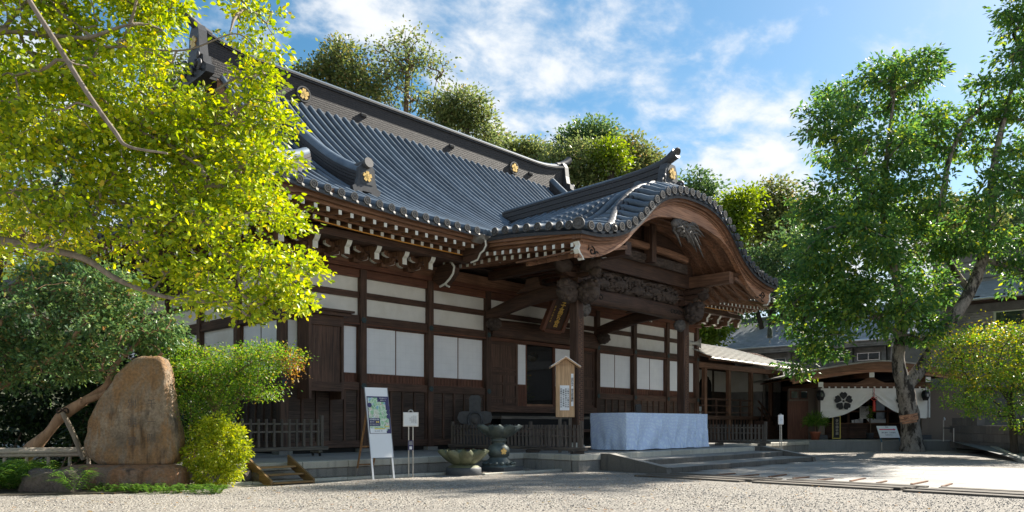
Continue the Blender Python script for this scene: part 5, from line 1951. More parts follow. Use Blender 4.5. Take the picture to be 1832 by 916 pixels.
picket_fence('picket_fence', 'dark picket fence behind the bronze lotus basins', (16.2, 12.98), (16.2, 18.25), .80, 'dark_grey')
picket_fence('picket_fence', 'sunlit picket fence right of the blue covered box', (26.66, 12.7), (26.66, 18.2), .80)
picket_fence('picket_fence', 'short dark picket fence under the signboard beside the porch post', (17.0, 15.6), (18.6, 15.6), .80, 'dark_grey')

# ================================================================== cloth covered box
def cloth_box():
    xa, xb, ya, yb, z1 = 19.17, 24.03, 13.60, 15.0, 1.17
    t = thing('covered_offertory_box', 'long box hidden under a pale blue brocade cloth between the porch posts', 'box', ((xa + xb) / 2, (ya + yb) / 2, HP))
    w, d = (xb - xa) / 2, (yb - ya) / 2
    # drape: perimeter folds growing towards the hem
    peri = []
    def seg(p, q, n):
        for i in range(n):
            peri.append((lerp(p[0], q[0], i / n), lerp(p[1], q[1], i / n)))
    seg((-w, -d), (w, -d), 200)
    seg((w, -d), (w, d), 36)
    seg((w, d), (-w, d), 60)
    seg((-w, d), (-w, -d), 36)
    N = len(peri)
    rows = 18
    CREASE = [(-2.1, .25), (-1.7, -.3), (-1.1, .4), (-.5, -.2), (-.3, .35), (.35, .3), (.5, -.35), (.95, .45), (1.2, -.3), (1.35, .3), (1.7, -.4), (1.85, .25), (2.15, -.3), (2.3, .1)]
    m = MB()
    vs_, fs_ = [], []
    for j in range(rows + 1):
        v = j / rows
        for i, (x, y) in enumerate(peri):
            # outward direction
            nx, ny = (0, -1) if y == -d and x < w else ((1, 0) if x >= w - 1e-6 and y < d else ((0, 1) if y >= d - 1e-6 and x > -w else (-1, 0)))
            f = noise.noise(Vector((x * 1.9 + v * 1.3, y * 1.9, v * .8))) * .11 + noise.noise(Vector((x * 5 - v * 2.5, y * 5, v * 2))) * .055
            tri = .05 * abs(((x * 1.3 + v * .7) % 1) - .5) + .045 * abs(((x * 2.1 - v * .9) % 1) - .5) * sstep((x + 1) / 2)
            cr = sum(.05 * math.exp(-((x - a - b * v) / .028) ** 2) for a, b in CREASE) if y <= -d + 1e-6 else 0
            o = (.008 + (f + tri) * (v ** .8) + cr * min(1, v * 2.2))
            z = lerp(z1, .02 + .02 * noise.noise(Vector((x * 2, y * 2, 5))), v)
            vs_.append((x + nx * o, y + ny * o, z))
    for j in range(rows):
        for i in range(N):
            fs_.append((j * N + i, j * N + (i + 1) % N, (j + 1) * N + (i + 1) % N, (j + 1) * N + i))
    m.add(vs_, fs_, True)
    m.add([(x, y, z1 - .001 + .004 * noise.noise(Vector((x, y, 2)))) for x, y in peri], [tuple(range(N))])
    m.build('cloth', MATS['brocade_cloth'], t)
    MB().box(-w + .14, w - .14, -d + .14, d - .14, .02, z1 - .06).build('box', MATS['wood_x'], t)
cloth_box()

# ================================================================== bronze lotus basins
def lotus(name, label, loc, rim, rows, foot, mtb, hrim, petals=8, tilt=.55, group=None):
    t = thing(name, label, 'basin', loc, .2, group)
    m = MB()
    rb, hb = foot[0], foot[1]
    for k in range(petals):
        a0 = 2 * math.pi * k / petals
        p = MB()
        def fn(u, v):
            # v from the centre out to the petal tip, u across
            w = max(.12, 1 - max(0, (v - .45) / .55) ** 2.4) ** .6
            half = (math.pi / petals) * 1.45
            an = a0 + (u - .5) * 2 * half * w
            r = lerp(rim * .18, rim * (1 - .16 * (abs(u - .5) * 2) ** 2), v)
            z = hb + (hrim - hb) * (v ** 1.7) - .05 * (1 - (abs(u - .5) * 2) ** 2) * v * .8
            return (r * math.cos(an), r * math.sin(an), z)
        def fn2(u, v):
            q = fn(u, v)
            return (q[0], q[1], q[2] - .03)
        p.grid(fn, 8, 10)
        p.grid(fn2, 8, 10)
        for e in (0, 1):
            ring = [fn(e, j / 10) for j in range(11)] + [fn2(e, j / 10) for j in range(10, -1, -1)]
        ring = [fn(i / 8, 1) for i in range(9)]
        r2 = [fn2(i / 8, 1) for i in range(9)]
        p.add(ring + r2, [(i, i + 1, i + 10, i + 9) for i in range(8)])
        p.build('petal', MATS[mtb], t, fix=False)
    MB().lathe([(.001, hb + .03), (rim * .3, hb + .02), (rim * .3, hb - .03), (rim * .25, hb - .06), (.001, hb - .06)], 24).build('bowl_floor', MATS[mtb], t)
    return t
def basins():
    z = ground_z(12.73, 14.0)
    t = lotus('lotus_basin', 'low bronze lotus basin on a round black stone at the gravel edge', (12.66, 13.86, z), .64, 1, (0.40, .26), 'bronze_brown', .64)
    MB().lathe([(.001, .0), (.43, 0), (.44, .02), (.44, .17), (.42, .19), (.38, .2), (.001, .2)], 36).build('stone_drum', MATS['dark_stone'], t)
    MB().lathe([(.40, .195), (.36, .23), (.22, .27), (.2, .30), (.001, .30)], 28).build('foot', MATS['bronze_brown'], t)
    z = .02
    t = lotus('lotus_basin', 'tall bronze lotus basin on a bulbous pedestal with a gold blossom', (14.05, 14.02, z), .62, 1, (0.3, .92), 'bronze', 1.26, 7)
    MB().box(-.46, .46, -.46, .46, 0, .15).build('plinth', MATS['dark_stone'], t)
    MB().lathe([(.44, .15), (.44, .19), (.38, .22), (.34, .30), (.26, .36), (.25, .40)], 28).build('lotus_foot', MATS['bronze'], t)
    for k in range(16):
        a = 2 * math.pi * k / 16
        m = MB()
        lumpc = (.40 * math.cos(a), .40 * math.sin(a), .245)
        lump(m, lumpc, .06, (1, 1, .9), .05, 1, k, 1)
        m.build('foot_petal', MATS['bronze'], t, fix=False)
    MB().lathe([(.20, .38), (.27, .44), (.30, .54), (.28, .64), (.22, .72), (.17, .76), (.17, .80), (.21, .82), (.21, .86), (.16, .90), (.16, .94)], 28).build('pedestal', MATS['bronze'], t)
    f = Vector((-.35, -.94, 0)).normalized()
    ang = math.atan2(f.y, f.x) - .2
    f = Vector((math.cos(ang), math.sin(ang), 0))
    rt = Vector((0, 0, 1)).cross(f)
    MB().prism(sakura_poly(.085), f * .285 + Vector((0, 0, .56)), rt, (0, 0, 1), f, .03).build('gold_blossom', MATS['gold'], t)
basins()

# ================================================================== old ridge tile shown on the platform
def old_tile(loc, label, s=1.0, rz=R(-46)):
    t = thing('ridge_end_ornament', label, 'ornament', loc, rz)
    poly = [(-.62, 0), (.62, 0), (.30, .55), (.22, .78), (.48, .84), (.56, 1.0), (.50, 1.18), (.34, 1.22), (.18, 1.2), (.18, 1.5), (.2, 1.62), (.12, 1.72), (-.12, 1.72), (-.2, 1.62), (-.18, 1.5), (-.18, 1.2), (-.34, 1.22), (-.50, 1.18), (-.56, 1.0), (-.48, .84), (-.22, .78), (-.30, .55)]
    MB().prism([(a * s, b * s) for a, b in poly], (0, -.1, 0), (1, 0, 0), (0, 0, 1), (0, 1, 0), .2).build('tile_body', MATS['oni_tile'], t)
    m = MB()
    m.tube([(.22 * s * math.cos(a), -.12, .92 * s + .26 * s * math.sin(a)) for a in np.linspace(0, 2 * math.pi, 25)], .04 * s, 6)
    m.build('ring_moulding', MATS['oni_tile'], t)
    lump(MB(), (0, 0, 0), .1) if False else None
    MB().bm(_ico((0, -.12, .92 * s), .13 * s)).build('boss', MATS['carving_grey'], t)
    MB().box(-.7 * s, .7 * s, -.18, .18, -.0, .05).build('stand', MATS['wood_x'], t)
def _ico(c, r):
    bm = bmesh.new()
    bmesh.ops.create_icosphere(bm, subdivisions=2, radius=r)
    for v in bm.verts:
        v.co = Vector((v.co.x + c[0], v.co.y * .5 + c[1], v.co.z + c[2]))
    return bm
old_tile((16.95, 18.0, HP), 'old grey ridge tile with a ring boss standing behind the dark fence', 1.02)
old_tile((25.6, 17.6, HP + .55), 'second old ridge tile whose top shows above the blue covered box', .62)

# ================================================================== signs
def kosatsu():
    # small roofed notice board on two legs
    t = thing('roofed_signboard', 'pale timber notice board with a little gable roof and written slips', 'signboard', (16.94, 14.19, HP - .08), R(-40))
    for x in (-.15, .15):
        MB().bevbox(x - .045, x + .045, -.035, .035, 0, 1.25, .006).build('leg', MATS['grey_wood_z'], t)
    MB().bevbox(-.27, .27, -.06, .06, 1.10, 2.62, .006).build('board', MATS['fresh_wood_z'], t)
    MB().prism([(-.27, 2.60), (.27, 2.60), (0, 2.80)], (0, -.06, 0), (1, 0, 0), (0, 0, 1), (0, 1, 0), .12).build('gable', MATS['fresh_wood_z'], t)
    for s in (-1, 1):
        m = MB()
        m.prism([(0, 2.80), (s * .43, 2.52), (s * .43, 2.555), (0, 2.845)], (0, -.17, 0), (1, 0, 0), (0, 0, 1), (0, 1, 0), .36)
        r = m.build('roof_board', MATS['fresh_wood_z'], t)
        m = MB()
        m.prism([(0, 2.846), (s * .44, 2.556), (s * .44, 2.572), (0, 2.868)], (0, -.18, 0), (1, 0, 0), (0, 0, 1), (0, 1, 0), .38)
        m.build('roof_sheet', MATS['alu'], r)
    rnd = random.Random(1)
    sl = [(-.125, '厄難除三世安楽人火'), (-.055, '疫難除十体正真院'), (.012, '金剛受衆施木公立所'), (.08, '小観音八大龍天守院')]
    for x, s in sl:
        o = MB().box(x - .034, x + .034, -.078, -.061, 1.30, 2.02).build('slip', MATS['white_board'], t)
        lettering(o, vert(s), .052, 'black_print', (x, -.081, 1.655), FRONT, 1.22, bold=.0005)
    o = MB().box(.165, .235, -.078, -.061, 1.42, 2.36).build('slip', MATS['white_board'], t)
    lettering(o, vert('白鳳仏大　深大寺釈迦像'), .064, 'black_print', (.20, -.081, 1.89), FRONT, 1.0, bold=.0015)
kosatsu()
def easel():
    t = thing('easel_sign', 'tall white easel board with a printed green town map', 'sign', (10.25, 13.86, ground_z(10.3, 14)), R(-4))
    tilt = .34
    def bd(z):         # y of the board face at height z
        return -.02 + tilt * (z / 2.0)
    def panel(x0_, x1_, z0, z1, off, th, nm, mt, par=None):
        m = MB()
        v = []
        for y_o in (off - th, off):
            for (x, z) in ((x0_, z0), (x1_, z0), (x1_, z1), (x0_, z1)):
                v.append((x, bd(z) + y_o, z))
        m.add(v, [(0, 1, 2, 3), (7, 6, 5, 4), (0, 4, 5, 1), (1, 5, 6, 2), (2, 6, 7, 3), (3, 7, 4, 0)])
        return m.build(nm, MATS[mt], par or t)
    b = panel(-.30, .30, .48, 2.06, .02, .02, 'board', 'white_board')
    fr = (('navy_print', -.305, -.295), ('navy_print', .295, .305))
    for mt, a, c in fr:
        panel(a, c, .47, 2.07, .012, .02, 'edge_strip', 'grey_print', b)
    mp = panel(-.27, .295, 1.02, 1.86, -.002, .004, 'poster', 'navy_print', b)
    panel(-.255, .20, 1.08, 1.83, -.0065, .003, 'map', 'map_print', b)
    panel(.05, .26, 1.02 + .10, 1.55, -.0066, .003, 'map', 'map_print', b)
    panel(-.262, .02, 1.19, 1.37, -.0095, .002, 'caption_patch', 'navy_print', b)
    panel(.0, .29, 1.735, 1.85, -.0095, .002, 'caption_patch', 'navy_print', b)
    panel(-.255, .17, 1.03, 1.135, -.0096, .002, 'legend_panel', 'white_board', b)
    panel(-.14, .14, 1.115, 1.14, -.0125, .002, 'legend_bar', 'yellow_print', b)
    panel(.13, .25, 1.17, 1.195, -.0125, .002, 'legend_bar', 'yellow_print', b)
    ta = math.atan2(tilt, 2.0)
    for s, sz, x, z, mt in (('四季植物公園', .04, -.13, 1.335, 'white_board'), ('まわり', .04, -.19, 1.28, 'white_board'), ('デジタルマップ', .036, -.13, 1.225, 'white_board'), ('深大寺エリア', .032, .15, 1.815, 'white_board'), ('散策マップ', .03, .15, 1.77, 'white_board'), ('見る　食べる　買う', .024, -.04, 1.075, 'grey_print')):
        lettering(b, s, sz, mt, (x, bd(z) - .0165, z), (R(90) - ta, 0, 0))
    def blob(x, z, r, mt, off=-.0125):
        m = MB()
        n = 16
        m.add([(x + r * math.cos(2 * math.pi * k / n), bd(z + r * math.sin(2 * math.pi * k / n)) + off, z + r * math.sin(2 * math.pi * k / n)) for k in range(n)], [tuple(range(n))])
        m.build('printed_dot', MATS[mt], b)
    for x, z, r, mt in ((-.07, 1.28, .02, 'yellow_print'), (-.025, 1.28, .02, 'yellow_print'), (-.215, 1.66, .055, 'navy_print'), (.26, 1.60, .05, 'navy_print'), (.255, 1.50, .05, 'navy_print'), (.25, 1.40, .05, 'navy_print'), (.08, 1.68, .012, 'pink_print'), (.03, 1.60, .01, 'blue_pipe'), (-.10, 1.64, .012, 'blue_pipe'), (-.02, 1.68, .008, 'red_paint')):
        blob(x, z, r, mt)
    for x in (-.27, .27):
        MB().bar((x, bd(0) + .03, 0), (x, bd(.52) + .03, .52), .045, .03).build('front_leg', MATS['alu'], t)
    for s in (-1, 1):
        MB().bar((s * .20, .80, .22), (s * .24, bd(1.6) + .05, 1.6), .035, .03).build('rear_leg', MATS['easel_wood_z'], t)
        MB().bar((s * .195, .87, 0), (s * .20, .80, .24), .03, .025).build('leg_foot', MATS['alu'], t)
    for z, y in ((.30, .76), (.72, .62)):
        MB().bar((-.21, y, z), (.21, y, z), .03, .035).build('cross_bar', MATS['easel_wood_z'], t)
easel()
def post_sign(name, label, loc, rz, h, pw, ph, txt, sub=True):
    t = thing(name, label, 'sign', loc, rz)
    gap = pw * .28
    for x in (-gap / 2, gap / 2):
        MB().tube([(x, 0, 0), (x, 0, h - ph)], .017, 8).build('post', MATS['steel'], t)
    MB().tube([(-gap / 2, 0, h)] + [(gap / 2 * -math.cos(a), 0, h + gap / 2 * math.sin(a)) for a in np.linspace(0, math.pi, 9)] + [(gap / 2, 0, h)], .016, 8).build('hoop', MATS['steel'], t)
    p = MB().bevbox(-pw / 2, pw / 2, -.03, .02, h - ph, h, .008).build('panel', MATS['alu'], t)
    MB().box(-pw / 2 + .025, pw / 2 - .025, -.034, -.029, h - ph + .025, h - .025).build('notice', MATS['white_board'], p)
    for k, s in enumerate(txt):
        lettering(p, vert(s), .026, 'grey_print', (pw / 2 - .06 - k * .045, -.036, h - ph / 2), FRONT, 1.0)
    if sub:
        q = MB().box(-.06, .06, -.03, -.016, h - ph - .55, h - ph - .32).build('small_notice', MATS['navy_print'], t)
        MB().box(-.045, .045, -.032, -.0305, h - ph - .43, h - ph - .34).build('printed_picture', MATS['grey_print'], q)
        MB().box(-.03, .03, -.032, -.0305, h - ph - .53, h - ph - .46).build('printed_picture', MATS['white_board'], q)
post_sign('post_sign', 'square metal notice on two thin posts next to the easel board', (11.18, 14.07, ground_z(11.3, 14)), R(-42), 1.52, .36, .34, ('本堂は元禄年間', '建立の後焼失し', '大正八年再建', '深大寺'))
post_sign('post_sign', 'small upright notice on two thin posts at the end of the sunlit fence', (27.15, 12.35, 0.0), R(-50), 1.62, .20, .36, ('御守', '授与所'), False)

# ================================================================== wooden steps
def wooden_steps():
    x0_, x1_ = 7.46, 8.40
    zb = ground_z(8.3, 14)
    t = thing('wooden_steps', 'small open wooden stair with three treads leading up to the platform', 'steps', ((x0_ + x1_) / 2, 14.2, zb))
    w = (x1_ - x0_) / 2
    for s in (-1, 1):
        MB().prism([(-.46, 0), (-.46, .10), (.56, .56), (.56, .34), (-.20, 0)], (s * w - .02, 0, 0), (0, 1, 0), (0, 0, 1), (1, 0, 0), .045).build('stringer', MATS['step_wood_y'], t)
    for y, z in ((-.36, .06), (-.02, .20), (.30, .34)):
        MB().bevbox(-w + .03, w - .025, y - .12, y + .12, z - .035, z, .005).build('tread', MATS['step_wood_x'], t)
wooden_steps()

# ================================================================== the inscribed stone
def rock_mesh(m, outline, thick, y0, seed, amp=.05, n=26, lean=0.0):
    """slab with a rounded outline given as half widths per height: list of (z, xl, xr)"""
    zs = np.linspace(0, 1, n)
    Z = [o[0] for o in outline]
    ring = 30
    vs_, fs_ = [], []
    for z in zs:
        zz = lerp(Z[0], Z[-1], z)
        xl = float(np.interp(zz, Z, [o[1] for o in outline]))
        xr = float(np.interp(zz, Z, [o[2] for o in outline]))
        c, h = (xl + xr) / 2, (xr - xl) / 2
        tk = thick * (1 - .35 * z) * min(1, (1.02 - z) * 7) ** .5
        for k in range(ring):
            a = 2 * math.pi * k / ring
            cx_, cy_ = math.cos(a), math.sin(a)
            ex = abs(cx_) ** .5 * (1 if cx_ > 0 else -1)
            ey = abs(cy_) ** .34 * (1 if cy_ > 0 else -1)
            p = Vector((c + h * ex, y0 + tk * ey + lean * z, zz))
            d = noise.fractal(p * 1.8 + Vector((seed, 0, 0)), .8, 2.2, 4) * amp
            d += (noise.voronoi(p * 2.6 + Vector((seed, 3, 0)))[0][0] - .3) * amp * .9
            vs_.append((p.x + cx_ * d, p.y + cy_ * d, p.z + d * .3))
    for j in range(n - 1):
        for k in range(ring):
            fs_.append((j * ring + k, j * ring + (k + 1) % ring, (j + 1) * ring + (k + 1) % ring, (j + 1) * ring + k))
    fs_.append(tuple(range(ring)))
    fs_.append(tuple((n - 1) * ring + k for k in reversed(range(ring))))
    return m.add(vs_, fs_, True)
def stele():
    zb = ground_z(5.4, 14.6)
    t = thing('stone_monument', 'tall rust-stained natural stone monument with faint carved characters', 'monument', (5.40, 15.03, zb), R(-46))
    out_ = [(.44, -.62, .74), (.60, -.84, .80), (.87, -.92, .80), (1.28, -.84, .73), (1.6, -.68, .66), (1.85, -.52, .62), (2.1, -.36, .60), (2.28, -.20, .56), (2.40, -.04, .50), (2.47, .10, .40)]
    rock_mesh(MB(), out_, .34, 0, 3, .05, 34, .10).build('stone', MATS['stele_rock'], t)
    for s, x, z in (('別', .10, 1.55), ('明', .10, 1.20), ('寳', .10, .86), ('千', .46, 1.55), ('一', .46, 1.22), ('陽', .46, .92)):
        o = lettering(t, s, .18, 'rock', (x, -.375, z), FRONT, 1.0, 'carved_character')
    base = [(-.05, -1.28, 1.0), (.1, -1.26, 1.02), (.3, -1.22, 1.0), (.38, -1.14, .96), (.44, -1.0, .88)]
    t2 = thing('base_stone', 'long low reddish stone carrying the monument', 'stone', (5.30, 15.0, zb), R(-46))
    rock_mesh(MB(), base, .60, -.16, 9, .06, 12).build('stone', MATS['base_rock'], t2)
stele()
def rock(label, c, s, seed, mt='rock'):
    bm = bmesh.new()
    bmesh.ops.create_icosphere(bm, subdivisions=4, radius=1)
    for v in bm.verts:
        n = v.co.normalized()
        e = Vector([abs(q) ** .6 * (1 if q > 0 else -1) for q in n])
        d = 1 + .22 * noise.fractal(n * 1.3 + Vector((seed, seed * 2, 0)), .8, 2.2, 4)
        v.co = Vector((e.x * s[0] * d, e.y * s[1] * d, e.z * s[2] * d))
    o = MB().bm(bm, True).build('rock', MATS[mt], None, fix=False)
    o.location = c
    o.rotation_euler = (0, 0, seed)
    tag(o, label, 'rock')
rock('flat topped brown boulder among the ferns beside the monument base', (4.0, 14.98, .24), (.50, .34, .26), 2.4, 'rock')
rock('low pale rock at the frame edge in the ferns', (3.35, 16.6, .25), (.38, .3, .2), 1.2)
rock('dark rounded rock at the foot of the azalea by the steps', (7.25, 14.55, .22), (.24, .2, .17), 4.0)
rock('smaller rounded rock beside the wooden steps', (7.55, 14.35, .2), (.17, .15, .12), 5.1)

# ================================================================== bamboo rail
def bamboo():
    a, b = Vector((2.2, 17.55)), Vector((5.0, 16.30))
    d = (b - a).normalized()
    t = thing('bamboo_fence', 'low bleached bamboo rail fence tied with black cord at left', 'fence', (b.x, b.y, .2), math.atan2(d.y, d.x))
    ln = (b - a).length
    def culm(y, z, r, x0_, x1_, ph):
        pts, rr = [], []
        x = x0_
        while x < x1_:
            pts += [(x, y, z), (x + .012, y, z), (x + .024, y, z)]
            rr += [r, r * 1.09, r]
            x += .34
        pts.append((x1_, y, z)); rr.append(r)
        return MB().tube(pts, rr, 10)
    culm(-.05, .56, .042, -ln, .06, 0).build('rail', MATS['bamboo'], t)
    culm(.05, .60, .038, -ln, .10, .1).build('rail', MATS['bamboo'], t)
    culm(-.02, .50, .045, -ln, .02, .2).build('rail', MATS['bamboo'], t)
    culm(.0, .13, .036, -ln, -.9, .2).build('rail', MATS['bamboo'], t)
    for k in range(6):
        x = -.36 - k * .36
        MB().tube([(x, .0, 0), (x, .0, .2), (x, 0, .215), (x, 0, .48)], [.03, .03, .034, .03], 8).build('post', MATS['bamboo'], t)
    m = MB()
    MB().tube([(-.04, .02, -.2), (-.04, .02, .55)], .038, 8).build('end_post', MATS['bamboo'], t)
    for q in range(3):
        m = MB()
        m.tube([(-.06 + q * .02 + .003 * i, .09 * math.cos(a), .545 + .10 * math.sin(a)) for i, a in enumerate(np.linspace(0, 6.28, 15))], .008, 5)
        m.build('cord', MATS['rope'], t)
bamboo()
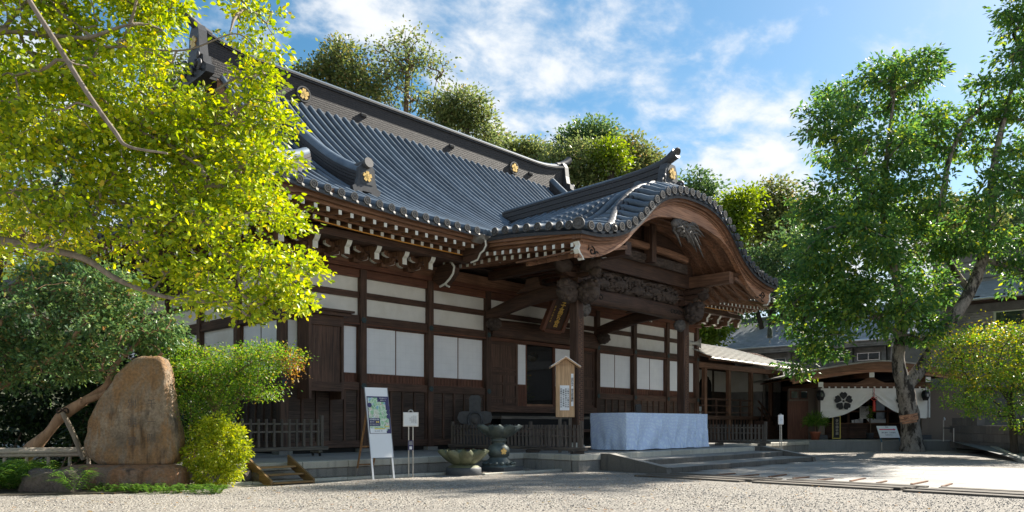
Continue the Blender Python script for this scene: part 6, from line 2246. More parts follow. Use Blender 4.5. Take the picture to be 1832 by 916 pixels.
# crowns as clouds of ellipsoids (centre, radius, half height, density), trunks as (point, radius)
LOB = {
 'kobushi': [((3.11, 12.62, 6.95), 1.05, 0.81, 1), ((4.08, 12.34, 7.37), 0.93, 0.76, 1), ((4.57, 12.26, 7.88), 0.61, 0.39, 1), ((5.59, 10.91, 7.51), 0.43, 0.47, 0.5), ((5.56, 10.51, 7.77), 0.5, 0.42, 0.6), ((5.78, 10.58, 6.95), 0.15, 0.34, 0.5), ((5.7, 11.09, 6.88), 0.3, 0.24, 2), ((5.86, 11.07, 6.53), 0.32, 0.26, 2), ((5.85, 10.79, 7.31), 0.19, 0.34, 1.5), ((3.05, 11.82, 5.57), 1.07, 0.77, 1), ((4.18, 11.51, 5.98), 0.97, 0.73, 1), ((4.92, 11.9, 5.9), 0.78, 0.59, 1), ((5.71, 11.37, 6.15), 0.57, 0.42, 1), ((6.07, 11.28, 6.13), 0.36, 0.45, 0.7), ((3.22, 11.94, 4.64), 1.01, 0.7, 1), ((4.43, 11.98, 5.17), 1.02, 0.76, 1), ((5.3, 11.22, 5.04), 0.94, 0.68, 1), ((5.94, 11.13, 5.34), 0.49, 0.53, 1), ((2.89, 11.7, 3.83), 0.53, 0.38, 0.4), ((4.63, 11.05, 4.03), 0.81, 0.57, 1), ((5.53, 10.7, 4.22), 0.8, 0.63, 1), ((5.71, 10.21, 3.51), 0.58, 0.49, 1), ((5.13, 10.52, 3.22), 0.73, 0.49, 1), ((5.78, 10.0, 2.91), 0.39, 0.33, 1), ((4.8, 11.45, 3.38), 0.59, 0.34, 0.6), ((4.18, 12.66, 4.14), 0.52, 0.35, 0.5), ((2.1, 13.67, 6.22), 1.3, 1.13, 1.0), ((2.21, 13.55, 4.19), 0.97, 0.81, 0.6)],
 'kobushi_trunk': [((0.96, 15.57, 0.09), 0.3), ((1.02, 15.51, 1.79), 0.27), ((1.2, 15.33, 3.31), 0.24), ((1.55, 14.96, 4.33), 0.2), ((2.31, 14.17, 4.92), 0.15)],
 'kobushi_limbs': [[((1.51, 14.57, 4.25), 0.16), ((2.48, 13.56, 5.07), 0.12), ((3.17, 12.85, 5.32), 0.09), ((3.97, 12.02, 5.75), 0.07), ((4.43, 11.55, 5.58), 0.055), ((4.6, 11.37, 5.36), 0.04), ((4.89, 11.07, 5.07), 0.03)], [((1.48, 14.31, 4.19), 0.14), ((2.78, 12.97, 3.95), 0.1), ((3.23, 12.51, 3.83), 0.08), ((3.62, 12.1, 3.69), 0.075), ((3.93, 11.78, 3.41), 0.065), ((4.24, 11.46, 3.22), 0.055), ((4.57, 11.11, 3.1), 0.045), ((5.02, 10.64, 3.06), 0.03), ((5.47, 10.17, 3.14), 0.015)], [((1.69, 12.08, 8.06), 0.1), ((2.57, 11.17, 6.93), 0.06), ((2.69, 11.04, 6.62), 0.05), ((2.91, 10.81, 6.12), 0.052), ((3.18, 10.53, 5.49), 0.052), ((3.43, 10.28, 4.99), 0.045), ((3.55, 10.15, 4.8), 0.03), ((3.89, 9.79, 4.71), 0.02)], [((1.32, 13.9, 4.87), 0.15), ((2.24, 12.95, 6.43), 0.1), ((2.67, 12.5, 6.76), 0.07), ((3.05, 12.11, 6.73), 0.06), ((3.49, 11.66, 6.68), 0.05), ((3.81, 11.32, 6.82), 0.035), ((3.97, 11.15, 6.88), 0.02)], [((2.73, 12.74, 6.87), 0.05), ((3.06, 12.39, 7.32), 0.05), ((3.5, 11.93, 6.94), 0.04), ((3.72, 11.71, 6.68), 0.035), ((3.99, 11.42, 6.65), 0.025), ((4.55, 10.85, 6.61), 0.02), ((5.04, 10.33, 6.84), 0.015), ((5.26, 10.1, 6.61), 0.01)], [((1.54, 14.83, 4.3), 0.12), ((2.99, 13.32, 4.76), 0.08), ((3.63, 12.66, 4.72), 0.06), ((4.16, 12.11, 4.59), 0.05), ((4.45, 11.81, 4.53), 0.04), ((4.74, 11.51, 4.47), 0.025)]],
 'myrtle': [((4.24, 17.21, 3.48), 0.94, 0.66, 1), ((5.16, 16.26, 3.92), 0.83, 0.55, 1), ((5.7, 15.7, 3.32), 0.72, 0.55, 1), ((4.78, 16.66, 2.6), 0.83, 0.55, 1), ((4.02, 17.45, 2.49), 0.77, 0.66, 1), ((5.44, 15.54, 2.46), 0.59, 0.38, 1), ((5.97, 15.42, 2.93), 0.5, 0.39, 1), ((5.18, 15.67, 3.1), 0.64, 0.43, 1), ((3.33, 18.17, 3.04), 0.88, 0.88, 1), ((4.7, 17.46, 4.35), 0.68, 0.46, 1)],
 'myrtle_trunk': [((4.1, 17.22, 0.67), 0.16), ((4.41, 16.9, 1.11), 0.13), ((4.6, 16.7, 1.44), 0.15), ((4.9, 16.39, 1.73), 0.12)],
 'myrtle_limbs': [[((4.9, 16.39, 1.73), 0.1), ((5.21, 16.07, 2.04), 0.09), ((5.32, 15.95, 2.42), 0.07), ((5.55, 15.72, 2.75), 0.05), ((5.78, 15.48, 3.14), 0.03)], [((4.87, 16.28, 1.73), 0.085), ((5.13, 16.0, 1.87), 0.08), ((5.47, 15.65, 2.12), 0.06), ((5.93, 15.18, 2.67), 0.04)], [((3.3, 18.04, 1.71), 0.1), ((3.76, 17.57, 2.02), 0.09), ((4.14, 17.18, 2.35), 0.085), ((4.6, 16.7, 2.7), 0.07), ((4.98, 16.31, 3.47), 0.05), ((5.05, 16.23, 3.91), 0.03)], [((4.63, 16.81, 2.71), 0.06), ((4.82, 16.62, 3.04), 0.055), ((4.93, 16.5, 3.43), 0.05), ((4.86, 16.58, 3.92), 0.03)]],
 'prop': [((4.55, 16.46, 1.51), 0.05), ((4.69, 16.32, 1.11), 0.05), ((4.84, 16.17, 0.6), 0.05)],
 'bg_left': [((6.82, 28.95, 9.17), 2.21, 2.02, 1), ((8.61, 27.1, 9.72), 2.02, 1.84, 1), ((7.84, 27.89, 6.41), 2.21, 1.47, 1), ((9.63, 26.04, 7.33), 1.66, 1.66, 1), ((10.14, 25.51, 9.17), 1.47, 1.47, 1)],
 'shrub_a': [((5.05, 23.58, 2.15), 1.91, 1.32, 1), ((6.27, 22.31, 2.29), 1.62, 1.18, 1), ((5.66, 22.95, 0.68), 1.77, 0.88, 1)],
 'shrub_b': [((7.12, 19.99, 2.8), 1.26, 1.12, 1), ((6.93, 20.19, 0.99), 1.26, 1.12, 1), ((7.9, 19.18, 2.11), 0.84, 1.12, 1)],
 'shrub_c': [((6.69, 15.83, 1.16), 0.52, 0.81, 1), ((6.57, 15.95, 0.46), 0.41, 0.47, 1)],
 'orange': [((5.19, 20.56, 5.71), 1.06, 0.53, 1), ((4.73, 21.04, 6.17), 0.66, 0.53, 1), ((5.74, 19.99, 5.24), 0.66, 0.26, 1), ((4.91, 20.84, 4.98), 0.79, 0.33, 1)],
 'maple': [((6.77, 15.6, 2.66), 0.69, 0.29, 1), ((7.31, 14.61, 2.54), 0.79, 0.36, 1), ((7.7, 14.2, 2.66), 0.62, 0.29, 1), ((7.03, 14.9, 2.01), 0.85, 0.25, 1), ((7.44, 14.18, 1.94), 0.5, 0.17, 1), ((6.61, 15.77, 2.08), 0.46, 0.23, 1), ((6.87, 15.06, 2.35), 0.79, 0.28, 1), ((6.65, 16.16, 2.57), 0.47, 0.35, 1)],
 'maple_tip': [((8.0, 13.75, 2.46), 0.32, 0.1, 1), ((7.94, 13.96, 2.63), 0.29, 0.11, 1), ((7.96, 13.79, 2.26), 0.25, 0.09, 1)],
 'maple_trunk': [((6.94, 14.99, 0.65), 0.11), ((6.94, 14.99, 1.27), 0.1), ((6.92, 15.01, 1.56), 0.09)],
 'maple_limbs': [[((6.97, 15.11, 1.56), 0.06), ((6.86, 15.22, 1.82), 0.05), ((6.68, 15.4, 2.07), 0.04), ((6.52, 15.57, 2.3), 0.02)], [((6.92, 15.01, 1.56), 0.06), ((6.99, 14.94, 1.82), 0.05), ((7.09, 14.83, 2.07), 0.04), ((7.35, 14.57, 2.46), 0.025), ((7.74, 14.16, 2.63), 0.015)], [((6.89, 14.9, 1.27), 0.05), ((7.03, 14.76, 1.44), 0.045), ((7.13, 14.65, 1.72), 0.03), ((7.38, 14.39, 1.95), 0.02)]],
 'azalea': [((6.56, 14.09, 0.79), 0.38, 0.43, 1), ((6.38, 14.27, 1.15), 0.23, 0.19, 1), ((6.68, 13.96, 1.1), 0.26, 0.21, 1), ((6.83, 13.81, 0.82), 0.19, 0.21, 1), ((6.27, 14.39, 0.69), 0.26, 0.26, 1), ((6.51, 14.14, 0.37), 0.36, 0.26, 1), ((6.77, 13.87, 0.47), 0.19, 0.21, 1), ((6.53, 14.12, 1.36), 0.17, 0.13, 1)],
 'azalea_dark': [((6.47, 14.91, 1.44), 0.55, 0.44, 1), ((6.66, 14.71, 1.6), 0.5, 0.31, 1)],
 'zelkova': [((37.43, 11.6, 17.21), 1.8, 0.82, 1), ((37.39, 13.08, 16.6), 2.12, 1.06, 1), ((34.27, 13.43, 14.87), 1.38, 0.88, 1), ((38.14, 10.86, 17.93), 1.03, 0.46, 1), ((36.66, 13.84, 14.48), 1.59, 1.06, 1), ((35.84, 11.81, 13.5), 2.13, 1.25, 1), ((39.23, 11.17, 15.01), 1.32, 1.19, 1), ((34.62, 13.07, 11.5), 2.25, 1.38, 1), ((38.13, 12.32, 11.57), 2.52, 1.59, 1), ((34.75, 14.38, 10.25), 1.24, 1.16, 1), ((33.94, 12.34, 9.01), 2.55, 1.34, 1), ((37.78, 11.23, 9.48), 1.93, 1.16, 1), ((34.27, 13.43, 7.24), 2.0, 1.38, 1), ((34.78, 11.46, 6.58), 2.06, 1.34, 1), ((34.3, 14.85, 6.39), 0.93, 1.29, 1), ((34.1, 13.61, 4.87), 1.38, 0.88, 1), ((39.6, 10.79, 7.86), 1.59, 1.19, 1), ((37.05, 10.55, 5.74), 1.13, 0.8, 1), ((33.44, 14.3, 4.24), 0.55, 0.8, 1), ((34.71, 12.98, 4.24), 0.5, 0.35, 1), ((40.7, 9.64, 16.07), 1.46, 0.95, 1), ((40.64, 8.26, 16.43), 1.42, 0.93, 1), ((41.39, 7.49, 17.98), 0.98, 0.93, 1), ((40.15, 10.22, 14.75), 1.11, 1.06, 1), ((41.44, 8.88, 14.61), 1.19, 1.11, 1), ((36.64, 9.54, 11.56), 0.73, 0.92, 1), ((38.32, 7.79, 11.32), 1.58, 1.21, 1), ((40.38, 7.09, 12.75), 1.2, 1.38, 1), ((38.79, 8.75, 9.5), 1.5, 0.55, 1), ((41.0, 7.89, 9.22), 1.55, 0.82, 1), ((41.72, 7.15, 7.93), 1.03, 0.93, 1), ((41.5, 7.37, 19.39), 0.77, 1.03, 1), ((42.07, 6.78, 20.55), 1.55, 1.29, 1), ((42.43, 6.41, 15.66), 1.55, 2.32, 1), ((42.79, 6.04, 10.51), 1.55, 2.06, 1), ((42.79, 6.04, 23.13), 2.32, 1.8, 1), ((43.86, 4.93, 19.27), 2.06, 2.06, 1), ((41.89, 6.97, 24.93), 1.8, 1.29, 1)],
 'zelkova_trunk': [((38.0, 11.01, -0.1), 0.66), ((38.0, 11.01, 0.21), 0.55), ((37.96, 11.05, 0.85), 0.48), ((37.89, 11.12, 1.88), 0.46), ((37.78, 11.23, 2.78), 0.44), ((37.71, 11.31, 3.3), 0.42)],
 'zelkova_limbs': [[((37.71, 11.31, 3.04), 0.36), ((37.55, 11.47, 4.07), 0.3), ((37.6, 11.42, 5.1), 0.27), ((37.75, 11.27, 6.39), 0.24), ((37.43, 11.6, 8.45), 0.2), ((37.07, 11.97, 11.02), 0.16), ((37.25, 11.79, 14.37), 0.1), ((37.43, 11.6, 16.43), 0.05)], [((37.82, 11.19, 3.04), 0.34), ((38.32, 10.67, 3.94), 0.32), ((39.03, 9.93, 5.56), 0.3), ((39.84, 9.1, 7.37), 0.28), ((40.32, 8.6, 9.22), 0.26), ((40.5, 8.41, 11.02), 0.24), ((40.57, 8.34, 12.57), 0.2), ((40.82, 8.08, 14.63), 0.14), ((41.27, 7.61, 17.21), 0.08)], [((40.41, 9.23, 7.45), 0.16), ((39.77, 9.89, 8.81), 0.14), ((39.27, 10.41, 10.64), 0.16), ((39.56, 10.11, 12.08), 0.15), ((39.72, 9.94, 13.51), 0.12), ((40.23, 9.42, 15.21), 0.09), ((41.04, 8.57, 16.39), 0.06)], [((37.07, 11.25, 5.3), 0.16), ((36.19, 12.17, 6.32), 0.13), ((35.13, 13.26, 6.82), 0.1), ((34.25, 14.18, 6.32), 0.06)], [((37.07, 11.97, 11.02), 0.12), ((36.35, 12.71, 12.31), 0.1), ((35.64, 13.46, 13.86), 0.07)], [((38.48, 9.79, 5.5), 0.1), ((37.77, 10.52, 6.57), 0.08), ((36.89, 11.44, 7.08), 0.05)]],
 'maple_right': [((31.37, 7.08, 4.08), 1.42, 0.53, 1), ((32.21, 6.2, 4.49), 1.21, 0.45, 1), ((30.25, 7.52, 3.44), 0.83, 0.36, 1), ((31.65, 6.78, 3.11), 1.52, 0.53, 1), ((32.57, 5.84, 3.38), 1.21, 0.61, 1), ((32.07, 6.35, 2.06), 1.52, 0.65, 1), ((32.78, 5.62, 1.66), 1.01, 0.81, 1), ((30.78, 7.12, 2.15), 0.64, 0.28, 1), ((33.34, 5.04, 3.68), 1.21, 1.21, 1), ((30.11, 7.66, 2.64), 0.4, 0.2, 1)],
 'maple_right_trunk': [((33.01, 6.09, 0.18), 0.14), ((32.97, 6.14, 1.25), 0.12), ((32.91, 6.2, 2.07), 0.11)],
 'maple_right_limbs': [[((32.91, 6.2, 2.07), 0.08), ((32.51, 6.61, 2.9), 0.06), ((31.94, 7.2, 3.72), 0.04), ((31.37, 7.8, 3.93), 0.02)], [((32.91, 6.2, 2.07), 0.08), ((33.01, 6.09, 3.1), 0.06), ((33.23, 5.87, 4.14), 0.04)]],
 'forest': [('sparse', [((37.49, 50.45, 30.84), 2.19, 1.82, 0.7), ((39.07, 48.8, 31.53), 1.92, 1.82, 0.7), ((40.5, 47.33, 30.16), 1.19, 1.37, 0.5), ((37.81, 50.12, 28.11), 2.74, 1.82, 0.7)], 'leaf_forest_olive', 2600, (38.28, 49.63, 25.37), 0.34, 0.9), ('left clump', [((33.83, 51.36, 29.67), 1.59, 1.77, 1), ((32.6, 52.63, 28.79), 1.32, 1.1, 1), ((34.75, 50.41, 27.68), 1.99, 1.55, 1), ((31.68, 53.59, 28.13), 1.32, 0.79, 1)], 'leaf_forest', 3000, (33.83, 51.36, 24.59), 0.34, 0.9), ('right shoulder', [((41.92, 45.85, 26.97), 1.92, 1.37, 1), ((42.71, 45.03, 25.83), 1.19, 1.0, 1), ((40.66, 47.16, 26.74), 1.82, 1.37, 1), ((43.19, 44.53, 24.69), 1.19, 0.64, 1)], 'leaf_forest_olive', 2600, (41.61, 46.18, 24.0), 0.34, 0.9), ('hedge line', [((49.83, 49.17, 26.83), 1.55, 0.62, 1), ((50.91, 48.05, 26.31), 1.85, 0.72, 1), ((52.16, 46.76, 26.16), 1.55, 0.82, 1), ((49.12, 49.91, 27.45), 1.03, 0.62, 1)], 'leaf_forest_olive', 1800, (50.91, 48.05, 23.84), 0.34, 0.9), ('round dark', [((52.44, 40.69, 26.19), 2.04, 1.26, 1), ((51.37, 41.81, 25.37), 1.94, 1.36, 1), ((53.05, 40.06, 25.37), 1.75, 1.07, 1)], 'leaf_forest_dark', 3200, (52.38, 40.76, 22.07), 0.34, 0.9), ('round olive', [((48.57, 38.95, 22.63), 2.83, 1.55, 1), ((47.3, 40.26, 22.18), 1.82, 1.37, 1), ((49.84, 37.63, 21.26), 2.74, 1.37, 1), ((47.94, 39.61, 20.81), 2.74, 1.37, 1)], 'leaf_forest_olive', 4200, (48.57, 38.95, 18.53), 0.34, 0.9), ('lime', [((48.47, 36.17, 22.61), 1.06, 0.71, 1), ((48.78, 35.85, 21.86), 0.88, 0.62, 1)], 'leaf_forest_lime', 900, (48.53, 36.1, 20.18), 0.34, 0.9), ('right', [((53.01, 37.22, 24.36), 1.13, 1.22, 1), ((53.73, 36.47, 23.32), 1.32, 1.22, 1), ((53.08, 37.15, 22.61), 2.35, 1.22, 1)], 'leaf_forest', 2600, (53.08, 37.15, 20.5), 0.34, 0.9), ('peek', [((53.28, 31.18, 20.4), 0.79, 0.62, 0.6), ((54.05, 30.38, 19.52), 0.79, 0.53, 0.6), ((53.13, 31.33, 19.3), 1.32, 0.71, 1)], 'leaf_forest_dark', 900, (53.44, 31.02, 17.09), 0.34, 0.9), ('lime r', [((53.49, 28.08, 17.2), 1.02, 1.28, 1), ((54.02, 27.52, 18.27), 0.94, 0.77, 1), ((53.43, 28.14, 15.71), 0.94, 1.28, 1)], 'leaf_forest_lime', 1800, (53.49, 28.08, 12.29), 0.34, 0.9), ('main r', [((59.02, 28.11, 19.44), 1.55, 1.09, 1), ((59.49, 27.62, 20.35), 0.91, 0.82, 1), ((58.38, 28.76, 18.3), 1.82, 1.37, 1), ((59.97, 27.12, 17.61), 2.05, 1.6, 1), ((59.02, 28.11, 16.25), 2.74, 1.82, 1), ((60.6, 26.47, 18.53), 1.37, 1.82, 1)], 'leaf_forest', 5200, (59.27, 27.85, 11.23), 0.34, 0.9), ('low r', [((52.16, 26.57, 12.74), 2.06, 1.48, 1), ((53.88, 24.79, 12.74), 2.47, 1.65, 1), ((52.73, 25.98, 10.68), 2.47, 1.65, 1), ((55.02, 23.61, 13.56), 2.06, 2.47, 1), ((55.31, 23.31, 10.27), 2.47, 2.47, 1)], 'leaf_forest_dark', 4200, (53.31, 25.39, 7.79), 0.34, 0.9), ('mid r', [((61.95, 33.71, 20.19), 1.5, 1.1, 1), ((61.26, 34.43, 19.19), 1.5, 1.3, 1), ((62.3, 33.35, 17.19), 2.0, 2.0, 1), ((62.64, 32.99, 14.19), 2.5, 2.0, 1)], 'leaf_forest_olive', 2600, (61.95, 33.71, 11.19), 0.34, 0.9), ('far right a', [((63.8, 17.38, 17.42), 2.56, 1.54, 1), ((65.57, 15.54, 16.56), 2.56, 1.54, 1), ((64.69, 16.46, 15.28), 2.99, 1.54, 1)], 'leaf_forest', 3200, (64.69, 16.46, 11.44), 0.34, 0.9), ('far right b', [((70.29, 13.53, 16.65), 2.65, 1.77, 1), ((71.82, 11.94, 17.97), 2.65, 2.21, 1), ((69.37, 14.48, 14.88), 2.65, 1.59, 1)], 'leaf_forest_dark', 3200, (70.29, 13.53, 11.79), 0.34, 0.9), ('far left a', [((27.37, 55.18, 28.08), 2.56, 2.56, 1), ((25.0, 57.64, 26.8), 2.56, 2.99, 1), ((28.85, 53.65, 27.66), 1.71, 1.02, 1)], 'leaf_forest', 3000, (27.07, 55.49, 22.54), 0.34, 0.9), ('far left b', [((22.8, 62.81, 26.8), 3.97, 3.97, 1), ((18.82, 66.94, 25.92), 3.97, 4.42, 1), ((15.14, 70.75, 25.04), 3.97, 4.86, 1)], 'leaf_forest_dark', 3400, (19.74, 65.99, 20.18), 0.34, 0.9), ('corridor tree', [((46.63, 26.55, 7.71), 0.84, 0.61, 1), ((47.11, 26.05, 8.02), 0.61, 0.54, 1), ((46.44, 26.74, 7.14), 0.69, 0.54, 1)], 'leaf_forest_lime', 1100, (46.63, 26.55, 5.8), 0.34, 0.9)],
}
# ================================================================== plants
def hill_z(x, y):
    h = 16 * sstep((y - 44) / 60) + 2.5 * noise.noise(Vector((x * .03, y * .03, 1)))
    return h * sstep((y - 42) / 12) - 0.2
def leaf_arrays(rng, pos, out, size, aspect=.5, fold=.25, up=.8, droop=.15, six=False):
    """leaf blades at pos, pointing roughly along out; two faces folded on the midrib"""
    n = len(pos)
    d = out + rng.normal(0, .55, (n, 3))
    d[:, 2] -= droop
    d /= np.linalg.norm(d, axis=1, keepdims=True) + 1e-9
    nr = rng.normal(0, .55, (n, 3))
    nr[:, 2] += up
    s = np.cross(d, nr)
    s /= np.linalg.norm(s, axis=1, keepdims=True) + 1e-9
    nn = np.cross(s, d)
    ln = (size * rng.uniform(.65, 1.25, n))[:, None]
    w = ln * aspect * .5
    if not six:
        v = np.stack([pos, pos + d * ln * .45 + s * w + nn * w * fold, pos + d * ln - nn * ln * .08, pos + d * ln * .45 - s * w + nn * w * fold], 1)
        f = np.array([[0, 3, 2], [0, 2, 1]])
        k = 4
    else:
        v = np.stack([pos, pos + d * ln * .25 + s * w * .8 + nn * w * fold * .8, pos + d * ln * .62 + s * w + nn * w * fold, pos + d * ln - nn * ln * .10,
                      pos + d * ln * .62 - s * w + nn * w * fold, pos + d * ln * .25 - s * w * .8 + nn * w * fold * .8], 1)
        f = np.array([[0, 5, 4, 3], [0, 3, 2, 1]])
        k = 6
    faces = (f[None] + (np.arange(n) * k)[:, None, None]).reshape(-1, f.shape[1])
    return v.reshape(-1, 3), faces, v
def np_mesh(name, v, f, mat):
    me = bpy.data.meshes.new(name)
    nv, nf, k = len(v), len(f), f.shape[1]
    me.vertices.add(nv)
    me.vertices.foreach_set('co', np.ascontiguousarray(v, dtype=np.float32).ravel())
    me.loops.add(nf * k)
    me.loops.foreach_set('vertex_index', np.ascontiguousarray(f, dtype=np.int32).ravel())
    me.polygons.add(nf)
    me.polygons.foreach_set('loop_start', np.arange(nf, dtype=np.int32) * k)
    me.polygons.foreach_set('loop_total', np.full(nf, k, dtype=np.int32))
    me.materials.append(mat)
    me.update(calc_edges=True)
    return me
def clump_points(rng, lobes, n, shell=False):
    w = np.array([(l[1] ** 2 * l[2]) ** .75 * l[3] for l in lobes])
    w /= w.sum()
    idx = rng.choice(len(lobes), n, p=w)
    d = rng.normal(0, 1, (n, 3))
    d /= np.linalg.norm(d, axis=1, keepdims=True)
    r = rng.uniform(.25, 1, n) ** .55 if not shell else rng.uniform(.86, 1, n)
    c = np.array([l[0] for l in lobes])[idx]
    rad = np.array([[l[1], l[1], l[2]] for l in lobes])[idx]
    return c + d * r[:, None] * rad, d
def grow(m, rng, nodes, targets, r_tip, seg=3, jit=.12, curl=.15):
    """joins every target to the nearest limb already grown; limbs thicken with what they carry"""
    P_ = [np.array(p, float) for p, r in nodes]
    par = [-1] * len(P_)
    rad0 = [r for p, r in nodes]
    order = np.argsort([min(np.linalg.norm(t - p) for p in P_[:len(nodes)]) for t in targets])
    paths = []
    cnt = [0] * len(P_)
    for k in order:
        t = targets[k]
        A = np.array(P_)
        dv = t - A
        dist = np.linalg.norm(dv, axis=1) + np.maximum(0, -dv[:, 2]) * .6
        j = int(np.argmin(dist))
        a = A[j]
        ln = np.linalg.norm(t - a)
        ids = [j]
        for i in range(1, seg + 1):
            q = a + (t - a) * (i / seg)
            if i < seg:
                q = q + rng.normal(0, jit * ln / seg, 3) + np.array([0, 0, curl * ln * math.sin(math.pi * i / seg) * .5])
            P_.append(q)
            par.append(ids[-1])
            cnt.append(0)
            ids.append(len(P_) - 1)
        paths.append(ids)
    for ids in paths:
        j = ids[-1]
        while j >= 0:
            cnt[j] += 1
            j = par[j]
    n0 = len(nodes)
    for ids in paths:
        rr = []
        for j in ids:
            rj = r_tip * (cnt[j] ** .5)
            if j < n0:
                rj = min(rad0[j] * .7, r_tip * (cnt[ids[1]] ** .5) * 1.15)
            rr.append(rj)
        m.tube([P_[j] for j in ids], rr, 5, caps=False)
def dense(pl, n=6):
    out_ = []
    for (a, ra), (b, rb) in zip(pl[:-1], pl[1:]):
        for i in range(n):
            t = i / n
            out_.append((tuple(np.array(a) * (1 - t) + np.array(b) * t), ra + (rb - ra) * t))
    out_.append(pl[-1])
    return out_
def smooth_limb(m, pl, n=8, rough=.0, seed=0, sides=10):
    # Catmull-Rom through the points
    P_ = [np.array(p) for p, r in pl]
    Rr = [r for p, r in pl]
    P_ = [2 * P_[0] - P_[1]] + P_ + [2 * P_[-1] - P_[-2]]
    pts, rr = [], []
    for i in range(1, len(P_) - 2):
        for k in range(n):
            t = k / n
            a, b, c, d = P_[i - 1:i + 3]
            q = .5 * ((2 * b) + (c - a) * t + (2 * a - 5 * b + 4 * c - d) * t * t + (3 * b - a - 3 * c + d) * t ** 3)
            pts.append(q)
            rr.append((Rr[i - 1] + (Rr[i] - Rr[i - 1]) * t) * (1 + rough * noise.noise(Vector(q * 3) + Vector((seed, 0, 0)))))
    pts.append(P_[-2])
    rr.append(Rr[-1])
    m.tube(pts, rr, sides)
    return list(zip([tuple(p) for p in pts], rr))
def make_tree(name, label, cat, trunk, limbs, lobes, clumps, per, leaf, mat, bark, seed, spread=.35, flat=.55, aspect=.5, r_tip=.012, six=False, group=None, parts=0, tilt=.15, up=.8, twig=1.0, rough=.12, extra=None):
    rng = np.random.default_rng(seed)
    base = trunk[0][0]
    t = thing(name, label, cat, base, 0, group)
    nodes = []
    m = MB()
    nodes += smooth_limb(m, trunk, 8, rough, seed, 14)
    tr = m.build('trunk', MATS[bark], t, fix=False, world=True)
    for i, l in enumerate(limbs):
        m = MB()
        nodes += smooth_limb(m, l, 8, rough * .7, seed + i + 1, 9)
        m.build('limb', MATS[bark], t, fix=False, world=True)
    tg, dirs = clump_points(rng, lobes, clumps)
    sub = tg[rng.random(clumps) < twig]
    m = MB()
    if len(sub):
        grow(m, rng, nodes[::2], sub, r_tip)
        tag(m.build('twigs', MATS[bark], t, fix=False, world=True), kind='stuff')
    n = clumps * per
    ci = np.repeat(np.arange(clumps), per)
    off = np.clip(rng.normal(0, 1, (n, 3)), -1.6, 1.6) * np.array([spread, spread, spread * flat])
    pos = tg[ci] + off
    out_ = dirs[ci] * .4 + off / (np.linalg.norm(off, axis=1, keepdims=True) + 1e-9) * .8
    B = np.array(base)
    v, f, vv = leaf_arrays(rng, pos - B, out_, leaf, aspect, six=six, droop=tilt, up=up)
    if parts:
        # the nearest leaves are objects of their own
        k = 6 if six else 4
        cam_d_ = np.linalg.norm(pos - np.array([0, 0, CAM_H]), axis=1)
        ctr = vv.mean(1) + B
        # keep those inside the picture
        fw = np.array([math.cos(R(43.94)), math.sin(R(43.94)), 0])
        rt = np.array([math.sin(R(43.94)), -math.cos(R(43.94)), 0])
        tt = ctr @ fw
        uu = (ctr @ rt) / tt
        ok = (uu > -.66) & (uu < .66) & ((ctr[:, 2] - CAM_H) / tt < .54)
        cam_d_[~ok] = 1e9
        near = np.argsort(cam_d_)[:parts]
        keep = np.ones(n, bool)
        keep[near] = False
        rep = vv[near]
        nfl = f.reshape(n, -1, f.shape[1])
        for q in rep:
            c = q.mean(0)
            me = bpy.data.meshes.new('leaf')
            fl = [(0, 5, 4, 3), (0, 3, 2, 1)] if six else [(0, 3, 2), (0, 2, 1)]
            me.from_pydata([tuple(p - c) for p in q], [], fl)
            me.materials.append(MATS[mat])
            put('leaf', me, t, tuple(c))
        vv = vv[keep]
        v = vv.reshape(-1, 3)
        f = f[:keep.sum() * (2)]
    o = put('crown', np_mesh('crown', v, f, MATS[mat]), t)
    tag(o, kind='stuff')
    if extra:
        lo2, c2, p2, s2, m2 = extra
        tg2, d2 = clump_points(rng, lo2, c2)
        ci = np.repeat(np.arange(c2), p2)
        off = rng.normal(0, 1, (c2 * p2, 3)) * s2[1]
        v, f, _ = leaf_arrays(rng, tg2[ci] + off - B, d2[ci], s2[0], s2[2])
        tag(put('seed_heads' if m2 == 'seed_head' else 'turning_leaves', np_mesh('tips', v, f, MATS[m2]), t), kind='stuff')
    return t
LOB['kobushi_limbs'] = [[(p, r * .62) for p, r in l] for l in LOB['kobushi_limbs']]
make_tree('broadleaf_tree', 'tall tree with bright yellow-green rounded leaves overhanging from the left', 'tree', LOB['kobushi_trunk'], LOB['kobushi_limbs'], LOB['kobushi'],
          1000, 42, .088, 'leaf_bright', 'bark_grey', 11, .165, .42, .58, .006, six=True, parts=300, twig=.85, up=.6)
LOB['myrtle_trunk'] = [(p, r * .78) for p, r in LOB['myrtle_trunk']]
LOB['myrtle_limbs'] = [[(p, r * .78) for p, r in l] for l in LOB['myrtle_limbs']]
make_tree('crape_myrtle', 'low leaning tree with glossy dark leaves and brown seed heads above the monument', 'tree', LOB['myrtle_trunk'], LOB['myrtle_limbs'], LOB['myrtle'],
          430, 38, .105, 'leaf_myrtle', 'bark_myrtle', 5, .13, .5, .5, .008, parts=0, twig=.6, rough=.35,
          extra=(LOB['myrtle'], 130, 18, (.035, .05, .6), 'seed_head'))
def prop():
    t = thing('prop_pole', 'weathered pole propping up the leaning trunk left of the monument', 'pole', LOB['prop'][-1][0])
    m = MB()
    smooth_limb(m, LOB['prop'], 4, .1, 3, 8)
    m.build('pole', MATS['bark_grey'], t, fix=False, world=True)
    p = Vector(LOB['prop'][0][0])
    MB().tube([p + Vector((.1 * math.cos(a), .1 * math.sin(a) * .6, .04 + .05 * math.sin(a * 2))) for a in np.linspace(0, 12.6, 26)], .014, 5).build('rope_binding', MATS['rope'], t, fix=False, world=True)
prop()
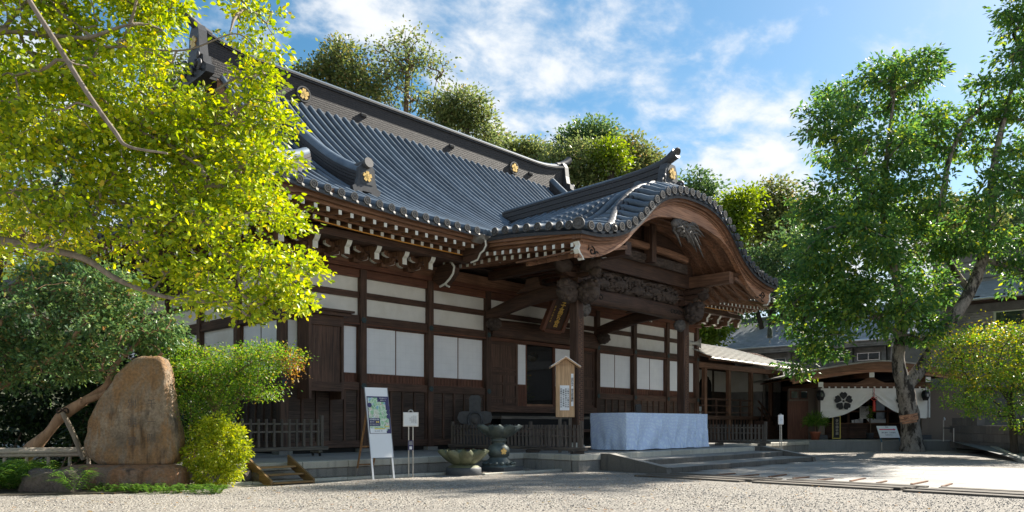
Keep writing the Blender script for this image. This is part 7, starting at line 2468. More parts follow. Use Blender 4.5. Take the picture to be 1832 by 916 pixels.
make_tree('garden_maple', 'small layered maple with fine green leaves right of the monument', 'tree', LOB['maple_trunk'], LOB['maple_limbs'], LOB['maple'],
          380, 42, .055, 'leaf_maple', 'bark_brown', 6, .17, .35, .55, .006, twig=.5, extra=(LOB['maple_tip'], 22, 20, (.055, .09, .55), 'leaf_orange'))
for _k in ('zelkova_trunk',):
    LOB[_k] = [(p, r * .92) for p, r in LOB[_k]]
LOB['zelkova_limbs'] = [[(p, r * .95) for p, r in l] for l in LOB['zelkova_limbs']]
make_tree('shade_tree', 'large forked shade tree with mottled bark right of the path', 'tree', LOB['zelkova_trunk'], LOB['zelkova_limbs'], LOB['zelkova'],
          900, 64, .27, 'leaf_zelkova', 'bark_pale', 8, .34, .42, .46, .022, twig=.5, tilt=.35, rough=.14)
make_tree('garden_maple', 'wide golden-topped maple at right behind the stone wall', 'tree', LOB['maple_right_trunk'], LOB['maple_right_limbs'], LOB['maple_right'],
          300, 40, .10, 'leaf_maple', 'bark_dark', 9, .27, .32, .6, .010, twig=.4,
          extra=(LOB['maple_right'][:4], 100, 30, (.10, .26, .6), 'leaf_maple_gold'))
FL = {'sparse': 'tall thin-crowned tree with bare branches rising behind the main ridge', 'left clump': 'dense green tree left of the thin-crowned one behind the ridge',
      'right shoulder': 'olive tree sloping down right of the thin-crowned one', 'hedge line': 'low line of olive treetops just above the end of the main ridge',
      'round dark': 'dark green treetop in the clump behind the porch ridge', 'round olive': 'large rounded olive tree behind the porch ridge',
      'lime': 'small lime green treetop within the clump behind the porch ridge', 'right': 'loose green tree at the right end of the clump behind the porch ridge',
      'peek': 'dark branch tips peeking out beside the porch ridge end tile', 'lime r': 'lime green tree touching the right curve of the porch gable',
      'main r': 'tall mid-green tree between the porch gable and the shade tree', 'low r': 'dark green tree filling the gap under the tall mid-green one',
      'mid r': 'olive tree partly hidden by the right curve of the porch gable', 'far right a': 'green tree seen through the fork of the shade tree',
      'far right b': 'dark green tree behind the grey building at the right edge', 'far left a': 'green tree glimpsed beside the left end of the main ridge',
      'far left b': 'dark tree mass behind the overhanging yellow-green leaves', 'corridor tree': 'small lime green tree above the corridor roof'}
for i, (nm, lobes, mat, n, tb, leaf, cl) in enumerate(LOB['forest']):
    gz = hill_z(tb[0], tb[1]) if tb[1] > 42 else ground_z(tb[0], tb[1])
    c = np.mean([l[0] for l in lobes], 0)
    trunk = [((tb[0], tb[1], gz - .3), .38), ((tb[0] * .7 + c[0] * .3, tb[1] * .7 + c[1] * .3, gz * .5 + c[2] * .5), .30), (tuple(c), .18)]
    fs = .4 if nm == 'sparse' else .8
    limbs = [[(trunk[1][0], .2 * fs), (tuple((np.array(trunk[1][0]) + np.array(l[0])) / 2 + np.array([0, 0, .3])), .13 * fs), (tuple(l[0]), .06 * fs)] for l in lobes]
    per = 22 if nm != 'sparse' else 12
    make_tree('forest_tree', FL[nm], 'tree', trunk, limbs, lobes, max(30, int(n * (2.4 if nm != 'sparse' else 1.15) / per)), per, leaf * .9, mat, 'bark_dark' if nm != 'sparse' else 'bark_brown', 30 + i, .55, .65, .6, .022 if nm == 'sparse' else .02,
              group='trees on the hill behind the hall', twig=.35 if nm != 'sparse' else .9, rough=.05)
# trees across the forecourt, seen only as reflections and as the far side of the yard
for i, (x, y) in enumerate(((44, -18), (54, -12), (36, -28))):
    lobes = [((x + dx, y + dy, z), r, r * .8, 1) for dx, dy, z, r in ((0, 0, 8, 3.4), (2.5, 1, 6.2, 2.6), (-2.5, -1, 6.4, 2.6), (0, 2, 10.5, 2.4))]
    trunk = [((x, y, 0), .4), ((x, y, 3), .32), ((x, y, 7), .2)]
    make_tree('yard_tree', ['broad tree across the forecourt', 'tree at the far corner of the forecourt', 'tree by the gate side of the forecourt'][i] + ', mirrored in the glass door', 'tree', trunk, [], lobes, 130, 16, .4, 'leaf_forest', 'bark_dark', 70 + i, .7, .7, .6, .03, twig=.3)
def shrub(name, label, lobes, clumps, per, leaf, mat, seed, spread, base, stems=5, flat=.7, shell=True):
    rng = np.random.default_rng(seed)
    t = thing(name, label, 'shrub', base)
    m = MB()
    for k in range(stems):
        l = lobes[k % len(lobes)]
        a = 2 * math.pi * k / stems
        p0 = np.array(base) + np.array([.06 * math.cos(a), .06 * math.sin(a), -.02])
        p2 = np.array(l[0]) + rng.normal(0, .3, 3) * l[1]
        m = MB()
        smooth_limb(m, [(tuple(p0), .03), (tuple((p0 + p2) / 2 + rng.normal(0, .05, 3)), .022), (tuple(p2), .01)], 4, 0, 0, 6)
        m.build('stem', MATS['bark_brown'], t, fix=False, world=True)
    tg, d = clump_points(rng, lobes, clumps, shell)
    tg[:, 2] = np.maximum(tg[:, 2], base[2] + .03)
    ci = np.repeat(np.arange(clumps), per)
    off = rng.normal(0, 1, (clumps * per, 3)) * np.array([spread, spread, spread * flat])
    v, f, _ = leaf_arrays(rng, tg[ci] + off - np.array(base), d[ci] + off / spread * .3, leaf, .5)
    tag(put('foliage', np_mesh('foliage', v, f, MATS[mat]), t), kind='stuff')
shrub('azalea', 'round yellow-green azalea bush beside the wooden steps', LOB['azalea'], 620, 13, .07, 'leaf_azalea', 3, .045, (6.95, 15.0, .09))
shrub('dark_shrub', 'darker shrub rising behind the azalea', LOB['azalea_dark'], 240, 16, .05, 'leaf_maple', 4, .07, (6.55, 15.9, .1))
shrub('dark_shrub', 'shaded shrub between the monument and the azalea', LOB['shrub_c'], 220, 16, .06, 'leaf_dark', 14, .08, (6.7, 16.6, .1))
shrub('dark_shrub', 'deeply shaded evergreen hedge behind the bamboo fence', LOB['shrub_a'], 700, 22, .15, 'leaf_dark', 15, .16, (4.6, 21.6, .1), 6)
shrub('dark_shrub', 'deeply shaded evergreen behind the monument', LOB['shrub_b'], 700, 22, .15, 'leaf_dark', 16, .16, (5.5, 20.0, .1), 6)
make_tree('garden_tree', 'dense dark green tree behind the overhanging leaves, left of the hall', 'tree', [((5.2, 27.5, 0), .25), ((5.5, 27.2, 3), .2), ((5.8, 27, 7), .12)], [], LOB['bg_left'],
          420, 22, .17, 'leaf_myrtle', 'bark_dark', 21, .35, .7, .5, .015, twig=.3)
make_tree('garden_maple', 'golden-tinted maple half hidden at the left frame edge', 'tree', [((3.2, 19.4, 0), .12), ((3.4, 19.2, 2.5), .1), ((3.6, 19.0, 4.6), .06)], [], LOB['orange'],
          170, 30, .075, 'leaf_maple_gold', 'bark_brown', 22, .2, .35, .6, .008, twig=.4)
def ferns():
    rng = np.random.default_rng(5)
    rnd = random.Random(17)
    V, F_ = [], []
    nv = 0
    pts = []
    for k in range(330):
        # along the front of the planting bed
        t = rnd.random()
        u = rnd.uniform(-.70, -.565)
        d = rnd.uniform(12.75, 15.6)
        x = d * (.72 + u * .694)
        y = d * (.694 - u * .72)
        pts.append((x, y))
    for k in range(90):
        d = rnd.uniform(12.95, 13.5)
        u = rnd.uniform(-.56, -.38)
        pts.append((d * (.72 + u * .694), d * (.694 - u * .72)))
    for i, (x, y) in enumerate(pts):
        if (x - 4.0) ** 2 + (y - 14.9) ** 2 < .36 or (i < 330 and y > 14.3 and x > 4.2):
            continue
        z = ground_z(x, y) + (.06 if i < 330 else .0) - .03
        small = 1 if i < 330 else .4
        for q in range(rnd.randint(3, 5)):
            a = rnd.uniform(0, 6.28)
            ln = rnd.uniform(.28, .58) * small
            hgt = rnd.uniform(.2, .48) * small
            d = np.array([math.cos(a), math.sin(a), 0])
            n = 13
            tt = np.linspace(.1, 1, n)
            mid = np.array([x, y, z]) + d * (tt * ln)[:, None] + np.array([0, 0, 1]) * (hgt * np.sin(tt * 2.2))[:, None]
            s = np.array([-d[1], d[0], 0])
            for side in (-1, 1):
                w = (.085 * small * np.sin(np.pi * np.clip(tt * .9 + .1, 0, 1)) + .008)[:, None]
                tip = mid + s * side * w + d * w * .45 - np.array([0, 0, .35]) * w
                a1 = mid + d * .010
                a2 = mid - d * .010
                v = np.stack([a2, tip, a1], 1).reshape(-1, 3)
                V.append(v)
                F_.append(np.arange(n * 3).reshape(-1, 3) + nv)
                nv += n * 3
    v = np.concatenate(V)
    f = np.concatenate(F_)
    o = put('ferns', np_mesh('ferns', v, f, MATS['fern']))
    tag(o, 'low green ferns and ground cover along the planting bed at left', 'ferns', kind='stuff')
ferns()
# ================================================================== right: corridor beside the hall
def course_roof(parent, p00, p10, p01, p11, n, mt, th=.035, name='roof_course'):
    """n lapped courses between the eave p00-p10 and the top edge p01-p11"""
    p00, p10, p01, p11 = map(Vector, (p00, p10, p01, p11))
    nrm = (p10 - p00).cross(p01 - p00).normalized()
    if nrm.z < 0:
        nrm = -nrm
    for k in range(n):
        a, b = k / n, (k + 1.15) / n
        b = min(b, 1.0)
        q = [p00.lerp(p01, a), p10.lerp(p11, a), p10.lerp(p11, b), p00.lerp(p01, b)]
        lo = [q[0] + nrm * .004, q[1] + nrm * .004, q[2] - nrm * .012, q[3] - nrm * .012]
        up = [q[0] + nrm * (th + .004), q[1] + nrm * (th + .004), q[2] - nrm * .004, q[3] - nrm * .004]
        m = MB().add(lo + up, [(0, 3, 2, 1), (4, 5, 6, 7), (0, 1, 5, 4), (1, 2, 6, 5), (2, 3, 7, 6), (3, 0, 4, 7)])
        m.build(name, MATS[mt], parent, world=True)
def corridor():
    t = thing('corridor_building', 'low timber corridor with open veranda and railing right of the hall', 'building', (36.5, 19, 0))
    B = lambda m, n, mt, par=None: m.build(n, MATS[mt], par or t, world=True)
    B(MB().box(32.55, 44.5, 18.7, 22.5, 0.0, .45), 'plinth', 'granite_rough')
    B(MB().box(32.5, 41.0, 18.75, 21.6, 1.50, 1.68), 'floor', 'wood_x')
    for k in range(26):
        B(MB().box(32.6 + k * .32, 32.68 + k * .32, 18.86, 18.9, .45, 1.5), 'floor_slat', 'wood_z')
    B(MB().box(32.5, 41, 19.0, 19.05, .45, 1.5), 'underfloor_shade', 'dark_void')  # near-black sheet standing in for the dark below the floor
    for x in (33.1, 35.49, 37.91, 40.3):
        B(MB().bevbox(x - .1, x + .1, 18.8, 19.0, .46, 4.25, .01), 'post', 'brown_z')
    B(MB().box(32.4, 41.6, 18.78, 19.02, 4.0, 4.26), 'wall_plate', 'brown_x')
    for k in range(26):
        x = 32.6 + k * .36
        B(MB().bar((x, 18.0, 4.33), (x, 20.4, 5.33), .06, .08), 'rafter', 'brown_y')
    for z, h in ((2.46, .08), (2.16, .05), (1.82, .06)):
        B(MB().box(32.6, 37.85, 18.84, 18.9, z, z + h), 'rail', 'wood_x')
    for x in (33.0, 34.2, 36.7):
        B(MB().box(x - .04, x + .04, 18.83, 18.91, 1.68, 2.56), 'baluster', 'wood_z')
    for z in (.95, .6):
        B(MB().bar((37.95, 18.5, 1.55 + z), (40.2, 18.5, .3 + z), .07, .06), 'stair_rail', 'wood_x')
    for k in range(5):
        B(MB().box(38.0 + k * .45, 38.5 + k * .45, 18.0, 18.74, .3, 1.45 - k * .25), 'stair_tread', 'wood_x')
    for x, z in ((38.4, 1.3), (39.2, .86), (40.1, .4)):
        B(MB().box(x - .04, x + .04, 18.46, 18.54, .3, z + .9), 'baluster', 'wood_z')
    # back wall with cusped windows
    B(MB().box(32.4, 41.2, 21.5, 21.6, 1.6, 5.0), 'rear_wall', 'board_x')
    for x0_, x1_ in ((34.6, 36.4), (36.6, 38.4), (38.7, 40.9)):
        B(MB().box(x0_, x1_, 21.45, 21.49, 3.1, 4.25), 'plaster_panel', 'plaster')
    def cusp(xc, w, z0, z1):
        pts = [(-w, z0), (w, z0), (w * 1.02, z1 - .55), (w * .82, z1 - .3), (w * .62, z1 - .26), (w * .5, z1 - .12), (w * .2, z1 - .08), (0, z1), (-w * .2, z1 - .08), (-w * .5, z1 - .12), (-w * .62, z1 - .26), (-w * .82, z1 - .3), (-w * 1.02, z1 - .55)]
        B(MB().prism(pts, (xc, 21.44, 0), (1, 0, 0), (0, 0, 1), (0, -1, 0), .06), 'cusped_window', 'dark_void')
    cusp(35.6, .62, 1.9, 4.05)
    cusp(37.6, .62, 1.9, 4.0)
    B(MB().box(34.9, 35.0, 21.3, 21.42, 1.7, 3.5), 'window_post', 'yellow_strip' if False else 'fresh_wood_z')
    for k in range(9):
        B(MB().box(32.6 + k * .22, 32.64 + k * .22, 21.38, 21.44, 1.7, 3.6), 'lattice_bar', 'wood_z')
    B(MB().box(34.6, 36.6, 20.9, 21.2, 1.68, 2.2), 'low_cabinet', 'white_board')
    # right end: white wall over rough wall
    B(MB().box(40.4, 44.2, 19.4, 21.6, 3.1, 4.55), 'end_wall_upper', 'plaster')
    B(MB().box(40.4, 44.2, 19.45, 21.6, .45, 3.1), 'end_wall_lower', 'concrete')
    B(MB().bevbox(40.35, 40.5, 19.25, 19.4, .3, 4.4, .01), 'end_post', 'steel')
    B(MB().box(41.35, 41.5, 19.34, 19.4, 3.38, 3.62), 'alarm_box', 'red_paint')
    course_roof(t, (32.0, 17.95, 4.44), (43.0, 17.95, 4.40), (32.0, 20.4, 5.48), (38.0, 20.4, 5.46), 9, 'slate_pale')
    course_roof(t, (43.0, 22.85, 4.40), (32.0, 22.85, 4.44), (38.0, 20.4, 5.46), (32.0, 20.4, 5.48), 5, 'slate_pale')
    course_roof(t, (43.0, 17.95, 4.40), (43.0, 22.85, 4.40), (38.0, 20.4, 5.46), (38.0, 20.41, 5.46), 7, 'slate')
    B(MB().tube([(32.0, 17.92, 4.36), (43.0, 17.92, 4.32)], .055, 8), 'gutter', 'steel')
    B(MB().box(32.0, 43.0, 18.0, 18.05, 4.28, 4.40), 'fascia', 'brown_x')
    for k in range(6):
        B(MB().tube([(40.0 + k * .5, 18.05, 4.52), (40.0 + k * .5, 18.4, 4.66)], .09, 8), 'round_tile', 'slate_pale')
corridor()

# ================================================================== reception hall with the curtain
RZ = R(-46.06)
def reception():
    t = thing('reception_building', 'low reception building with curved timber gable and hanging white curtain', 'building', (40.38, 13.58, 0), RZ)
    B = lambda m, n, mt, par=None: m.build(n, MATS[mt], par or t)
    def top(x):
        a = abs(x + .05)
        return 4.40 - .062 * a ** 1.55 - (.02 * a if x < 0 else 0)
    def curve(y0, y1, ft, fb, xa=-4.55, xb=4.0, n=40):
        m = MB()
        vs_, fs_ = [], []
        for i in range(n + 1):
            x = lerp(xa, xb, i / n)
            for y, z in ((y0, fb(x)), (y1, fb(x)), (y1, ft(x)), (y0, ft(x))):
                vs_.append((x, y, z))
        for i in range(n):
            for k in range(4):
                fs_.append((i * 4 + k, i * 4 + (k + 1) % 4, (i + 1) * 4 + (k + 1) % 4, (i + 1) * 4 + k))
        fs_ += [(0, 1, 2, 3), tuple(n * 4 + k for k in (3, 2, 1, 0))]
        return m.add(vs_, fs_)
    B(curve(-1.25, 7.5, lambda x: top(x) + .01, lambda x: top(x) - .06, -4.6, 4.05), 'roof', 'slate_pale')
    B(curve(-1.2, -1.05, lambda x: top(x) - .065, lambda x: top(x) - .42 + .02 * abs(x)), 'barge_board', 'brown_x')
    B(curve(-1.10, -.95, lambda x: top(x) - .065, lambda x: top(x) - .56 + .02 * abs(x), -4.4, 3.9), 'inner_barge_board', 'keyaki_x')
    B(curve(-1.0, 6.5, lambda x: top(x) - .2, lambda x: top(x) - .26, -4.3, 3.8), 'roof_soffit', 'brown_x')
    for x, z in ((-3.0, 3.22), (-.48, 3.70), (2.3, 3.48)):
        o = B(MB().box(x - .12, x + .12, -1.0, 4.0, z - .12, z + .12), 'purlin', 'brown_y')
        B(MB().box(x - .122, x + .122, -1.015, -1.0, z - .122, z + .122), 'white_end', 'white_paint', o)
    B(MB().box(-2.75, 2.9, -.12, .12, 3.06, 3.36), 'lintel', 'brown_x')
    B(MB().prism([(-.7, 3.36), (.7, 3.36), (.35, 3.5), (.15, 3.62), (-.15, 3.62), (-.35, 3.5)], (-.1, -.1, 0), (1, 0, 0), (0, 0, 1), (0, 1, 0), .15), 'frog_leg_strut', 'brown_x')
    for x in (-2.62, 2.62):
        B(MB().bevbox(x - .18, x + .18, -.15, .2, .72, 3.1, .02), 'post', 'taupe_wall')
        B(MB().bevbox(x - .28, x + .28, -.25, .3, .46, .72, .02), 'post_base', 'dark_stone')
    # walls
    B(MB().box(-4.0, -2.5, .6, .8, .46, 3.1), 'side_wall', 'taupe_wall')
    B(MB().box(-4.1, -3.05, .45, .58, .46, 2.45), 'shutter', 'redwood_z')
    for x in (-3.75, -3.25):
        B(MB().box(x - .2, x + .2, .5, .58, 2.55, 3.0), 'small_window', 'redwood_z')
        B(MB().box(x - .15, x + .15, .47, .5, 2.6, 2.95), 'window_pane', 'window_glass')
    B(MB().box(2.85, 5.0, .5, 4.5, .46, 3.15), 'right_wall', 'taupe_wall')
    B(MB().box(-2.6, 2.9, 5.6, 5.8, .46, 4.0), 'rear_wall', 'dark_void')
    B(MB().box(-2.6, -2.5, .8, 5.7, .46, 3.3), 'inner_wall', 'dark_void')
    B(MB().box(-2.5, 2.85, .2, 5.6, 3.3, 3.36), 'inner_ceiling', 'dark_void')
    # screen of posts and counter inside
    for x in (-1.35, -.12, .95, 2.0):
        B(MB().box(x - .06, x + .06, 2.4, 2.52, .5, 3.3), 'mullion', 'brown_z')
    B(MB().box(-2.5, 2.85, 2.42, 2.5, 1.9, 2.0), 'transom', 'brown_x')
    B(MB().box(-2.5, 2.85, 2.40, 2.8, .5, 1.28), 'counter', 'wood_x')
    B(MB().box(-2.5, 2.85, 2.30, 2.9, 1.28, 1.33), 'counter_top', 'brown_x')
    B(MB().box(-4.4, 4.0, -2.6, 6, -.05, .46), 'floor_slab', 'podium_stone')
reception()
def podium():
    # granite kerbed terrace in front of the reception building
    t = thing('terrace_wall', 'low rough granite terrace wall in front of the reception building', 'wall', (39.2, 12.6, 0), RZ)
    for j in range(2):
        for k in range(9):
            x0_ = -5.6 + k * .95 - (.45 if j else 0)
            MB().bevbox(x0_ + .004, x0_ + .942, -.72, -.4, j * .235 - .02, j * .235 + .228, .012).build('block', MATS['podium_stone'], t)
    MB().bevbox(-6.1, 2.98, -.80, .9, .46, .50, .01).build('coping', MATS['paving'], t)
podium()
def counter_goods():
    rnd = random.Random(6)
    fw = Vector((.72, .694, 0)); rt = Vector((.694, -.72, 0)); o = Vector((40.38, 13.58, 0))
    lab = ['small white box on the dark reception counter, farthest left', 'second small pale packet on the reception counter', 'third small pale packet on the reception counter',
           'upright white card on the reception counter beside the packets', 'greenish paper stack on the reception counter near the mullion', 'wide greenish paper stack on the reception counter by the tree trunk']
    for i, (x, w, h, mt) in enumerate(((.10, .05, .16, 'paper'), (.25, .06, .2, 'paper'), (.38, .06, .2, 'paper'), (.55, .10, .26, 'white_board'), (1.15, .12, .24, 'white_board'), (1.55, .32, .22, 'white_board'))):
        m = MB().bevbox(-w, w, -.06, .06, 0, h, .01)
        m.box(-w * .7, w * .7, -.064, -.058, h * .3, h * .6)
        ob = m.build('counter_packet', MATS[mt], None)
        ob.location = o + rt * x + fw * 2.42 + Vector((0, 0, 1.33))
        ob.rotation_euler = (0, 0, RZ)
        tag(ob, lab[i], 'packet', 'goods on the reception counter')
    t = thing('hanging_notice', 'grey handwritten sheet hanging inside the reception entrance', 'notice', o + rt * .36 + fw * 1.6 + Vector((0, 0, 1.45)), RZ)
    MB().prism([(-.24, 0.1), (.1, .1), (.24, -.08), (.24, .75), (-.24, .75)], (0, 0, 0), (1, 0, 0), (0, 0, 1), (0, 1, 0), .01).build('sheet', MATS['plaster'], t)
    for k in range(6):
        lettering(t, vert('御朱印は中にて承ります'), .055, 'grey_print', (.18 - k * .07, -.006, .43), FRONT, .95)
    t = thing('standing_sign', 'tall narrow black signboard with gold frame standing left of the entrance', 'sign', o + rt * -1.42 + fw * .9 + Vector((0, 0, .5)), RZ)
    MB().bevbox(-.17, .17, -.02, .02, .05, 1.15, .005).build('board', MATS['black_print'], t)
    for x in (-.19, .19):
        MB().box(x - .022, x + .022, -.03, .03, 0, 1.2).build('frame', MATS['yellow_print'], t)
    for z in (.03, 1.17):
        MB().box(-.168, .168, -.03, .03, z - .022, z + .022).build('frame', MATS['yellow_print'], t)
    lettering(t, vert('受付御祈願'), .16, 'horn_cream', (0.03, -.024, .6), FRONT, 1.05)
    # sprig of leaves by the entrance
    rng = np.random.default_rng(9)
    t = thing('potted_sprig', 'sunlit yellow-green sprig hanging below the curtain opening', 'plant', o + rt * .02 + fw * .25 + Vector((0, 0, .5)), 0)
    MB().tube([(0, 0, 0), (.05, -.02, .7), (.0, 0, 1.3), (.15, -.1, 1.75)], [.02, .016, .012, .006], 6).build('stem', MATS['bark_brown'], t)
    p = np.concatenate([rng.normal(0, .10, (60, 3)) + np.array([.05, -.05, 1.55]), rng.normal(0, .08, (40, 3)) + np.array([-.02, 0, 1.15])])
    v, f, _ = leaf_arrays(rng, p, rng.normal(0, 1, p.shape), .12, .6)
    tag(put('leaves', np_mesh('leaves', v, f, MATS['leaf_forest_lime']), t), kind='stuff')
    MB().lathe([(.001, 0), (.14, 0), (.19, .3), (.2, .32), (.001, .30)], 16).build('pot', MATS['dark_stone'], t)
counter_goods()
def curtain():
    o = Vector((40.38, 13.58, 0))
    fw = Vector((.72, .694, 0)); rt = Vector((.694, -.72, 0))
    t = thing('entrance_curtain', 'white entrance curtain tied up at the centre with black blossom crests', 'curtain', o - fw * .28, RZ)
    def half(x0_, x1_, zt, name, n=60):
        # bottom edge sweeps up towards the middle tie at x1_
        m = MB()
        def fn(u, v):
            x = lerp(x0_, x1_, u)
            sweep = u ** 2.2
            zb = lerp(1.56, 2.66, sweep)
            z = lerp(zt, zb, v)
            y = .035 * math.sin((u * 9 + v * u * 16)) * (.3 + v) * (u) + .02 * noise.noise(Vector((x * 2, z * 2, 1)))
            y += .05 * math.sin(v * 22 * (.3 + u)) * u * v * .6
            return (x, y, z)
        m.grid(fn, n, 26)
        return m.build(name, MATS['curtain_cloth'], t, fix=False)
    half(-2.72, -.10, 3.07, 'cloth_half')
    half(2.62, -.08, 3.07, 'cloth_half')
    m = MB()
    m.grid(lambda u, v: (2.62 + .45 * u, .0 + .5 * u + .02 * math.sin(u * 12), lerp(3.07, 1.6, v)), 12, 10)
    m.build('side_cloth', MATS['curtain_cloth'], t, fix=False)
    for k in range(17):
        x = lerp(-2.6, 2.6, k / 16)
        MB().box(x - .04, x + .04, -.01, .02, 3.06, 3.16).build('hanging_loop', MATS['curtain_cloth'], t)
    MB().tube([(-2.75, 0.01, 3.10), (2.7, 0.01, 3.10)], .012, 6).build('cord', MATS['rope'], t)
    for xc in (-1.60, 1.50):
        for k in range(5):
            a = math.pi / 2 + 2 * math.pi * k / 5
            pts = []
            for da, rr in ((0, .09), (-.45, .18), (-.60, .30), (-.50, .41), (-.18, .475), (0, .42), (.18, .475), (.50, .41), (.60, .30), (.45, .18)):
                pts.append((xc + rr * math.cos(a + da), 2.42 + rr * math.sin(a + da)))
            m = MB()
            m.prism(pts, (0, -.085, 0), (1, 0, 0), (0, 0, 1), (0, 1, 0), .006)
            m.build('crest_petal', MATS['black_print'], t)
        m = MB()
        n = 14
        m.add([(xc + .055 * math.cos(2 * math.pi * k / n), -.086, 2.42 + .055 * math.sin(2 * math.pi * k / n)) for k in range(n)], [tuple(range(n))])
        m.build('crest_centre', MATS['black_print'], t)
    g = thing('red_tassel', 'red cord and tassel at the middle of the white curtain', 'tassel', o - fw * .42 + rt * -.09 + Vector((0, 0, 1.9)), RZ)
    MB().tube([(0, 0, 1.2), (0, 0, .65)], .018, 6).build('cord', MATS['red_paint'], g)
    for s in (-1, 1):
        MB().tube([(0, 0, .66), (s * .12, 0, .72), (s * .15, 0, .62), (s * .04, 0, .55), (0, 0, .5)], .016, 6).build('bow_loop', MATS['red_paint'], g)
    MB().lathe([(.02, .52), (.055, .48), (.06, .42), (.075, .1), (.07, .0), (.001, 0)], 12).build('tassel', MATS['red_paint'], g)
    for i, x in enumerate((-2.85, 2.42)):
        g = thing('hanging_lantern', ['black hexagonal lantern at the left end of the white curtain', 'black hexagonal lantern in front of the curtain, right of the tree trunk'][i], 'lantern', o - fw * (.55 if i else .6) + rt * x + Vector((0, 0, 2.45)), RZ, 'lanterns at the reception entrance')
        MB().lathe([(.001, 0), (.13, .0), (.20, .18), (.22, .28), (.20, .38), (.14, .50), (.001, .52)], 6, smooth=False).build('shade', MATS['black_iron'], g)
        for q in range(3):
            a = -math.pi / 2 + (q - 1) * 1.05
            MB().prism([(-.05, .18), (.05, .18), (.06, .3), (0, .36), (-.06, .3)], (.20 * math.cos(a), .20 * math.sin(a), 0), (-math.sin(a), math.cos(a), 0), (0, 0, 1), (math.cos(a), math.sin(a), 0), .012).build('pane', MATS['window_glass'], g)
        MB().tube([(0, 0, .5), (0, 0, 1.0)], .012, 6).build('chain', MATS['black_iron'], g)
curtain()
def potted_palm():
    rng = np.random.default_rng(3)
    rt = Vector((.694, -.72, 0)); fw = Vector((.72, .694, 0))
    b = Vector((40.38, 13.58, .5)) + rt * -3.35 + fw * -1.2
    t = thing('potted_plant', 'fine-leaved green plant in a terracotta pot left of the curtain', 'plant', b)
    MB().lathe([(.001, 0), (.17, 0), (.24, .32), (.27, .34), (.27, .40), (.23, .40), (.22, .34), (.001, .34)], 20).build('pot', MATS['terracotta'], t)
    n = 900
    d = rng.normal(0, 1, (n, 3))
    d[:, 2] = np.abs(d[:, 2]) * .8 + .1
    d /= np.linalg.norm(d, axis=1, keepdims=True)
    p = d * rng.uniform(.15, .55, n)[:, None] * np.array([1, 1, 1.1]) + np.array([0, 0, .72])
    v, f, _ = leaf_arrays(rng, p, d, .26, .10, droop=.3)
    tag(put('foliage', np_mesh('foliage', v, f, MATS['fern']), t), kind='stuff')
    MB().tube([(0, 0, .3), (.02, 0, .8)], .03, 6).build('stem', MATS['bark_brown'], t)
potted_palm()
def slanted_sign():
    t = thing('slanted_sign', 'small slanted white sign with a red arrow in front of the terrace', 'sign', (38.35, 12.10, 0.0), R(-40))
    def bd(z): return -.1 + (z - .5) * .55
    m = MB()
    v = []
    for o in (-.02, 0):
        for x, z in ((-.50, .62), (.50, .62), (.50, 1.18), (-.50, 1.18)):
            v.append((x, bd(z) + o, z))
    b = m.add(v, [(0, 1, 2, 3), (7, 6, 5, 4), (0, 4, 5, 1), (1, 5, 6, 2), (2, 6, 7, 3), (3, 7, 4, 0)]).build('panel', MATS['white_board'], t)
    m = MB()
    m.add([(x, bd(z) - .024, z) for x, z in ((-.42, .99), (.30, .99), (.30, .965), (.43, 1.015), (.30, 1.065), (.30, 1.04), (-.42, 1.04))], [tuple(range(7))])
    m.build('red_arrow', MATS['pink_print'], b)
    ta = math.atan(.55)
    for s, z in (('受付', 1.12), ('御札御守　お志納所', .86), ('矢印の方へ', .75)):
        lettering(b, s, .08, 'grey_print', (0, bd(z) - .024, z), (R(90) - ta, 0, 0))
    for x in (-.47, .47):
        MB().bar((x, bd(1.15) + .02, 1.15), (x, bd(.4) + .02, .40), .05, .03).build('frame_arm', MATS['blue_pipe'], t)
        MB().tube([(x, bd(.42) + .02, .42), (x, bd(.42) + .02, 0)], .028, 8).build('leg', MATS['steel'], t)
slanted_sign()
def tree_tag():
    # wooden plate tied round the trunk
    t = thing('wooden_tree_plate', 'reddish wooden name plate tied aslant on the shade tree trunk', 'plate', (37.12, 10.80, 1.42), RZ)
    t.rotation_euler = (0, R(-9), RZ)
    for a, b, z0, z1 in ((-.42, .42, 0, .30), (-.36, .30, -.10, -.02)):
        m = MB()
        def fn(u, v, a=a, b=b, z0=z0, z1=z1):
            x = lerp(a, b, u)
            return (x, -.02 + .16 * (x / .42) ** 2, lerp(z0, z1, v))
        m.grid(fn, 10, 1)
        m.grid(lambda u, v: tuple(np.array(fn(u, v)) + np.array([0, .02, 0])), 10, 1)
        m.build('board', MATS['keyaki_x'], t, fix=False)
    lettering(t, 'むくろじ', .15, 'redwood_x', (-.05, -.045, .16), FRONT)
    MB().tube([(-.45, .1, .1), (-.3, .0, .12), (.3, .0, .2), (.45, .1, .22)], .012, 5).build('cord', MATS['rope'], t)
tree_tag()
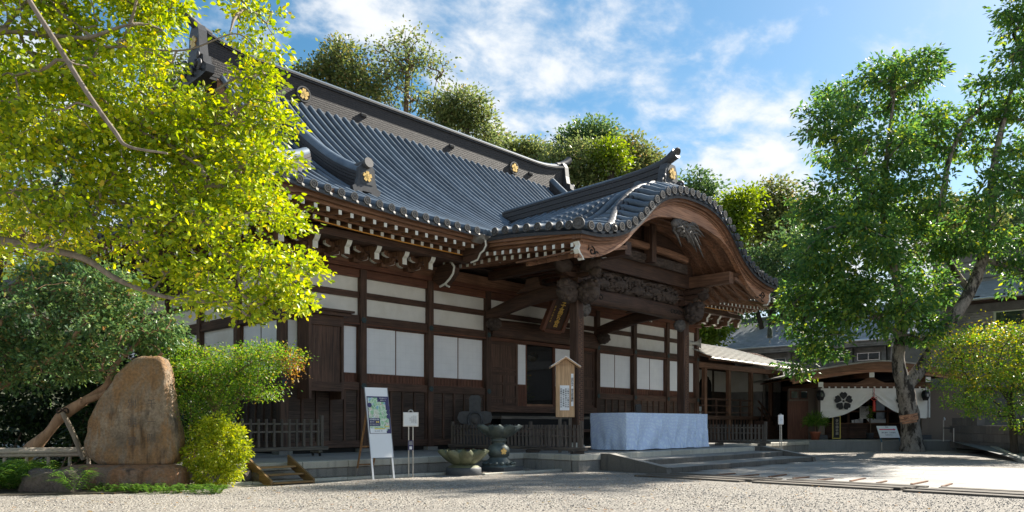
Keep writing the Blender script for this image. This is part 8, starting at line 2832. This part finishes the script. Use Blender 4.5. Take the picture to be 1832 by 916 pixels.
def right_edge():
    # ramp, its kerb and the block wall behind
    def W(px, t): 
        u = (px - 916) / 1359.0
        return Vector((t * (.7201 + u * .6939), t * (.6939 - u * .7201), 0))
    ka, kb, kc = Vector((38.2, 8.2, 0)), Vector((29.3, 5.05, 0)), Vector((27.6, 3.6, 0))
    wa, wb, wc = Vector((39.7, 9.9, 0)), Vector((33.2, 5.8, 0)), Vector((31.2, 3.0, 0))
    m = MB()
    v = [ka + Vector((0, 0, .47)), kb + Vector((0, 0, .06)), kc + Vector((0, 0, .03)), wc + Vector((0, 0, .03)), wb + Vector((0, 0, .20)), wa + Vector((0, 0, .49))]
    lo = [Vector((p.x, p.y, -.1)) for p in v]
    m.add(v + lo, [(0, 1, 4, 5), (1, 2, 3, 4), (0, 6, 7, 1), (1, 7, 8, 2)])
    tag(m.build('ramp', MATS['podium_stone']), kind='structure')
    k = None
    for a, b, za, zb in ((ka, kb, .49, .075), (kb, kc, .075, .05)):
        n = 8 if a is ka else 2
        for i in range(n):
            p, q = a.lerp(b, i / n), a.lerp(b, (i + .985) / n)
            p.z, q.z = lerp(za, zb, i / n) - .05, lerp(za, zb, (i + 1) / n) - .05
            mm = MB().bar(p, q, .16, .14)
            if k is None:
                k = tag(mm.build('ramp_kerb', MATS['granite']), kind='structure')
            else:
                mm.build('kerb_stone', MATS['granite'], k)
    t = thing('block_wall', 'rough split-face block retaining wall beside the ramp at right', 'wall', wa)
    d = (wb - wa)
    ln = d.length
    d.normalize()
    nr = Vector((-d.y, d.x, 0))
    if nr.dot(wa) < 0: nr = -nr
    rnd = random.Random(2)
    for j in range(4):
        n = 13
        for i in range(n):
            a = (i + (.5 if j % 2 else 0)) * ln / n
            if j == 3 and i > 4:
                continue
            p = wa + d * (a + .006)
            q = wa + d * (a + ln / n - .006)
            base_z = lerp(.45, .15, a / ln) * 0 + .18
            z = base_z + j * .345
            MB().bar(p + Vector((0, 0, z + .17)) + nr * (.15 + rnd.uniform(-.012, .012)), q + Vector((0, 0, z + .17)) + nr * .15, .30, .335).build('block', MATS['block_wall'], t, world=True)
    d2 = (wc - wb); l2 = d2.length; d2.normalize()
    for j in range(3):
        for i in range(5):
            p = wb + d2 * (i * l2 / 5 + .006); q = wb + d2 * ((i + 1) * l2 / 5 - .006)
            MB().bar(p + Vector((0, 0, .35 + j * .345)) + nr * .15, q + Vector((0, 0, .35 + j * .345)) + nr * .15, .30, .335).build('block', MATS['block_wall'], t, world=True)
    # soil behind the wall
    pts = [wa + nr * .3, wb + nr * .3, wc + nr * .3, wc + nr * 9, wa + nr * 9 + Vector((4, 0, 0))]
    m = MB()
    m.prism([(p.x, p.y) for p in pts], (0, 0, .1), (1, 0, 0), (0, 1, 0), (0, 0, 1), 1.0)
    tag(m.build('planting_bed', MATS['soil'] if 'soil' in MATS else None), kind='structure')
    # walking stick shaped handrail
    h = wa + d * .3 - nr * .35
    t = thing('handrail', 'short steel handrail with a hooked top at the head of the ramp', 'handrail', (h.x, h.y, .47), math.atan2(d.y, d.x))
    MB().tube([(0, 0, 0), (0, 0, .95), (.02, 0, 1.05), (.09, 0, 1.10), (.16, 0, 1.05), (.17, 0, .98)], .028, 8).build('hooked_post', MATS['alu'], t)
    MB().tube([(0, 0, .62), (1.3, 0, .62)], .022, 8).build('rail', MATS['black_iron'], t)
    MB().tube([(1.3, 0, 0), (1.3, 0, .62)], .025, 8).build('post', MATS['alu'], t)
right_edge()

# ================================================================== grey buildings at the back right
def grey_low():
    t = thing('grey_building', 'long grey concrete building with a slate roof behind the corridor', 'building', (52, 20, 0))
    B = lambda m, n, mt, par=None: m.build(n, MATS[mt], par or t, world=True)
    B(MB().box(51.0, 60, 9, 28.4, 0, 6.3), 'wall', 'concrete')
    B(MB().box(50.0, 51.2, 9, 29.0, 6.18, 6.30), 'eave_soffit', 'concrete')
    B(MB().box(49.95, 50.1, 9, 29.0, 6.30, 6.56), 'eave_fascia', 'concrete')
    B(MB().tube([(49.85, 29.0, 6.55), (49.85, 9, 6.55)], .08, 8), 'gutter', 'alu')
    B(MB().tube([(49.85, 21.2, 6.5), (49.95, 21.2, 6.2), (50.3, 21.2, 5.9), (50.9, 21.2, 5.6), (50.9, 21.2, 4.8)], .06, 8), 'downpipe', 'alu')
    B(MB().box(50.7, 51.0, 9, 28.4, 5.0, 5.25), 'string_course', 'concrete_dark')
    B(MB().box(50.6, 51.0, 9, 28.4, 3.9, 4.2), 'string_course', 'concrete')
    for k in range(9):
        y = 10.2 + k * 2.05
        B(MB().box(50.75, 51.0, y - .12, y + .12, 0, 6.2), 'pilaster', 'concrete')
        w = B(MB().box(50.94, 51.02, y + .3, y + 1.7, 5.35, 5.85), 'window', 'alu')
        B(MB().box(50.92, 50.95, y + .36, y + .97, 5.4, 5.8), 'pane', 'window_glass', w)
        B(MB().box(50.92, 50.95, y + 1.03, y + 1.64, 5.4, 5.8), 'pane', 'window_glass', w)
        B(MB().box(50.92, 51.02, y + .25, y + 1.75, 4.25, 4.9), 'wall_panel', 'concrete_dark')
    course_roof(t, (49.9, 29.2, 6.60), (49.9, 9, 6.60), (55.0, 29.6, 9.25), (55.0, 9, 9.25), 24, 'slate', .03)
    course_roof(t, (60.1, 9, 6.60), (60.1, 29.2, 6.60), (55.0, 9, 9.25), (55.0, 29.6, 9.25), 6, 'slate', .03)
    B(MB().prism([(49.9, 6.55), (60.1, 6.55), (55, 9.2)], (0, 29.15, 0), (1, 0, 0), (0, 0, 1), (0, -1, 0), .2), 'gable_wall', 'concrete')
    B(MB().tube([(55, 29.6, 9.3), (55, 9, 9.3)], .12, 8), 'ridge_cap', 'slate')
grey_low()
def grey_high():
    t = thing('grey_upper_building', 'taller grey boarded building with a wide window at the right edge', 'building', (48, 4, 0))
    B = lambda m, n, mt, par=None: m.build(n, MATS[mt], par or t, world=True)
    B(MB().box(47.0, 58, -10, 11.9, 0, 7.75), 'wall', 'concrete_dark')
    for k in range(9):
        z = 6.45 + k * .145
        B(MB().bevbox(46.93, 47.0, 7.6, 11.95, z, z + .135, .01), 'siding_board', 'concrete')
    w = B(MB().box(46.90, 47.0, 1.0, 9.6, 6.42, 7.25), 'window', 'alu')
    for k in range(4):
        y0_, y1_ = 1.1 + k * 2.12, 3.12 + k * 2.12
        B(MB().box(46.87, 46.905, y0_, y1_, 6.48, 7.19), 'pane', 'window_glass', w)
    B(MB().box(46.8, 47.0, -10, 12.0, 7.3, 7.75), 'shutter_band', 'concrete_dark')
    B(MB().box(46.3, 47.0, -10, 14.6, 5.7, 6.36), 'parapet', 'concrete')
    B(MB().box(46.5, 47.0, -10, 14.6, 3.2, 5.7), 'lower_wall', 'concrete_dark')
    B(MB().box(45.9, 47.1, -10, 12.4, 7.72, 7.82), 'eave_soffit', 'wood_y')
    course_roof(t, (45.8, 12.4, 7.88), (45.8, -10, 7.88), (50.5, 12.4, 9.5), (50.5, -10, 9.5), 14, 'slate', .03)
    B(MB().tube([(45.75, 12.4, 7.84), (45.75, -10, 7.84)], .07, 8), 'gutter', 'alu')
    for k in range(8):
        B(MB().box(45.95, 46.2, 11.2 - k * 1.15, 11.6 - k * 1.15, 7.95, 8.03), 'snow_guard', 'black_iron')
    B(MB().box(50.5, 58, -10, 13.5, 7.75, 11.2), 'upper_wall', 'concrete')
    for k in range(3):
        B(MB().box(50.42, 50.5, -10, 13.5, 9.7 + k * .5, 9.74 + k * .5), 'cladding_joint', 'concrete_dark')
    course_roof(t, (49.8, 14, 11.2), (49.8, -10, 11.2), (54, 14, 12.6), (54, -10, 12.6), 8, 'slate', .03)
grey_high()
def woodland():
    # far woodland covering the hill, one mass
    rng = np.random.default_rng(77)
    n = 15000
    x = rng.uniform(-60, 200, n)
    y = rng.uniform(56, 150, n)
    z = np.array([hill_z(a, b) for a, b in zip(x, y)]) + rng.uniform(0, 1, n) ** .7 * (6 + 3 * np.sin(x * .21) + 2 * np.cos(y * .17))
    p = np.stack([x, y, z], 1)
    v, f, _ = leaf_arrays(rng, p, rng.normal(0, 1, p.shape), 1.5, .8)
    o = put('woodland', np_mesh('woodland', v, f, MATS['leaf_forest_dark']))
    tag(o, 'dim woodland covering the hill far behind the hall', 'woodland', kind='stuff')
woodland()
